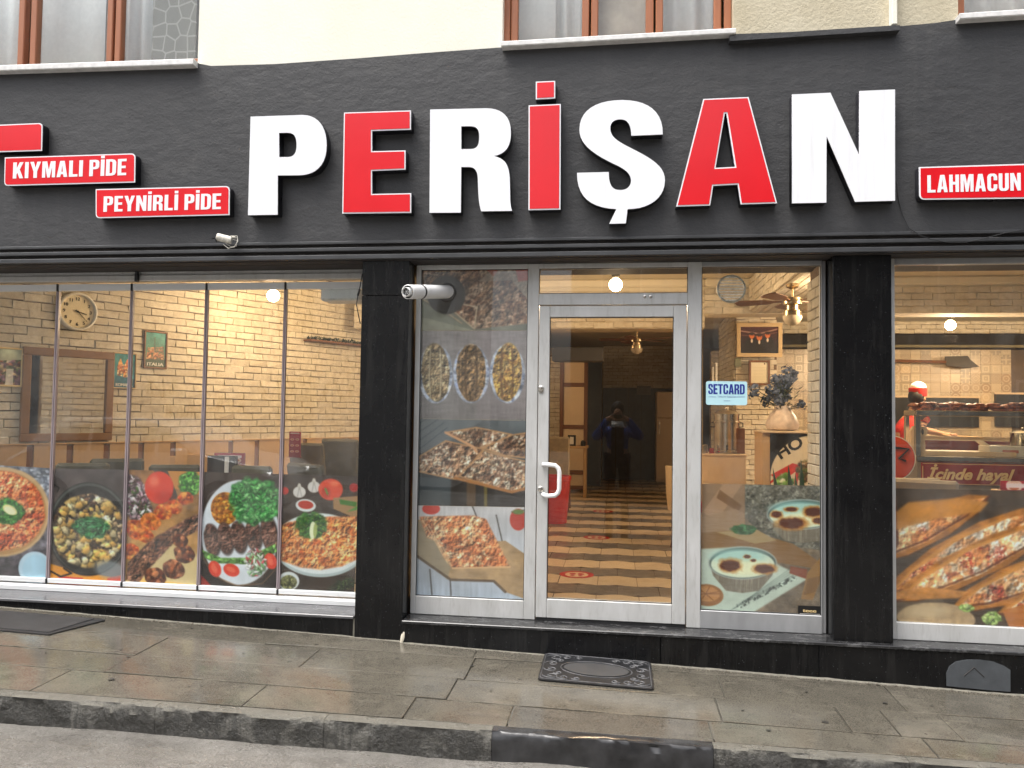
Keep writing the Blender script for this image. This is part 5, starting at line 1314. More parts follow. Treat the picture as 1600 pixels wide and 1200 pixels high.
# ------------------------------------------------------------------ fixtures on the facade
# weathered floodlight box with wires above the left window
q = P(351, 373, -.13); cm = empty('security_camera', (q.x, -.13, q.z), 0, 'small weathered white camera hanging from the moulding above the left window', 'camera')
mb = MB().lathe([(.0, -.055), (.024, -.055), (.027, -.05), (.027, .045), (.022, .05), (0, .05)], (0, 0, 0), 14, 'x', cap=False)
o = mb.build('camera_body', M['dirtywhite'], cm, smooth=True, angle=40); o.rotation_euler = (0, R(12), R(18))
o = MB().lathe([(.018, -.06), (.018, -.054)], (0, 0, 0), 12, 'x').box(-.085, -.055, -.012, .012, .01, .02).build('lens', M['black'], cm); o.rotation_euler = (0, R(-10), R(18))
MB().tube([(.04, 0, .01), (.06, .03, .015), (.05, .07, .02)], .008, 8).build('bracket', M['dirtywhite'], cm)
MB().tube([(.045, .0, .02), (.09, .01, .02), (.10, 0, -.02), (.075, 0, -.06), (.03, 0, -.07), (-.01, .0, -.04)], .0025, 6).tube([(.045, .01, .0), (.085, .02, -.01), (.08, .02, -.05), (.04, .02, -.055), (.0, .02, -.03)], .002, 6).build('cable', M['dirtywhite'], cm)
# flue pipe through the top film
q = P(698, 457, YE+.03); tip = P(634, 456, -.02)
fl = empty('flue_pipe', (q.x, YE, q.z), 0, 'white round flue pipe sticking out of the top left film', 'flue pipe')
v = Vector((tip.x-.0, -.33, tip.z))-Vector((q.x, YE, q.z)); tp_ = P(637, 456, -.33); v = tp_-Vector((q.x, YE, q.z)); Ln = v.length
MBp = MB(); dirq = v.normalized().to_track_quat('Z', 'Y')
def along(mb, name, mat, sm=True):
    o = mb.build(name, mat, fl, smooth=sm, angle=35); o.rotation_mode = 'QUATERNION'; o.rotation_quaternion = dirq; return o
rp = .048
along(MB().lathe([(rp, -.05), (rp, Ln*.55), (rp+.0015, Ln*.55), (rp+.0015, Ln*.60), (rp, Ln*.60), (rp, Ln), (rp-.004, Ln+.003), (rp-.005, Ln), (rp-.005, Ln-.09)], n=32, cap=False), 'outer_pipe', M['white'])
along(MB().lathe([(rp+.0006, Ln*.66), (rp+.0012, Ln*.665), (rp+.0006, Ln*.70)], n=32, cap=False), 'tape_band', M['soffit'])
along(MB().lathe([(rp-.0056, Ln-.002), (rp-.0056, Ln-.06), (.001, Ln-.06)], n=32, cap=False), 'pipe_throat', M['blk'])
inn = MB().lathe([(.031, Ln-.055), (.031, Ln+.022), (.029, Ln+.026), (.0272, Ln+.024), (.0270, Ln-.001)], n=28, cap=False)
along(inn, 'inner_pipe', M['white'])
gr = MB()
for k in range(6):
    a_ = k*math.pi/3; gr.tube([(0, 0, Ln+.012), (.0268*math.cos(a_), .0268*math.sin(a_), Ln+.012)], .0009, 6)
gr.lathe([(.0125, Ln+.011), (.014, Ln+.0125), (.0125, Ln+.014)], n=16, cap=False).ball((0, 0, Ln+.013), .004)
along(gr, 'end_grille', M['white'])
along(MB().lathe([(.0268, Ln+.006), (.0266, Ln-.03), (.0, Ln-.03)], n=24, cap=False), 'inner_dark', M['blk'], False)
MB().lathe([(.062, -.010), (.066, -.004), (.068, .008)], (0, .024, .0), 32, 'y').build('shadow_gasket', simple('shadow_gasket_grey', (.10, .095, .09), .7), fl)  # gasket ring toned dark to stand in for the pipe's shadow
# loose cable over the fascia at the right
pts = [P(x, y, Y_) for x, y, Y_ in ((1402, 285, -.038), (1404, 312, -.04), (1410, 335, -.045), (1420, 356, -.06), (1438, 368, -.078), (1455, 374, -.08), (1480, 378.5, -.082), (1510, 378.5, -.082), (1540, 372, -.082), (1570, 364, -.075), (1605, 358, -.07), (1680, 352, -.06))]
cb = MB().tube(pts, .003, 6).build('loose_cable', M['black'], smooth=True); tag(cb, 'thin dark cable sagging over the moulding below the LAHMACUN sign', 'cable')
# dangling wire at the right end of the folding glass
pts = [P(x, y, .05) for x, y in ((566, 428), (563, 446), (559, 462), (557, 476), (560, 492), (563, 506))]
cb = MB().tube(pts, .004, 6).tube([P(562, 452, .045), P(559, 462, .045)], .008, 6).build('hanging_wire', M['black'], smooth=True); tag(cb, 'short black wire dangling beside the left pillar', 'wire')
MB().box(P(214, 430, YG-.06).x-.01, P(214, 430, YG-.06).x+.012, YG-.075, YG-.046, P(214, 440, YG-.06).z, P(214, 424, YG-.06).z).build('track_clip', M['black'], B)
# downpipe
a, b = P(1398, 38, -.06), P(1398, -40, -.06)
dp = MB().box(a.x-.018, a.x+.016, -.065, -.002, a.z, 8.9, .004).build('downpipe', M['cream']); tag(dp, 'cream square downpipe ending above the dark fascia', 'downpipe')

# ------------------------------------------------------------------ things on the pavement
def on_pave(px, py):
    d = ray(px, py); b_, c_, a_ = -.0277, .02, -.195
    t = (a_+c_*CAM.y-CAM.z)/(d.z-b_*d.x-c_*d.y); return CAM+d*t
mroot = empty('door_mat', (0, 0, 0), 0, 'black rubber mat with scrolled relief and oval centre in front of the door', 'door mat')
cs = [on_pave(*p) for p in ((850, 1023), (1020, 1036), (1022, 1077.5), (836, 1067))]
cx, cy = sum(c.x for c in cs)/4, sum(c.y for c in cs)/4; W_, D_ = .70, .49
top_ = zg(cx, cy)+.012
mroot.location = (cx, cy, top_); mroot.rotation_euler = (math.atan(.02), math.atan(.0277), 0)
MB().prism([(x, z) for x, z in rrect(-W_/2, -D_/2, W_/2, D_/2, .03)], -.008, 0).build('mat_body', M['rubber'], mroot).rotation_euler = (R(90), 0, 0)
mb = MB(); el = [(.205*math.cos(t*math.pi/24), .115*math.sin(t*math.pi/24)) for t in range(48)]
o = MB().prism(el, -.0, .0022).build('oval_pad', simple('worn_mat_centre', (.045, .047, .05), .5, var=.15), mroot); o.rotation_euler = (R(90), 0, 0); o.location.z = .0025
rel = MB()
def curve3(pts): return [(x, y, .002) for x, y in pts]
ring = [(.225*math.cos(t*math.pi/24), .135*math.sin(t*math.pi/24)) for t in range(49)]
rel.tube(curve3(ring), .0028, 6)
rel.tube(curve3([(x*.965, z*.94) for x, z in rrect(-W_/2, -D_/2, W_/2, D_/2, .03)]+[(W_/2*.965, (D_/2-.03)*.94)]), .0028, 6)
for sx in (-1, 1):
    for sy in (-1, 1):
        for (ox, oy, r0_) in ((.275, .165, .055), (.20, .18, .04), (.285, .05, .045), (.12, .185, .03), (.235, .11, .03)):
            sp = []
            for k in range(22):
                t = k*.42; rr = r0_*(1-k/24); sp.append((sx*(ox+rr*math.cos(t)), sy*(oy+rr*math.sin(t)*.9)))
            rel.tube(curve3(sp), .0032, 5)
rel.build('raised_scrolls', M['rubberedge'], mroot)
# ribbed mat at left edge
cs = [on_pave(*p) for p in ((-60, 950), (168, 969.5), (108, 996.5), (-60, 984))]
lm = empty('ribbed_mat', (0, 0, 0), 0, 'dark grey ribbed mat with a rubber edge at the left of the pavement', 'door mat')
x0, x1, y0, y1 = -4.75, -3.64, -.50, -.10
mb = MB().slab([(x0, y0), (x1-.12, y0), (x1+.02, y1-.02), (x1, y1), (x0, y1)], lambda x, y: zg(x, y)+.010, .008); mb.build('mat_rim', M['black'], lm)
rb = MB(); n = 78
for k in range(n):
    xa = x0+.02+(x1-.16-x0)*k/n; xb = xa+(x1-.16-x0)/n*.62
    rb.slab([(xa, y0+.03), (xb, y0+.03), (xb+.08, y1-.02), (xa+.08, y1-.02)], lambda x, y: zg(x, y)+.0155, .0056)
rb.build('mat_ribs', M['mat'], lm)['kind'] = 'stuff'
# flattened gum spots and scraps on the slabs
gum = MB(); rg2 = random.Random(31)
spots_ = [(174, 1062, .02), (200, 1027, .013), (380, 1021, .01), (620, 1030, .012), (550, 1058, .01), (737, 1041, .016), (790, 1043, .008), (1289, 1129, .02), (1383, 1099, .016), (1219, 1081, .009), (1260, 1081, .011), (1201, 1142, .014), (300, 982, .012), (1430, 1122, .009)]
for px, py, r_ in spots_+[(rg2.uniform(0, 1600), rg2.uniform(1000, 1160), rg2.uniform(.004, .009)) for _ in range(60)]:
    c = on_pave(px, py)
    if c.y < -1.2 or c.y > -.08: continue
    n_ = 9; gum.add([(c.x+r_*(.8+.3*rg2.random())*math.cos(2*math.pi*k/n_), c.y+r_*.8*(.8+.3*rg2.random())*math.sin(2*math.pi*k/n_), zg(c.x, c.y)+.0042) for k in range(n_)], [tuple(range(n_))])
g_ = gum.build('gum_spots', simple('old_gum', (.03, .028, .024), .6, var=.4, scale=40)); tag(g_, kind='stuff')
# pale shard standing by the pillar
q = on_pave(627, 1005)
sh_ = MB(); sh_.lathe([(.012, 0), (.0155, .02), (.017, .045), (.012, .08), (.004, .095)], (0, 0, 0), 12)
o = sh_.build('ceramic_shard', simple('ivory_glaze', (.74, .68, .55), .3, var=.1)); o.location = (q.x, q.y+.01, zg(q.x, q.y)-.002); o.rotation_euler = (0, R(12), 0); o.scale = (1, .6, 1)
tag(o, 'small ivory shard standing on the pavement by the left pillar', 'shard')
# cement patch on the plinth at right
pts = [(1479, 1072), (1479, 1052), (1484, 1041), (1494, 1034), (1510, 1031), (1530, 1031), (1552, 1034), (1570, 1041), (1579, 1047), (1579, 1081), (1550, 1079)]
q = [P(x, y, -.052) for x, y in pts]
o = flat_shape('cement_patch', [[(p.x, p.z) for p in q]], -.051, .0055, M['patch']); o.parent = B
a, b, c = P(1506, 1056, -.052), P(1522, 1043, -.052), P(1538, 1058, -.052)
MB().tube([(a.x, -.0515, a.z), (b.x, -.0515, b.z), (c.x, -.0515, c.z)], .003, 5).build('patch_crack', M['soffit'], B)
# ------------------------------------------------------------------ lamps
def lamp(p, power, lab, cord=True):
    t = empty('pendant_lamp', p, 0, lab, 'lamp', 'warm pendant bulbs hanging in the restaurant')
    MB().ball((0, 0, 0), .062, n=16, k=10).build('bulb', M['bulb'], t, smooth=True)
    MB().lathe([(.018, .055), (.036, .07), (.04, .095), (.02, .105), (.006, .11)], n=16).build('socket', M['soffit'], t)
    MB().tube([(0, 0, .105), (0, 0, ZC-p[2])], .004, 6).build('cord', M['black'], t)
    l = bpy.data.lights.new('lamp_light', 'POINT'); l.energy = power*.62; l.color = (1.0, .73, .47); l.shadow_soft_size = .09
    o = bpy.data.objects.new('lamp_light', l); col.objects.link(o); o.parent = t; o.location = (0, 0, -.16)
    return t
q1, q2, q3 = P(427, 462, 2.1), P(962, 445, 1.9), P(1485, 508, 5.0)
lamp(q1, 32, 'glowing bulb near the top of the left window'); lamp(q2, 52, 'glowing bulb seen above the entrance door'); lamp(q3, 175, 'glowing bulb in the right window above the kitchen')
lamp((-2.2, 3.1, 2.62), 16, 'added fill bulb behind the left pillar, out of sight'); lamp((2.0, 1.6, 2.6), 40, 'added fill bulb behind the right pillar, out of sight'); lamp((6.6, 5.2, 2.6), 90, 'added fill bulb beyond the right edge of view')  # unseen bulbs added as fill light for the interior
lamp((-5.2, 3.2, 2.6), 1, 'added fill bulb in the left corner'); lamp((-2.2, 7.2, 2.6), 35, 'added fill bulb in the rear seating area')  # two more unseen bulbs, added to fill the left corner and rear

# ------------------------------------------------------------------ things on the long brick wall
def wA(px, py, off=.02):
    p = PL(px, py, OA+NA*off, NA); return (p-OA).dot(UA), p.z
def onA(name, px, py, off, lab, cat, group=None):
    s, z = wA(px, py, off); p = OA+UA*s+NA*off
    return empty(name, (p.x, p.y, z), THA, lab, cat, group), s, z
# clock: local x along the wall, -y towards the room
s0, _ = wA(87, 487); s1, _ = wA(152, 487); rad = (s1-s0)/2*.97
ck, s, z = onA('wall_clock', 119.5, 487, .03, 'round wall clock with pale rim on the brick wall', 'clock')
MB().lathe([(rad, 0), (rad, -.03), (rad*.97, -.042), (rad*.9, -.046), (rad*.86, -.036), (rad*.85, -.02)], n=48, axis='y', cap=False).build('rim', M['paper'], ck, smooth=True, angle=40)
MB().lathe([(rad*.86, -.018), (.001, -.0181)], n=48, axis='y').build('dial', M['creamlam'] if False else simple('clock_dial', (.80, .70, .50), .5, var=.02), ck)
for k in range(1, 13):
    a = R(90-30*k); t = text('numeral', str(k), M['blk'], ck, size=rad*.24, align='CENTER', loc=(rad*.66*math.cos(a), -.02, rad*.66*math.sin(a)-rad*.085), bold=1)
    t['label'] = 'dial number %d' % k
for nm, ang, L, w in (('hour_hand', -15, .48, .05), ('minute_hand', -45, .68, .035)):
    a = R(ang); c_, s_ = math.cos(a), math.sin(a); hh = rad*w
    MB().prism([(-c_*rad*.12-s_*hh/2, -s_*rad*.12+c_*hh/2), (-c_*rad*.12+s_*hh/2, -s_*rad*.12-c_*hh/2), (c_*rad*L+s_*hh/4, s_*rad*L-c_*hh/4), (c_*rad*L-s_*hh/4, s_*rad*L+c_*hh/4)], -.026-.001*(L > .5), -.0235).build(nm, M['blk'], ck)
MB().lathe([(rad*.05, -.022), (rad*.05, -.03)], n=12, axis='y').build('hub', M['blk'], ck)
def framed(px0, py0, px1, py1, lab, paint, fr_mat, fw=.018, words=None, off=.03, nm='framed_poster', cat='picture', group=None, res=1.4):
    """picture on wall A between two pixel corners"""
    xa, za = wA(px0, py0, off); xb, zb_ = wA(px1, py1, off)
    x_, _ = wA(px0, (py0+py1)/2, off); cx = (xa+xb)/2; cz = (za+zb_)/2; w, h = (xb-xa), (za-zb_)
    p = OA+UA*cx+NA*off; t = empty(nm, (p.x, p.y, cz), THA, lab, cat, group)
    fm = MB(); fm.box(-w/2, w/2, -.02, 0, h/2-fw, h/2, .003).box(-w/2, w/2, -.02, 0, -h/2, -h/2+fw, .003).box(-w/2, -w/2+fw, -.0199, 0, -h/2+fw, h/2-fw, .003).box(w/2-fw, w/2, -.0199, 0, -h/2+fw, h/2-fw, .003)
    fm.build('frame', fr_mat, t)
    pr = Print((0, 0), (100, 0), (100, 100*h/w), (0, 100*h/w), res); paint(pr, 100*h/w)
    pr.build('print', lambda x, y: ((x/100-.5)*(w-2*fw), -.008, (.5-y/(100*h/w))*(h-2*fw)), None, parent=t)
    if words: text('lettering', words, M['paper'], t, width=(w-2*fw)*.8, height=h*.085, loc=(-(w-2*fw)*.4, -.009, -h/2+fw+h*.03), bold=1)
    return t
def pa_roma(p, H):
    p.grad('2c8a88', '4a8aa0'); p.tone(40, .3, 2)
    p.poly([(20, 40), (30, 20), (40, 45), (40, 90), (15, 90)], 'e0a860'); p.poly([(45, 60), (60, 25), (72, 20), (85, 55), (88, 100), (45, 110)], 'c87840'); p.bits(p.pm([(15, 50), (88, 45), (88, 110), (15, 100)]), 160, 5, ['e0a860', 'b8683a', 'f0d0a0', 'a05838'], seed=2)
    p.poly([(0, 100), (100, 115), (100, H), (0, H)], '2c6478', .9); p.tone(12, .2, 4)
def pa_ital(p, H):
    p.grad('3c8c84', '6a7858'); p.tone(30, .25, 3); p.bits(p.pm([(10, 70), (90, 60), (95, 125), (5, 125)]), 200, 6, ['b87850', '8c5c40', '6a7858', 'c8946c'], seed=4); p.line([(45, 20), (46, 75)], 4, '4a5040'); p.poly([(0, 120), (100, 120), (100, H), (0, H)], '3c4c38', .8)
def pa_left(p, H):
    p.grad('b8c0a8', 'c8b890'); p.tone(35, .3, 3); p.bits(p.pm([(0, 40), (100, 30), (100, 130), (0, 130)]), 260, 8, ['c8b088', '8c6a78', 'd8c8b0', '6c5868', 'a86a50', '506848'], seed=5); p.poly([(60, 60), (80, 58), (80, 120), (58, 120)], 'e0d8c8', .8)
framed(-28, 540, 34, 605, 'yellow framed old town picture at the left edge', pa_left, M['gold'], .016)
framed(176.5, 550, 211, 608, 'turquoise ROMANIA travel poster beside the wood framed mirror', pa_roma, M['paleframe'], .012, 'ROMANIA')
framed(225, 516, 259.5, 577, 'green ITALIA travel poster above and right of its neighbour', pa_ital, M['framewood'], .016, 'ITALIA')
# mirror
xa, za = wA(36, 541, .05); xb, zb_ = wA(174, 696, .05); h = za-zb_; w = xb-xa; zb_ = max(zb_, 1.13); h = za-zb_
p = OA+UA*(xa+xb)/2+NA*.03; mr = empty('wall_mirror', (p.x, p.y, (za+zb_)/2), THA, 'large square mirror in a golden brown wooden frame below the clock', 'mirror')
fw = .07
MB().box(-w/2, w/2, -.035, 0, h/2-fw, h/2, .006).box(-w/2, w/2, -.035, 0, -h/2, -h/2+fw, .006).box(-w/2, -w/2+fw, -.0345, 0, -h/2+fw, h/2-fw, .006).box(w/2-fw, w/2, -.0345, 0, -h/2+fw, h/2-fw, .006).build('frame', M['framewood'], mr)
MB().box(-w/2+fw, w/2-fw, -.012, -.002, -h/2+fw, h/2-fw).build('mirror_glass', M['mirror'], mr)
# white air-conditioner end, garland shelf in the far part of the left window
a, b = P(508, 453, .42), P(567, 472, .42)
ac = empty('air_conditioner', ((a.x+b.x)/2, .425, (a.z+b.z)/2), 0, 'white air conditioner end at the top right of the left window', 'air conditioner')
MB().box((a.x-b.x)/2, (b.x-a.x)/2, -.1, .1, (b.z-a.z)/2, (a.z-b.z)/2, .012).build('casing', M['white'], ac)
MB().box((a.x-b.x)/2+.02, (b.x-a.x)/2-.02, -.104, -.1, (b.z-a.z)/2+.004, (b.z-a.z)/2+.014).build('louvre', M['dirtywhite'], ac)
s, z = wA(480, 526, .1); s2, z2 = wA(575, 541, .1)
gs = empty('garland_shelf', OA+UA*s+NA*.06+Vector((0, 0, z-.03)), THA, 'dark foliage garland lying along a thin shelf in the corner niche', 'garland')
MB().box(0, s2-s, -.12, .03, -.02, 0, .003).build('shelf', M['darkwood'], gs)
mb = MB(); r3 = random.Random(5)
for k in range(420):
    x = r3.uniform(.02, s2-s-.02); y = r3.uniform(-.11, .02); z_ = r3.uniform(.0, .045); a_ = r3.uniform(0, 6.3); b_ = r3.uniform(-1, 1); L = r3.uniform(.015, .03)
    d = Vector((math.cos(a_), math.sin(a_), b_)).normalized()*L; e = Vector((-math.sin(a_), math.cos(a_), r3.uniform(-.5, .5)))*L*.35; c_ = Vector((x, y, z_))
    mb.add([c_-d, c_+e, c_+d, c_-e], [(0, 1, 2, 3)])
g_ = mb.build('garland_leaf', M['leaf'], gs); g_['kind'] = 'stuff'

# ------------------------------------------------------------------ chairs, tables, menu stands
def chair(x, y, rz, lab, back='olive', h=.95, w=.44, group='upholstered chairs by the left window'):
    t = empty('chair', (x, y, 0), rz, lab, 'chair', group)
    MB().box(-w/2, w/2, -.21, .22, .40, .48, .02).build('seat', M[back], t)
    o = MB().box(-w/2, w/2, -.03, .03, 0, h-.46, .02).build('backrest', M[back], t); o.location = (0, .20, .46); o.rotation_euler = (R(-8), 0, 0)
    for sx in (-1, 1):
        for sy in (-1, 1):
            MB().tube([(sx*(w/2-.03), sy*.18, .40), (sx*(w/2-.015), sy*.21, 0)], [.02, .013], 8).build('leg', M['darkwood'], t)
    return t
def table(x, y, rz, lab, w=.7, d=.7, mat='wood', h=.76):
    t = empty('table', (x, y, 0), rz, lab, 'table', 'cafe tables')
    MB().box(-w/2, w/2, -d/2, d/2, h-.04, h, .005).build('tabletop', M[mat], t)
    for sx in (-1, 1):
        for sy in (-1, 1): MB().box(sx*(w/2-.05)-.025, sx*(w/2-.05)+.025, sy*(d/2-.05)-.025, sy*(d/2-.05)+.025, 0, h-.041, .003).build('leg', M['woodv'], t)
    return t
def at(px, py, Y): return P(px, py, Y)
def bench(px0, px1, pyt, Y, lab, rz, h=1.05):
    a = P(px0, pyt, Y); t = empty('bench', (a.x, a.y, 0), rz, lab, 'bench', 'oak bench backs along the brick wall')
    L = (P(px1, pyt, Y)-a).length*1.15; z = a.z
    MB().box(0, L, -.02, .02, z-.42, z, .004).build('backrest', M['wood'], t); MB().box(0, L, -.45, -.02, .42, .46, .004).build('seat', M['wood'], t)
    for x in (0.03, L-.03): MB().box(x-.03, x+.03, -.44, .018, 0, .419, .003).build('leg', M['woodv'], t)
    return t
bench(52, 232, 719, .95, 'long oak bench back behind the leftmost olive chair', R(56))
b2 = bench(236, 330, 711, 1.9, 'shorter oak bench back with a dark hand hole', R(40)); 
MB().box(.035, .06, -.024, -.0201, P(236, 719, 1.9).z-.03, P(236, 713, 1.9).z).build('hand_hole', M['blk'], b2)
def cback(px, pyt, Y, rz, lab, w=.44, back='olive'):
    a = P(px, pyt, Y); return chair(a.x, a.y-.0, rz, lab, back, a.z, w)
cback(141, 719.5, .86, R(205), 'left of two olive chairs side by side in the left window', .40)
cback(190, 713, 1.12, R(208), 'right of two olive chairs side by side in the left window', .42)
cback(284, 722, .95, R(200), 'olive chair in front of the oak bench with a hand hole', .40)
cback(508, 690, 2.6, R(160), 'olive chair behind the small menu stand', .46)
cback(556, 684, 2.9, R(165), 'olive chair partly behind the left pillar', .46)
cback(516, 722, 1.35, R(150), 'beige edged olive chair nearest the left pillar', .48)
cback(400, 726, 1.2, R(180), 'olive chair between the menu stands', .40)
cback(421, 724, 1.0, R(175), 'low olive chair right of the red menu card', .36)
table(P(470, 700, 2.0).x, 2.0, R(20), 'table carrying the small red menu stand'); table(P(30, 720, .95).x, 1.0, R(60), 'table at the left edge under the red box', h=.78)
table(P(355, 730, .85).x, .9, R(5), 'table carrying the black menu holder', h=.78)
def pa_menu(p, H):
    p.grad('b01c2c', '8c1420'); 
    for i in range(3):
        for j in range(2):
            p.ell(28+j*44, H*.3+i*H*.24, 17, 9, 'e8c8b0', 0, .1); p.ell(28+j*44, H*.3+i*H*.24, 11, 5, 'b86840', 0, .2)
    p.poly([(10, 6), (90, 6), (90, 16), (10, 16)], 'f0d8d0')
def card(name, px, pyb, Y, w, h, lab, paint=pa_menu, rz=0, cat='menu stand', group='menu stands on the tables', mat2='darkred'):
    a = P(px, pyb, Y); t = empty(name, (a.x, a.y, a.z), rz, lab, cat, group)
    MB().box(-w/2, w/2, 0, .012, 0, h, .002).build('holder', M[mat2], t); MB().box(-w/2, w/2, -.03, .045, -.004, 0).build('foot', M[mat2], t)
    p = Print((0, 0), (100, 0), (100, 100*h/w), (0, 100*h/w), .8); paint(p, 100*h/w)
    p.build('print', lambda x, y: ((x/100-.5)*w*.97, -.001, (1-y/(100*h/w))*h*.98+.001), None, parent=t); return t
card('menu_stand', 460, 714, 2.0, .12, .25, 'small red menu stand with dish pictures on a table in the left window')
card('menu_stand', 358, 745, .85, .26, .20, 'red and white menu card beside the black holder', rz=R(8))
a = P(352, 750, .78); t = empty('menu_holder', a, R(5), 'black menu holder with a grey spine on the table', 'menu holder'); MB().box(-.15, .09, -.02, .03, 0, .20, .004).build('cover', M['blk'], t); MB().box(.0, .035, -.024, -.0201, .01, .195).build('spine_strip', M['paper'], t)
a = P(8, 724, .9); t = empty('red_box', a, R(10), 'red and white printed box at the left edge above the posters', 'box')
MB().box(-.13, .13, -.06, .06, 0, .14, .004).build('carton', M['red'], t); MB().box(-.128, .128, -.0625, -.0603, .085, .13).build('white_band', M['paper'], t)
for x in (-.07, 0, .07): MB().lathe([(.022, 0), (.022, -.0015)], (x, -.0606, .035), 14, 'y').build('white_dot', M['paper'], t)

# ------------------------------------------------------------------ seen through the door
# wardrobe-like divider with cream panels
a, b = P(875.5, 548, 9.3), P(919, 548, 9.3); zt = a.z
t = empty('panelled_divider', ((a.x+b.x)/2, 9.3, 0), 0, 'tall divider of cream panels in red brown wooden rails', 'divider')
w = b.x-a.x; th = .10
for x in (-w/2, w/2-.07): MB().box(x, x+.07, 0, th, 0, zt, .004).build('stile', M['darkwood'], t)
zz = [zt, P(900, 598, 9.3).z, P(900, 664, 9.3).z, P(900, 735, 9.3).z, .1]
for z_ in zz: MB().box(-w/2+.071, w/2-.071, .002, th-.002, z_-.075, z_, .004).build('rail', M['darkwood'], t)
for z0, z1 in zip(zz[1:], zz[:-1]): MB().box(-w/2+.071, w/2-.071, .03, .06, z0+.001, z1-.076).build('panel', M['creamlam'], t)
# grey duct box left of centre
a, b = P(884, 512, 6.2), P(942, 590, 6.2)
d = MB().box(a.x-.2, b.x, 6.2, 6.6, b.z+.25, 2.44, .004).build('ceiling_duct', simple('dull_grey_duct', (.10, .10, .10), .6)); tag(d, 'grey box duct under the ceiling behind the door glass', 'duct')
# trash bin
c = G(864, 816, 0); t = empty('waste_bin', (c.x, c.y, 0), 0, 'red plastic waste bin on the tiled floor behind the door handle', 'waste bin')
h = P(864, 743, c.y).z; rr = .225
MB().lathe([(rr*.80, 0), (rr*.82, .02), (rr, h-.05), (rr*.96, h-.05), (rr*.78, .03), (.01, .03)], n=28, cap=False).build('bucket', M['red'], t, smooth=True, angle=40)
MB().lathe([(rr*1.0, h-.055), (rr*1.06, h-.05), (rr*1.06, h), (rr*.93, h), (rr*.93, h-.04)], n=28, cap=False).build('rim', M['red'], t, smooth=True, angle=40)
# high table with napkin holder
c = G(905, 770, 0); 
t = table(c.x-.05, 8.4, 0, 'tall narrow oak table behind the red bin', .46, .5, 'wood', P(900, 697, 8.2).z)
a = P(893, 697, 8.25); t = empty('napkin_holder', (a.x, 8.3, a.z+.001), 0, 'small dark napkin holder with a pale front on the tall oak table', 'napkin holder')
MB().box(-.07, .07, -.03, .05, 0, .19, .006).build('case', M['blk'], t); MB().box(-.03, .035, -.034, -.0301, .03, .16).build('glint_card', M['paper'], t)  # pale card stands in for a reflection on the holder's front
t = empty('small_jar', (a.x+.2, 8.3, a.z+.001), 0, 'small dark jar beside the napkin holder', 'jar'); MB().lathe([(.04, 0), (.045, .01), (.045, .08), (.03, .09), (.03, .1)], n=16).build('jar_body', M['blk'], t)
chair(P(866, 700, 6.4).x, 6.4, R(180), 'tan chair back at the left edge of the door glass', 'beige', P(866, 681, 6.4).z, .5, 'chairs seen through the door')
# fridge
c = G(1040, 756, 0); yf = c.y; a, b = P(1026, 612, yf), P(1056, 612, yf)
t = empty('refrigerator', (a.x+.33, yf, 0), 0, 'cream refrigerator with two doors at the back right of the doorway', 'refrigerator')
zt = a.z; zs_ = P(1035, 653, yf).z
MB().box(-.33, .33, .03, .65, .02, zt, .01).build('cabinet', M['creamlam'], t); MB().box(-.325, .325, -.03, .029, zs_+.008, zt-.005, .012).build('freezer_door', M['creamlam'], t)
dd = MB().box(-.325, .325, -.03, .029, .08, zs_-.008, .012).build('fridge_door', M['creamlam'], t); MB().box(-.28, -.26, -.055, -.031, zs_-.35, zs_-.08, .004).build('handle', M['steel'], dd)
# round back chair at right of door
a = P(1049, 770, 3.2); t = empty('tub_chair', (a.x+.22, 3.3, 0), R(25), 'curved tub chair with pale shell half hidden by the door frame', 'chair')
sh2 = MB(); vs = []; n = 16
for i in range(n+1):
    th_ = R(100+160*i/n); 
    for r_, z_ in ((.25, .42), (.27, .6), (.28, .80+.10*math.sin(math.pi*i/n)), (.262, .80+.10*math.sin(math.pi*i/n)), (.25, .6), (.23, .42)):
        vs.append((r_*math.cos(th_), r_*math.sin(th_), z_))
fs = [(i*6+j, i*6+(j+1) % 6, (i+1)*6+(j+1) % 6, (i+1)*6+j) for i in range(n) for j in range(6)]+[tuple(range(6)), tuple(range(n*6+5, n*6-1, -1))]
sh2.add(vs, fs).build('shell', M['creamlam'], t, smooth=True, angle=50)
MB().lathe([(.22, .42), (.24, .45), (.22, .50), (.01, .51)], n=24).build('seat_pad', M['red'], t, smooth=True)
for k in range(4): a_ = R(45+90*k); MB().tube([(.12*math.cos(a_), .12*math.sin(a_), .42), (.22*math.cos(a_), .22*math.sin(a_), 0)], .014, 8).build('leg', M['darkwood'], t)
# small white notice on the dark doors
nt = MB().box(P(995, 600, 12.17).x, P(1017, 600, 12.17).x, 12.165, 12.18, P(1000, 617, 12.17).z, P(1000, 603, 12.17).z).build('notice', simple('dim_notice_paper', (.2, .2, .2), .7)); tag(nt, 'small pale notice on the dark doors at the back', 'notice')
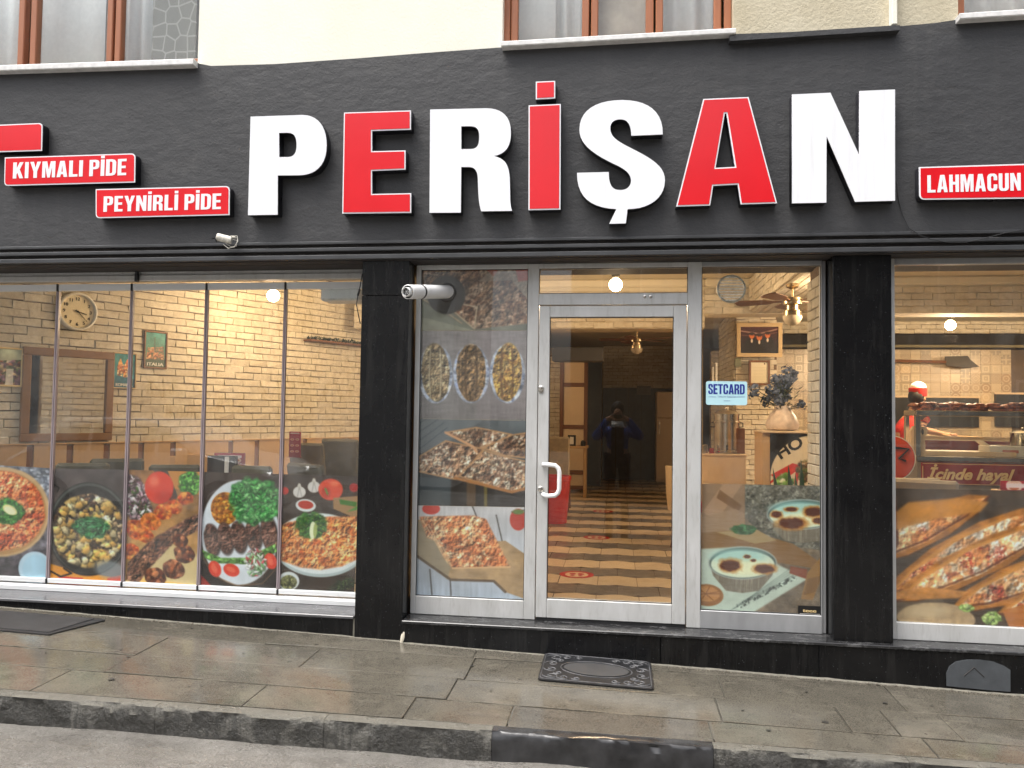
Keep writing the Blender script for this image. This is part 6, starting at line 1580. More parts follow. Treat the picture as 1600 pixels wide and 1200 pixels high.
# floor decals with footprints
for px, py in ((901, 898), (932, 840), (942, 799)):
    c = G(px, py, 0); t = empty('floor_decal', (c.x, c.y, .0018), 0, {898: 'nearest of the three oval footprint decals on the tiles', 840: 'middle one of the three oval footprint decals on the tiles', 799: 'farthest of the three oval footprint decals on the tiles'}[py], 'floor decal', 'footprint decals on the tiled floor')
    def disc(r0_, r1_, z_, nm, mt, ox=0, oy=0, sy=1.0):
        n = 32; vs = []; fs = []
        for k in range(n):
            a_ = 2*math.pi*k/n; vs += [(ox+r1_*math.cos(a_), oy+r1_*sy*math.sin(a_), z_)]+([(ox+r0_*math.cos(a_), oy+r0_*sy*math.sin(a_), z_)] if r0_ else [])
        fs = [(2*k, 2*((k+1) % n), 2*((k+1) % n)+1, 2*k+1) for k in range(n)] if r0_ else [tuple(range(n))]
        return MB().add(vs, fs).build(nm, mt, t)
    disc(.105, .155, .0006, 'ring', M['red'], sy=1.0); disc(0, .1045, .0004, 'disc', M['creamlam'])
    for sx in (-1, 1): disc(0, .03, .0012, 'footprint', M['red'], sx*.036, .02, 1.3); disc(0, .02, .0012, 'heel_print', M['red'], sx*.036, -.05, 1.1)

# ------------------------------------------------------------------ ceiling fans with lights
def fan(p, lab, bl=.55, r0_=.09, rot=0, ZC=ZC):
    t = empty('ceiling_fan', p, R(rot), lab, 'ceiling fan', 'brass ceiling fans with frosted bowls')
    MB().lathe([(.05, ZC-p[2]-.001), (.055, ZC-p[2]-.03), (.02, ZC-p[2]-.045), (.012, ZC-p[2]-.05), (.012, .10), (.03, .098), (.04, .09), (r0_, .085), (r0_*1.05, .05), (r0_, .03), (r0_*.7, .02), (r0_*.7, -.02), (r0_*.95, -.03), (r0_*.95, -.07)], n=24).build('motor', M['brass'], t, smooth=True, angle=40)
    MB().lathe([(r0_*1.05, -.072), (r0_*1.02, -.10), (r0_*.8, -.135), (r0_*.4, -.155), (.003, -.16)], n=24).build('glass_bowl', simple('frosted_bowl', (.62, .52, .38), .3, var=.03), t, smooth=True, angle=60)
    for k in range(5):
        a_ = 2*math.pi*k/5+.3
        o = MB().prism([(r0_*.9, -.02), (r0_+.08, -.02), (r0_+.14, -.055), (bl, -.07), (bl+.03, -.03), (bl+.03, .03), (bl, .07), (r0_+.14, .055), (r0_+.08, .02), (r0_*.9, .02)], -.004, .004).build('blade', M['darkwood'], t)
        o.rotation_euler = (R(90+10), 0, a_); o.location = (0, 0, .06)
fan(P(1238, 481, 1.8), 'ceiling fan with frosted bowl in the pane right of the door', .46, .078, 0, 2.621)
fan(P(995, 537, 6.7), 'ceiling fan with brass fittings seen through the door glass', .55, .085, 20)

# ------------------------------------------------------------------ seen through the pane right of the door
q = P(1142, 452, YE+.05); t = empty('round_vent', (q.x, YE+.041, q.z), 0, 'round clear ventilator set in the pane right of the door', 'ventilator')
rv_ = .098
MB().lathe([(rv_, -.014), (rv_, 0), (rv_-.012, 0), (rv_-.012, -.014)], n=36, axis='y', cap=False).build('vent_ring', M['dirtywhite'], t)
for k in range(9):
    z_ = -rv_*.8+rv_*1.6*k/8; wv = math.sqrt(max(0, (rv_-.012)**2-z_*z_))
    if wv > .02: MB().box(-wv, wv, -.010, -.004, z_-.0045, z_+.0045).build('vent_slat', M['dirtywhite'], t)
# picture with three busts (generic), pale frame
def pa_trio(p, H):
    p.grad('4a1410', '14080a'); p.line([(0, 12), (50, 20), (100, 6)], 4, 'b8a090', .7); p.line([(0, 24), (40, 28), (100, 16)], 2, 'a89080', .5)
    for cx, cy, r in ((30, 26, 8), (50, 30, 9), (72, 24, 8)):
        p.ell(cx, cy+24, 17, 20, '160c0c', 0, .1); p.ell(cx, cy, r*.85, r*1.15, 'c07040', 0, .3); p.ell(cx, cy-r*.75, r*.9, r*.5, '2a1410', 0, .4); p.ell(cx, cy+15, 3, 6, 'd8c8b8', 0, .3); p.line([(cx-3, cy-1), (cx-1, cy-1)], 1.2, '3a1810'); p.line([(cx+2, cy-1), (cx+4, cy-1)], 1.2, '3a1810')
def hung(px0, py0, px1, py1, Y, lab, paint, fmat, fw, nm='framed_picture', res=1.2):
    a, b = P(px0, py0, Y), P(px1, py1, Y); w, h = b.x-a.x, a.z-b.z
    t = empty(nm, ((a.x+b.x)/2, Y, (a.z+b.z)/2), 0, lab, 'picture')
    MB().box(-w/2, w/2, -.02, 0.02, h/2-fw, h/2, .003).box(-w/2, w/2, -.02, .02, -h/2, -h/2+fw, .003).box(-w/2, -w/2+fw, -.0199, .02, -h/2+fw, h/2-fw, .003).box(w/2-fw, w/2, -.0199, .02, -h/2+fw, h/2-fw, .003).build('frame', fmat, t)
    p = Print((0, 0), (100, 0), (100, 100*h/w), (0, 100*h/w), res); paint(p, 100*h/w)
    p.build('print', lambda x, y: ((x/100-.5)*(w-2*fw), -.006, (.5-y/(100*h/w))*(h-2*fw)), None, parent=t); return t
hung(1151, 505, 1222, 558, 6.25, 'picture of three suited men in a pale wooden frame', pa_trio, M['paleframe'], .055)
def pa_cert(p, H):
    p.grad('d8d0bc', 'c8c0a8'); 
    for k in range(9): p.line([(14, H*.25+k*H*.07), (86, H*.25+k*H*.07)], 1.2, '8a8474', .6)
    p.ell(80, 8, 4, 4, '4a1c18')
hung(1170, 563, 1203, 602, 6.3, 'framed certificate in a dark frame behind the blue flowers', pa_cert, M['darkwood'], .03)
a = P(1153, 565, 6.32); tg = MB().box(a.x-.045, a.x+.045, 6.3, 6.36, a.z-.08, a.z+.05, .006).build('wall_thermostat', simple('dull_green_box', (.16, .17, .11), .5)); tag(tg, 'small greenish box on the brick below the picture frame', 'wall box')
# counter with tea urn
YC = 3.9; a, b = P(1060, 711, YC), P(1166, 711, YC)
t = empty('counter', ((a.x+b.x)/2, YC, 0), 0, 'plain cream laminate counter under the tea urn', 'counter')
w = b.x-a.x; MB().box(-w/2, w/2, 0, .55, 0, a.z, .004).build('cabinet', M['creamlam'], t); MB().box(-w/2-.01, w/2+.01, -.015, .56, a.z+.0005, a.z+.02, .004).build('worktop', M['creamlam'], t)
zc = a.z+.021
c = P(1135, 709, YC+.3); ur = .155; hu = P(1135, 645, YC+.3).z-zc
t = empty('tea_urn', (c.x, YC+.3, zc), 0, 'tall polished steel tea urn below the SETCARD sticker', 'tea urn')
MB().lathe([(ur*.9, 0), (ur, .01), (ur, .03), (ur*.95, .04), (ur*.95, hu-.12), (ur*1.03, hu-.115), (ur*1.03, hu-.10), (ur*.95, hu-.095), (ur*.95, hu-.03)], n=36).build('body', M['steel'], t, smooth=True, angle=35)
lid = MB().lathe([(ur*.97, hu-.029), (ur*.97, hu-.015), (ur*.75, hu+.02), (ur*.3, hu+.04), (.01, hu+.045)], n=36).ball((0, 0, hu+.06), .022).build('lid', M['steel'], t, smooth=True, angle=40)
MB().tube([(-.02, -ur*.9, .07), (-.02, -ur-.05, .07), (-.02, -ur-.06, .045)], .011, 10).ball((-.02, -ur-.045, .09), .015).build('tap', M['blk'], t, smooth=True)
for s_ in (-1, 1): MB().tube([(s_*ur*.95, 0, hu-.17), (s_*(ur+.035), 0, hu-.165), (s_*(ur+.035), 0, hu-.12), (s_*ur*.95, 0, hu-.115)], .007, 8).build('side_handle', M['blk'], t)
a = P(1156, 709, YC+.25); t = empty('brown_canister', (a.x, YC+.25, zc), 0, 'brown upright box just right of the tea urn', 'box'); MB().box(-.045, .05, -.06, .06, 0, .30, .006).build('canister_body', M['darkwood'], t)
a = P(1108, 709, YC+.2); t = empty('spice_rack', (a.x-.02, YC+.2, zc), 0, 'small jars with red lids left of the tea urn', 'jar')
MB().lathe([(.035, 0), (.035, .09), (.02, .1)], (-.03, 0, 0), 14).build('jar_body', M['steel'], t); MB().lathe([(.03, 0), (.03, .06)], (.045, -.03, 0), 14).build('jar_base', M['darkred'], t)
# coat hook light strip on the brick edge
a = P(1116, 595, 6.0)
o = MB().box(a.x-.025, a.x-.005, 6.0, 6.02, a.z-.22, a.z+.20).box(a.x+.02, a.x+.045, 6.0, 6.03, a.z-.22, a.z+.26).build('narrow_mirror', M['paper']); tag(o, 'narrow upright pale frame at the edge of the brick corner', 'frame')
# cabinet with HO board, vase of blue flowers
YB = 2.6; a, b = P(1193, 673, YB), P(1290, 673, YB)
t = empty('side_cabinet', (a.x, YB, 0), 0, 'dark fronted cabinet with a round food picture lettered HO', 'cabinet')
w = b.x-a.x; zt = a.z
MB().box(0, w, .06, .5, 0, zt-.02, .003).build('carcass', M['woodv'], t); MB().box(-.01, w+.01, .02, .52, zt-.0195, zt, .003).build('cabinet_top', M['creamlam'], t)
def pa_ho(p, H):
    p.grad('15161a', '15161a'); p.ell(82, 84, 83, 83, 'd8ccb4', 0, .02)
    p.poly([(0, 78), (40, 55), (60, 60), (20, 90)], 'c0352a', .95); p.line([(0, 92), (30, 70), (60, 62)], 4, 'c8402c'); p.line([(45, 100), (50, 62)], 6, 'b83c30')
    m = p.em(62, 70, 14, 22, 0, .2, .5); p.bits(m, 120, 4, ['6a5038', '4a3828', '8a6c4c', '5a6a38'], seed=3); m = p.em(28, 92, 18, 18, 0, .2, .4); p.bits(m, 80, 5, ['6a9a48', '88b868', '3c6c30', 'e0e4cc'], seed=5)
a1 = P(1204, 675, YB+.05); b1 = P(1290, 675, YB+.05); hh = zt-.03-P(1204, 770, YB+.05).z
p = Print((0, 0), (100, 0), (100, 100*hh/(b1.x-a1.x)), (0, 100*hh/(b1.x-a1.x)), 1.6); HH = 100*hh/(b1.x-a1.x); pa_ho(p, HH)
p.build('food_print', lambda x, y: (a1.x-a.x+x/100*(b1.x-a1.x), .052, zt-.03-y/HH*hh), None, parent=t)
MB().box(a1.x-a.x-.004, b1.x-a.x, .0535, .0598, zt-.03-hh, zt-.028).build('board', M['blk'], t)
c1 = P(1222, 712, YB+.05)
o = text('lettering', 'HO', M['blk'], t, width=.27, height=.12, loc=(c1.x-a.x-.01, .051, c1.z-.04), off=.03); o.rotation_euler = (0, R(-33), 0)
c = P(1222, 671, YB+.25); zv = zt
t = empty('flower_vase', (c.x, YB+.24, zv), 0, 'pale vase with blue artificial flowers on the dark cabinet', 'vase')
MB().lathe([(.10, 0), (.15, .015), (.165, .06), (.13, .15), (.085, .21), (.075, .25), (.065, .25), (.07, .2)], n=28, cap=False).build('vase_body', simple('pink_cream_ceramic', (.62, .50, .42), .4, var=.25, scale=14), t, smooth=True, angle=50)
stm = MB(); flw = []; r4 = random.Random(9)
for k in range(30):
    a_ = r4.uniform(0, 6.28); rr_ = r4.uniform(.04, .30); hz = r4.uniform(.34, .68)-rr_*.4
    e = (rr_*math.cos(a_), rr_*math.sin(a_)*.6, hz); flw.append(e); stm.tube([(0, 0, .2), (e[0]*.4, e[1]*.4, .2+(hz-.2)*.5), e], .004, 5)
stm.build('stem', M['leaf'], t)['kind'] = 'stuff'
for e in flw:
    fb_ = MB(); nb = 26
    for _ in range(nb):
        d = Vector((r4.gauss(0, 1), r4.gauss(0, 1), r4.gauss(0, 1))).normalized(); c_ = Vector(e)+d*r4.uniform(.018, .062); s_ = d.orthogonal().normalized()*.021; u_ = d.cross(s_).normalized()*.021
        c2 = c_+d*.008; fb_.add([c_-s_, c_+u_, c2+s_, c_-u_], [(0, 1, 2, 3)])
    fb_.build('flower', M['blueflower'], t)
lf = MB()
for _ in range(190):
    a_ = r4.uniform(0, 6.28); rr_ = r4.uniform(.03, .24); z_ = r4.uniform(.22, .5); c_ = Vector((rr_*math.cos(a_), rr_*math.sin(a_)*.6, z_)); d = Vector((math.cos(a_), math.sin(a_), r4.uniform(-.3, .9))).normalized()*r4.uniform(.03, .06)
    s_ = d.cross(Vector((0, 0, 1))).normalized()*.014; lf.add([c_-d, c_+s_, c_+d, c_-s_], [(0, 1, 2, 3)])
o = lf.build('foliage', M['leaf'], t); o['kind'] = 'stuff'
# snake plant behind the pudding film
c = P(1262, 790, .9); t = empty('snake_plant', (c.x, .9, 0), 0, 'pointed green leaves rising behind the top of the pudding film', 'plant')
zp = P(1262, 765, .9).z
for px, pyt, wv in ((1208, 731, .03), (1232, 726, .035), (1252, 718, .03), (1268, 712, .035), (1278, 722, .03), (1243, 740, .03)):
    e = P(px, pyt, .9)-Vector((c.x, .9, 0)); b_ = Vector((e.x*.55, 0, .25)); mid = (b_*.4+e*.6)
    lfv = [(b_.x-wv, 0, b_.z), (mid.x-wv*1.1, -.01, mid.z), (e.x, .01, e.z), (mid.x+wv*1.1, -.01, mid.z), (b_.x+wv, 0, b_.z)]
    MB().add([(x, y-.004, z_) for x, y, z_ in lfv]+[(x, y+.004, z_) for x, y, z_ in lfv], [(0, 1, 2, 3, 4), (9, 8, 7, 6, 5)]+[(i, (i+1) % 5, 5+(i+1) % 5, 5+i) for i in range(5)]).build('leaf', simple('snake_plant_leaf', (.03, .09, .03), .45, var=.4, scale=20) if px == 1208 else bpy.data.materials['snake_plant_leaf'], t)
MB().lathe([(.10, 0), (.14, .28), (.15, .28), (.15, .30), (.13, .30), (.12, .26), (.01, .26)], n=20).build('pot', M['darkred'], t, smooth=True, angle=40)
# ------------------------------------------------------------------ kitchen seen through the right window
hd = empty('extractor_hood', (2.45, 7.35, 0), 0, 'long dark extractor hood across the top of the tiled wall', 'extractor hood')
hz1, hz0 = P(1500, 522, 7.35).z, P(1500, 541, 7.35).z
MB().box(0, 6.1, 0, .6, hz0, hz1, .01).build('hood_body', simple('dark_hood_metal', (.012, .010, .008), .6, spec=.1), hd); MB().box(0, 6.1, -.012, -.0005, hz0-.02, hz0+.02, .003).build('hood_lip', M['olive'], hd)
# oven mouths
for x0, x1, y0, y1, lab in ((1370, 1530, 620.5, 668, 'long dark oven mouth behind the cook'), (1556, 1640, 616, 668, 'dark oven mouth at the right edge')):
    a, b = P(x0, y0, 7.95), P(x1, y1, 7.95); t = empty('oven_opening', (a.x, 7.95, b.z), 0, lab, 'oven')
    MB().box(0, b.x-a.x, 0, .06, 0, a.z-b.z, .004).build('oven_mouth', M['blk'], t); MB().box(-.02, b.x-a.x+.02, -.012, .0, a.z-b.z, a.z-b.z+.03, .004).build('oven_lintel', M['creamlam'], t)
# pizza peel hanging on the wall
a, b, c = P(1388, 563, 7.8), P(1478, 565.5, 7.8), P(1529, 576, 7.8)
t = empty('baker_peel', (b.x, 7.8, b.z), 0, 'long handled metal peel hanging flat on the tiled wall', 'peel')
MB().tube([(a.x-b.x-.6, 0, a.z-b.z+.01), (0, 0, 0)], .022, 8).build('handle', M['darkwood'], t)
pts = [(P(x, y, 7.8).x-b.x, P(x, y, 7.8).z-b.z) for x, y in ((1476, 557), (1512, 556), (1516, 562), (1530, 573), (1512, 575), (1478, 571))]
MB().prism(pts, -.006, .006).build('blade', simple('dull_blade_metal', (.07, .06, .05), .6), t)
# cook
def skin_body(name, joints_, bones, mat, parent, sub=2):
    me = bpy.data.meshes.new(name); me.from_pydata([j[0] for j in joints_], bones, [])
    o = bpy.data.objects.new(name, me); col.objects.link(o)
    md = o.modifiers.new('skin', 'SKIN'); md.use_smooth_shade = True; md.branch_smoothing = .6
    for i, j in enumerate(joints_):
        v = me.skin_vertices[0].data[i]; r_ = j[1]; v.radius = (r_, r_) if not isinstance(r_, tuple) else r_; v.use_root = (i == 0)
    s = o.modifiers.new('sub', 'SUBSURF'); s.levels = s.render_levels = sub
    dg = bpy.context.evaluated_depsgraph_get(); m2 = bpy.data.meshes.new_from_object(o.evaluated_get(dg)); bpy.data.objects.remove(o)
    m2.materials.clear(); m2.materials.append(mat); q = bpy.data.objects.new(name, m2); col.objects.link(q); q.parent = parent
    for p_ in m2.polygons: p_.use_smooth = True
    return q
Yk = 5.3
hx, hz = P(1433, 622, Yk).x, P(1433, 622, Yk).z
ckr = empty('person', (hx-.02, Yk, 0), 0, 'cook in red shirt and red and white cap reaching right with a long peel', 'person')
S = hz-1.60
def q_(px, py, dy=0): p = P(px, py, Yk+dy); return (p.x-ckr.location.x, dy, p.z)
sh_l, sh_r = q_(1412, 653, .02), q_(1443, 656, -.05); el = q_(1440, 671, -.14); hn = q_(1479, 679.5, -.10); el2 = q_(1402, 680, .0); hn2 = q_(1432, 690, -.1)
J = [((-.08, 0, .98), .16), ((-.09, .01, 1.15), (.19, .14)), ((-.09, .0, hz-.36), (.20, .15)), ((-.03, -.0, hz-.2), .09), ((.0, 0, hz-.10), .055), ((.02, -.01, hz), .085), ((.03, -.01, hz+.09), .075),
     (sh_l, .07), (el2, .05), (hn2, .035), (sh_r, .07), (el, .05), (hn, .030), (tuple(np.array(hn)+(.09, -.01, -.005)), .026),
     ((-.12, 0, .9), .1), ((-.13, -.01, .5), .065), ((-.13, .02, .08), .045), ((-.13, -.12, .04), .04), ((.04, 0, .9), .1), ((.06, -.01, .5), .065), ((.06, .02, .08), .045), ((.06, -.12, .04), .04)]
Bn = [(0, 1), (1, 2), (2, 3), (3, 4), (4, 5), (5, 6), (2, 7), (7, 8), (8, 9), (2, 10), (10, 11), (11, 12), (12, 13), (0, 14), (14, 15), (15, 16), (16, 17), (0, 18), (18, 19), (19, 20), (20, 21)]
skin_body('body', J, Bn, M['skin'], ckr)
def inflate(Jx, idx, k, extra=0): return [(Jx[i][0], tuple(v*k+extra for v in Jx[i][1]) if isinstance(Jx[i][1], tuple) else Jx[i][1]*k+extra) for i in idx]
sx = tuple((np.array(sh_r)+np.array(el))/2); sx2 = tuple((np.array(sh_l)+np.array(el2))/2)
Js = inflate(J, [0, 1, 2, 3], 1.14)+[(sh_l, .088), (el2, .066), (sh_r, .088), (sx, .076)]
Js[3] = (((-.03), 0.0, hz-.22), .088)
skin_body('red_shirt', Js, [(0, 1), (1, 2), (2, 3), (2, 4), (4, 5), (2, 6), (6, 7)], M['redcloth'], ckr)
skin_body('dark_sleeve', [(sx, .068), (el, .060)], [(0, 1)], M['darkcloth'], ckr)
skin_body('trousers', inflate(J, [0, 14, 15, 16, 18, 19, 20], 1.2), [(0, 1), (1, 2), (2, 3), (0, 4), (4, 5), (5, 6)], M['darkcloth'], ckr)
# fingers closing on the peel handle
fg = MB()
for k in range(4):
    b_ = Vector(hn)+Vector((.035+.018*k, -.02, .012)); fg.tube([b_, b_+Vector((.01, -.028, .0)), b_+Vector((.012, -.03, -.03)), b_+Vector((.005, -.01, -.042-.002*k))], [.0095, .009, .008, .007], 6)
fg.tube([Vector(hn)+Vector((.02, .0, .02)), Vector(hn)+Vector((.05, .02, .012)), Vector(hn)+Vector((.075, .018, -.01))], [.011, .010, .008], 6)
fg.build('fingers', M['skin'], ckr, smooth=True)
MB().ball((.008, -.012, hz+.02), .1, (1, 1.0, 1.12), f=lambda p: 1+.03*math.sin(p.x*9)*math.cos(p.z*7)).build('hair', M['hair'], ckr, smooth=True)
MB().ball((.055, .03, hz-.012), .075, (.85, 1, 1.15)).ball((.125, .05, hz-.015), .016, (1.2, .8, 1.0)).ball((.105, .02, hz-.07), .02, (1, .8, .8)).build('face', M['skin'], ckr, smooth=True)
MB().ball((.075, -.075, hz-.005), .02, (1, .5, 1.5)).build('ear', M['skin'], ckr, smooth=True)
hatz = P(1440, 616, Yk).z
MB().lathe([(.100, hatz-.03), (.104, hatz-.02), (.110, hatz+.075), (.105, hatz+.08), (.098, hatz+.06)], (.03, 0, 0), 24, cap=False).build('cap_band', M['redcloth'], ckr, smooth=True, angle=40)
MB().ball((.03, 0, hatz+.085), .1, (1, 1, .75), n=20, f=lambda p: 1+.1*math.cos(3*math.atan2(p.y, p.x))*abs(p.z)).build('cap_crown', M['whitecloth'], ckr, smooth=True)
# the peel he holds
a = Vector(hn)+Vector(ckr.location)+Vector((.03, -.035, -.015)); b = P(1580, 687, Yk-.1)
t = empty('working_peel', a, 0, 'long wooden peel held by the cook above the counter', 'peel')
MB().tube([(-.1, 0, .02), (0, 0, 0), tuple(b-a)], .014, 8).build('handle', M['wood'], t)
MB().box(b.x-a.x-.05, b.x-a.x+.22, -.12, .12, b.z-a.z-.012, b.z-a.z+.0, .004).build('blade', M['steel'], t)
# glass display counter
YK = 3.0; k0 = P(1431, 643, YK); X0 = k0.x; X1 = 6.6; zk = lambda py: P(1500, py, YK).z
t = empty('display_counter', (X0, YK, 0), 0, 'glass fronted food counter with steel shelf and dark red front', 'counter')
L = X1-X0; zT1, zT0 = zk(641.5), zk(650.5); zB1, zB0 = zk(714), zk(721.5)
MB().box(0, L, 0, .34, zT0, zT1, .008).build('top_shelf', M['steel'], t)
MB().box(0, .05, .01, .06, zB1, zT0-.001, .003).box(0, .04, .28, .33, zB1, zT0-.001, .003).build('corner_post', M['steel'], t)
MB().box(.05, L, .02, .026, zB1+.002, zT0-.002).build('glass_front', M['glass'], t)
MB().box(-.005, L, -.015, .85, zB0, zB1, .004).build('worktop', M['steel'], t)
MB().box(.01, L, .0, .83, 0, zB0-.001, .004).build('counter_body', simple('counter_side', (.20, .17, .14), .4), t)
fx0, fx1 = P(1440, 740, YK-.02).x-X0, L
MB().box(fx0, fx1, -.014, -.001, zk(757.5), zk(723.5), .003).build('front_panel', M['darkred'], t)
MB().box(fx0+.012, fx1, -.0165, -.0145, zk(725.5), zk(724.7)).box(fx0+.012, fx1, -.0165, -.0145, zk(756.7), zk(756)).box(fx0+.010, fx0+.016, -.0165, -.0145, zk(753), zk(729)).build('panel_line', M['gold'], t)
tl, tr2 = P(1448, 749, YK-.02), P(1586, 749, YK-.02)
o = text('lettering', 'İçinde hayal', M['gold'], t, width=tr2.x-tl.x, loc=(tl.x-X0, -.0165, zk(758.2)+.02), shear=.35, bold=0, off=.035, depth=.003)
zs = [v.co.z for v in o.data.vertices]; sc = (zk(725.5)-zk(757))/(max(zs)-min(zs))*.93
for v in o.data.vertices: v.co.z *= sc
# trays, light strip and box inside the counter
MB().box(.12, 1.0, .12, .5, zB1+.001, zB1+.05, .006).build('tray', M['creamlam'], t)
MB().box(.15, 2.6, .62, .66, zk(690), zk(684), .003).build('light_shelf', M['creamlam'], t); MB().box(.15, 2.6, .63, .65, zB1+.002, zk(691)).build('back_panel', M['darkred'], t)
c = P(1543, 713, YK+.2); bx = empty('carton_box', (c.x, YK+.15, zB1+.001), 0, 'white carton with faint red print standing on the counter', 'box')
MB().box(0, .55, 0, .25, 0, .11, .004).build('carton', M['paper'], bx); MB().box(.12, .27, -.0022, -.0004, .04, .072).build('red_print', simple('faded_red_print', (.55, .18, .14), .6), bx)
o = MB().box(-.075, .0, 0, .2, 0, .004).build('lid_flap', M['paper'], bx); o.location = (0, 0, .11); o.rotation_euler = (0, R(38), 0)
c = P(1436, 712, YK+.1); pb_ = empty('paper_bag', (c.x, YK+.12, zB1+.001), 0, 'cream paper bag with a handle hole at the left end of the counter', 'bag')
hb_ = zk(669)-zB1
bag = [(-.075, 0), (.06, 0), (.055, hb_*.6), (.085, hb_*.9), (.065, hb_*1.03), (.0, hb_), (-.05, hb_*1.04), (-.08, hb_*.85)]
MB().prism([(x, z_) for x, z_ in bag], -.03, .03).build('bag_body', M['creamlam'], pb_); MB().ball((.03, -.031, hb_*.85), .03, (.45, .1, 1)).build('handle_hole', M['blk'], pb_)
c = P(1590, 690, YK+.4); pt = empty('steel_pot', (c.x+.05, YK+.4, zk(696)), 0, 'lidded steel pot at the right edge inside the counter', 'pot')
MB().lathe([(.11, 0), (.115, .01), (.115, .12), (.118, .125), (.118, .13)], n=24).build('pot_body', M['steel'], pt, smooth=True, angle=40); MB().lathe([(.118, .131), (.07, .15), (.01, .16)], n=24).ball((0, 0, .17), .015).build('lid', M['steel'], pt, smooth=True, angle=40)
MB().box(-.3, .5, -.2, .3, -.02, -.001).build('pot_shelf', M['steel'], pt)
# baked goods heaped on the top shelf
r5 = random.Random(3); xg = .0
for k in range(13):
    px = 1436+k*14.5; c = P(px, 640, YK+.17)
    hgt = r5.uniform(.6, 1.0)
    o = MB()
    for j in range(6):
        o.ball((r5.uniform(-.05, .05), r5.uniform(-.06, .06), .012+.014*j*hgt), .062, (1, .9, .28), n=12, k=6, f=lambda p, s=k*7+j: 1+.22*mnoise.noise(Vector((p.x*2+s, p.y*2, p.z*2))))
    q = o.build('baked_roll', M['bread']); q.location = (c.x, YK+.17, zT1-.002); q.rotation_euler = (0, 0, r5.uniform(0, 3))
    tag(q, ('leftmost heap of baked rolls on the counter shelf, nearest the cook' if k == 0 else 'heap of browned baked rolls along the steel counter shelf'), 'food', 'baked rolls on the counter shelf')
# chairs near the right window
for px, py, Y, rz, lab in ((1398, 742, 1.6, 190, 'grey beige chair back at the left edge of the right window'), (1444, 745, 1.35, 160, 'larger grey beige chair back left of the pink menu box')):
    a = P(px, py, Y); chair(a.x, Y, R(rz), lab, 'beige', a.z, .46, 'chairs by the right window')
# round red sign with a dark zigzag
a = P(1392, 716, 2.3); t = empty('round_sign', (a.x, 2.3, a.z), 0, 'round red sign with a black Z at the left edge of the right window', 'sign')
MB().lathe([(.20, 0), (.205, -.01), (.2, -.02), (.19, -.022), (.001, -.0221)], n=40, axis='y').build('disc', simple('orange_red_enamel', (.55, .06, .015), .35), t, smooth=True, angle=30)
MB().lathe([(.212, .0), (.212, -.018), (.2055, -.018), (.2055, 0)], n=40, axis='y').build('rim', M['paper'], t)
MB().tube([(.02, -.026, .10), (.15, -.026, .09), (.06, -.026, -.0), (.12, -.026, -.02)], .012, 6).build('black_mark', M['blk'], t)
c = MB().tube([(a.x, 2.33, 0), (a.x, 2.33, a.z-.1)], .02, 8).build('post', M['blk']); c.parent = t; c.matrix_parent_inverse = t.matrix_world.inverted() if False else Matrix.Translation(-t.location)
# pink menu box at the right edge
card('menu_box', 1600, 766, .55, .30, .062, 'pink printed menu box at the right edge above the pide film', cat='menu box', mat2='darkred', group=None)
table(P(1600, 764, .7).x+.1, .62, 0, 'table under the pink menu box', .6, .26, 'wood', P(1592, 767, .55).z-.006)

# ------------------------------------------------------------------ upstairs curtains
def curtain(px0, px1, Y, z0, z1, lab, mat='curtain', folds=9, amp=.025):
    x0, x1 = X_(px0, 40, Y), X_(px1, 40, Y); n = folds*8; vs = []; fs = []
    for i in range(n+1):
        x = x0+(x1-x0)*i/n; y = Y+amp*math.sin(i/8*2*math.pi)+amp*.4*math.sin(i*.37)
        vs += [(x, y, z0), (x, y, z1), (x, y+.003, z1), (x, y+.003, z0)]
    fs = [(4*i+a_, 4*i+(a_+1) % 4, 4*i+4+(a_+1) % 4, 4*i+4+a_) for i in range(n) for a_ in range(4)]
    o = MB().add(vs, fs).build('curtain', M[mat], None, smooth=True); return tag(o, lab, 'curtain', 'white curtains in the upstairs windows')
curtain(-400, 30, .24, sz1-.02, sz1+1.45, 'white curtain at the far left of the left upstairs window', folds=14)
curtain(60, 165, .30, sz1-.02, sz1+1.45, 'smooth white curtain in the middle pane of the left upstairs window', folds=2, amp=.01)
curtain(188, 256, .24, sz1-.02, sz1+1.45, 'white curtain beside the grey patterned blind', folds=3)
o = MB().box(X_(240, 40, .2), X_(308, 40, .2), .185, .20, sz1+.0, sz1+1.45, .002).build('patterned_blind', M['blind']); tag(o, 'grey blind with pale oval pattern at the right of the left upstairs window', 'blind')
curtain(806, 868, .22, sz2-.02, sz2+1.45, 'bright white curtain in the first pane of the middle upstairs window', folds=1, amp=.004)
curtain(866, 914, .26, sz2-.02, sz2+1.45, 'pale grey net in the first pane of the middle upstairs window', folds=2)
o = MB().box(X_(930, 40, .2), X_(1014, 40, .2), .19, .21, sz2, sz2+1.45, .002).build('beige_board', simple('stained_beige_board', (.42, .35, .28), .8, var=.3, scale=4)); tag(o, 'stained beige board behind the middle pane upstairs', 'board')
curtain(1032, 1120, .24, sz2-.02, sz2+1.45, 'pale curtain with loose folds in the last pane of the middle upstairs window', folds=3)
curtain(1503, 1680, .24, sz3-.02, sz3+1.45, 'pale curtain in the right upstairs window', folds=4)

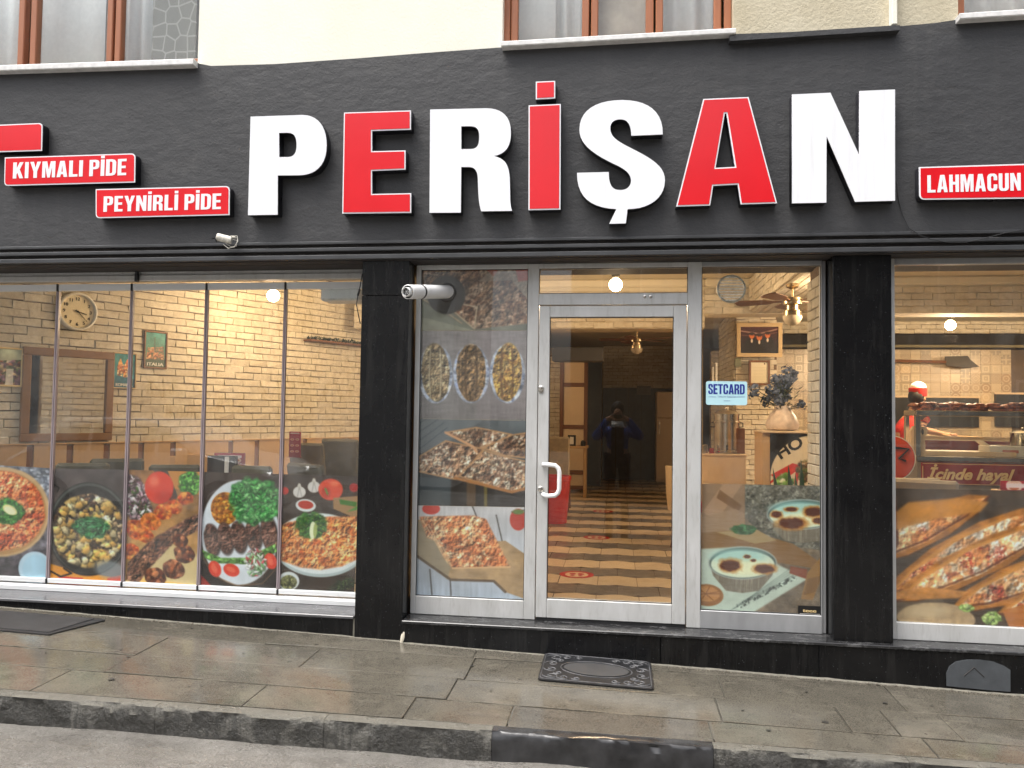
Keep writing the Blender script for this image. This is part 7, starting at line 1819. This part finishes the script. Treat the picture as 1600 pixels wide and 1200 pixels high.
# ------------------------------------------------------------------ the street behind the camera (seen mirrored in the glass)
def house(x0, x1, y0, h, mat, lab, wins):
    t = empty('street_house', ((x0+x1)/2, y0, -.5), 0, lab, 'building', 'houses across the street')
    w = (x1-x0)/2; MB().box(-w, w, -6, 0, 0, h+.5).build('wall', mat, t); MB().box(-w-.1, w+.1, -6.1, .15, h+.501, h+.7).build('roof', M['soffit'], t)
    for wx, wz, ww, wh in wins:
        f = MB().box(wx-ww/2, wx+ww/2, .001, .05, wz, wz+wh, .01).build('window', M['alu'], t); MB().box(wx-ww/2+.06, wx+ww/2-.06, .051, .06, wz+.06, wz+wh-.06).build('pane', M['darkglass'], f)
    return t
house(-19.5, -4.2, -14, 8.6, M['plaster'], 'pale plastered house with scribbled wall across the street', [(3.2, 1.6, 1.1, 1.3), (-3.5, 4.0, 1.2, 1.4), (3.2, 4.0, 1.1, 1.4)])
house(-1.2, 4.6, -14.5, 7.5, M['plaster2'], 'ochre house across the street', [(-1.6, 4.4, 1.1, 1.5), (1.4, 4.4, 1.1, 1.5), (1.6, 1.3, 1.2, 1.4)])
house(4.7, 15, -13.5, 10.5, M['plaster3'], 'taller grey house across the street', [(-3, 1.3, 1.6, 1.6), (0, 1.3, 1.6, 1.6), (-3, 4.6, 1.2, 1.6), (0, 4.6, 1.2, 1.6), (-3, 7.6, 1.2, 1.6), (0, 7.6, 1.2, 1.6)])
sp = MB()
for k, (gx, gz) in enumerate(((-13.0, 2.0), (-12.4, 1.3), (-9.6, 1.9), (-8.8, 1.9), (-8.0, 2.0), (-11.0, 1.6))):
    pts = [(gx+.9*t/14+.16*math.sin(t*1.3+k), -13.985, gz+.26*math.sin(t*1.9+k*2)) for t in range(15)]; sp.tube(pts, .03, 5)
tag(sp.build('graffiti', M['spray']), 'black scribbles sprayed on the pale house across the street', 'graffiti')
house(-34, -19.7, -12.5, 9.5, M['plaster2'], 'ochre corner house at the far end across the street', [(3, 1.4, 1.2, 1.4), (0, 1.4, 1.2, 1.4)])
# parked white car, side on
car = empty('parked_car', (-6.7, -5.0, zg(-6.7, -1.27)-.14), 0, 'white hatchback parked across the street, mirrored in the left window', 'car')
prof = [(-2.05, .30), (-2.1, .55), (-2.0, .85), (-1.75, .98), (-1.45, 1.36), (-1.1, 1.47), (.1, 1.47), (.45, 1.38), (1.05, .98), (1.75, .86), (2.05, .70), (2.12, .50), (2.08, .30)]
cb_ = MB(); n = len(prof)
def ring_(k, y):  # tumblehome
    return [(x, y*(1-.13*max(0, z_-.9)/.55), z_) for x, z_ in prof]
vs = []; 
for y in (-.86, -.84, .84, .86):
    inset_ = .97 if abs(y) > .85 else 1
    vs += [(x*inset_, yy, .3+(z_-.3)*(.985 if abs(y) > .85 else 1)) for x, yy, z_ in ring_(0, y)]
fs = [(i, (i+1) % n, n+(i+1) % n, n+i) for i in range(n)]+[(n+i, n+(i+1) % n, 2*n+(i+1) % n, 2*n+i) for i in range(n)]+[(2*n+i, 2*n+(i+1) % n, 3*n+(i+1) % n, 3*n+i) for i in range(n)]+[tuple(range(n)), tuple(range(4*n-1, 3*n-1, -1))]
cb_.add(vs, fs).build('body', M['carpaint'], car)
for s_ in (-1, 1):
    for win in ([(-1.35, 1.0), (-1.2, 1.32), (-.75, 1.38), (-.75, 1.0)], [(-.68, 1.0), (-.68, 1.38), (0, 1.38), (.3, 1.33), (.3, 1.0)], [(.36, 1.0), (.36, 1.30), (.46, 1.28), (.85, 1.0)]):
        MB().add([(x, s_*(.872*(1-.13*max(0, z_-.9)/.55)), z_) for x, z_ in win]+[(x, s_*(.83*(1-.13*max(0, z_-.9)/.55)), z_) for x, z_ in win], [tuple(range(len(win))), tuple(range(2*len(win)-1, len(win)-1, -1))]+[(i, (i+1) % len(win), len(win)+(i+1) % len(win), len(win)+i) for i in range(len(win))]).build('side_window', M['darkglass'], car)
    for x in (-1.3, 1.3):
        wh = MB().lathe([(.31, -.1), (.32, -.07), (.32, .07), (.31, .1), (.2, .1), (.19, .08), (.001, .08)], (x, s_*.80, .32), 24, 'y').build('wheel', M['black'], car); MB().lathe([(.19, 0), (.17, .012*s_), (.03, .03*s_), (.001, .03*s_)], (x, s_*.905, .32), 16, 'y').build('rim', M['steel'], wh)
    MB().box(.62, .82, s_*.88, s_*1.02, .95, 1.07, .03).build('door_mirror', M['carpaint'], car)
    MB().box(1.85, 2.03, s_*.5, s_*.80, .62, .76, .03).build('headlight', M['mirror'], car)

# photographer standing behind the camera, mirrored in the door
ph = empty('person', (.02, -5.66, 0), 0, 'photographer in a blue jacket holding a phone up, mirrored in the door glass', 'person')
g0 = zg(0, -5.6)-.15
Jp = [((0, 0, .86), (.14, .11)), ((0, 0, 1.02), (.15, .12)), ((0, 0, 1.20), (.17, .12)), ((0, 0, 1.30), .07), ((0, .02, 1.37), .052), ((0, .03, 1.46), .082), ((0, .03, 1.55), .075),
      ((-.18, 0, 1.22), .07), ((-.33, .10, 1.10), .05), ((-.13, .33, 1.385), .034), ((-.085, .375, 1.41), .028), ((.18, 0, 1.22), .07), ((.34, .10, 1.12), .05), ((.13, .33, 1.385), .034), ((.085, .375, 1.41), .028),
      ((-.1, 0, .8), .095), ((-.11, .02, .35), .06), ((-.11, 0, g0+.08), .045), ((-.11, .13, g0+.045), .04), ((.1, 0, .8), .095), ((.11, .02, .35), .06), ((.11, 0, g0+.08), .045), ((.11, .13, g0+.045), .04)]
Bp = [(0, 1), (1, 2), (2, 3), (3, 4), (4, 5), (5, 6), (2, 7), (7, 8), (8, 9), (9, 10), (2, 11), (11, 12), (12, 13), (13, 14), (0, 15), (15, 16), (16, 17), (17, 18), (0, 19), (19, 20), (20, 21), (21, 22)]
skin_body('body', Jp, Bp, M['skin'], ph)
skin_body('blue_jacket', inflate(Jp, [0, 1, 2], 1.25)+inflate(Jp, [7, 8, 9, 11, 12, 13], 1.35), [(0, 1), (1, 2), (2, 3), (3, 4), (4, 5), (2, 6), (6, 7), (7, 8)], M['bluecloth'], ph)
skin_body('trousers', inflate(Jp, [0, 15, 16, 17, 19, 20, 21], 1.2), [(0, 1), (1, 2), (2, 3), (0, 4), (4, 5), (5, 6)], M['darkcloth'], ph)
MB().box(-.09, .09, .150, .165, .86, 1.26, .004).build('dark_top', M['darkcloth'], ph)
MB().ball((0, .0, 1.53), .098, (1, 1.05, 1.1)).build('hair', M['hair'], ph, smooth=True)
MB().ball((0, .09, 1.47), .04, (1.4, .9, 1.6)).ball((0, .13, 1.475), .014).build('face', M['skin'], ph, smooth=True)
MB().lathe([(.085, 1.26), (.10, 1.28), (.085, 1.33), (.07, 1.35)], (0, .03, 0), 18, cap=False).build('scarf', M['whitecloth'], ph, smooth=True)
for s_ in (-1, 1):
    f_ = MB()
    for k in range(4): f_.tube([(s_*.09, .375, 1.425-.014*k), (s_*.078, .392, 1.427-.014*k), (s_*.055, .388, 1.427-.014*k)], [.008, .0075, .006], 6)
    f_.tube([(s_*.09, .36, 1.40), (s_*.07, .352, 1.415), (s_*.045, .358, 1.42)], [.010, .009, .007], 6); f_.build('fingers', M['skin'], ph, smooth=True)
pn = empty('phone', (.02, -5.285, 1.425), 0, 'dark phone held up by the photographer', 'phone')
MB().box(-.075, .075, -.004, .004, -.037, .034-.015, .003).build('phone_body', M['blk'], pn)
for o_ in ph.children_recursive: pass
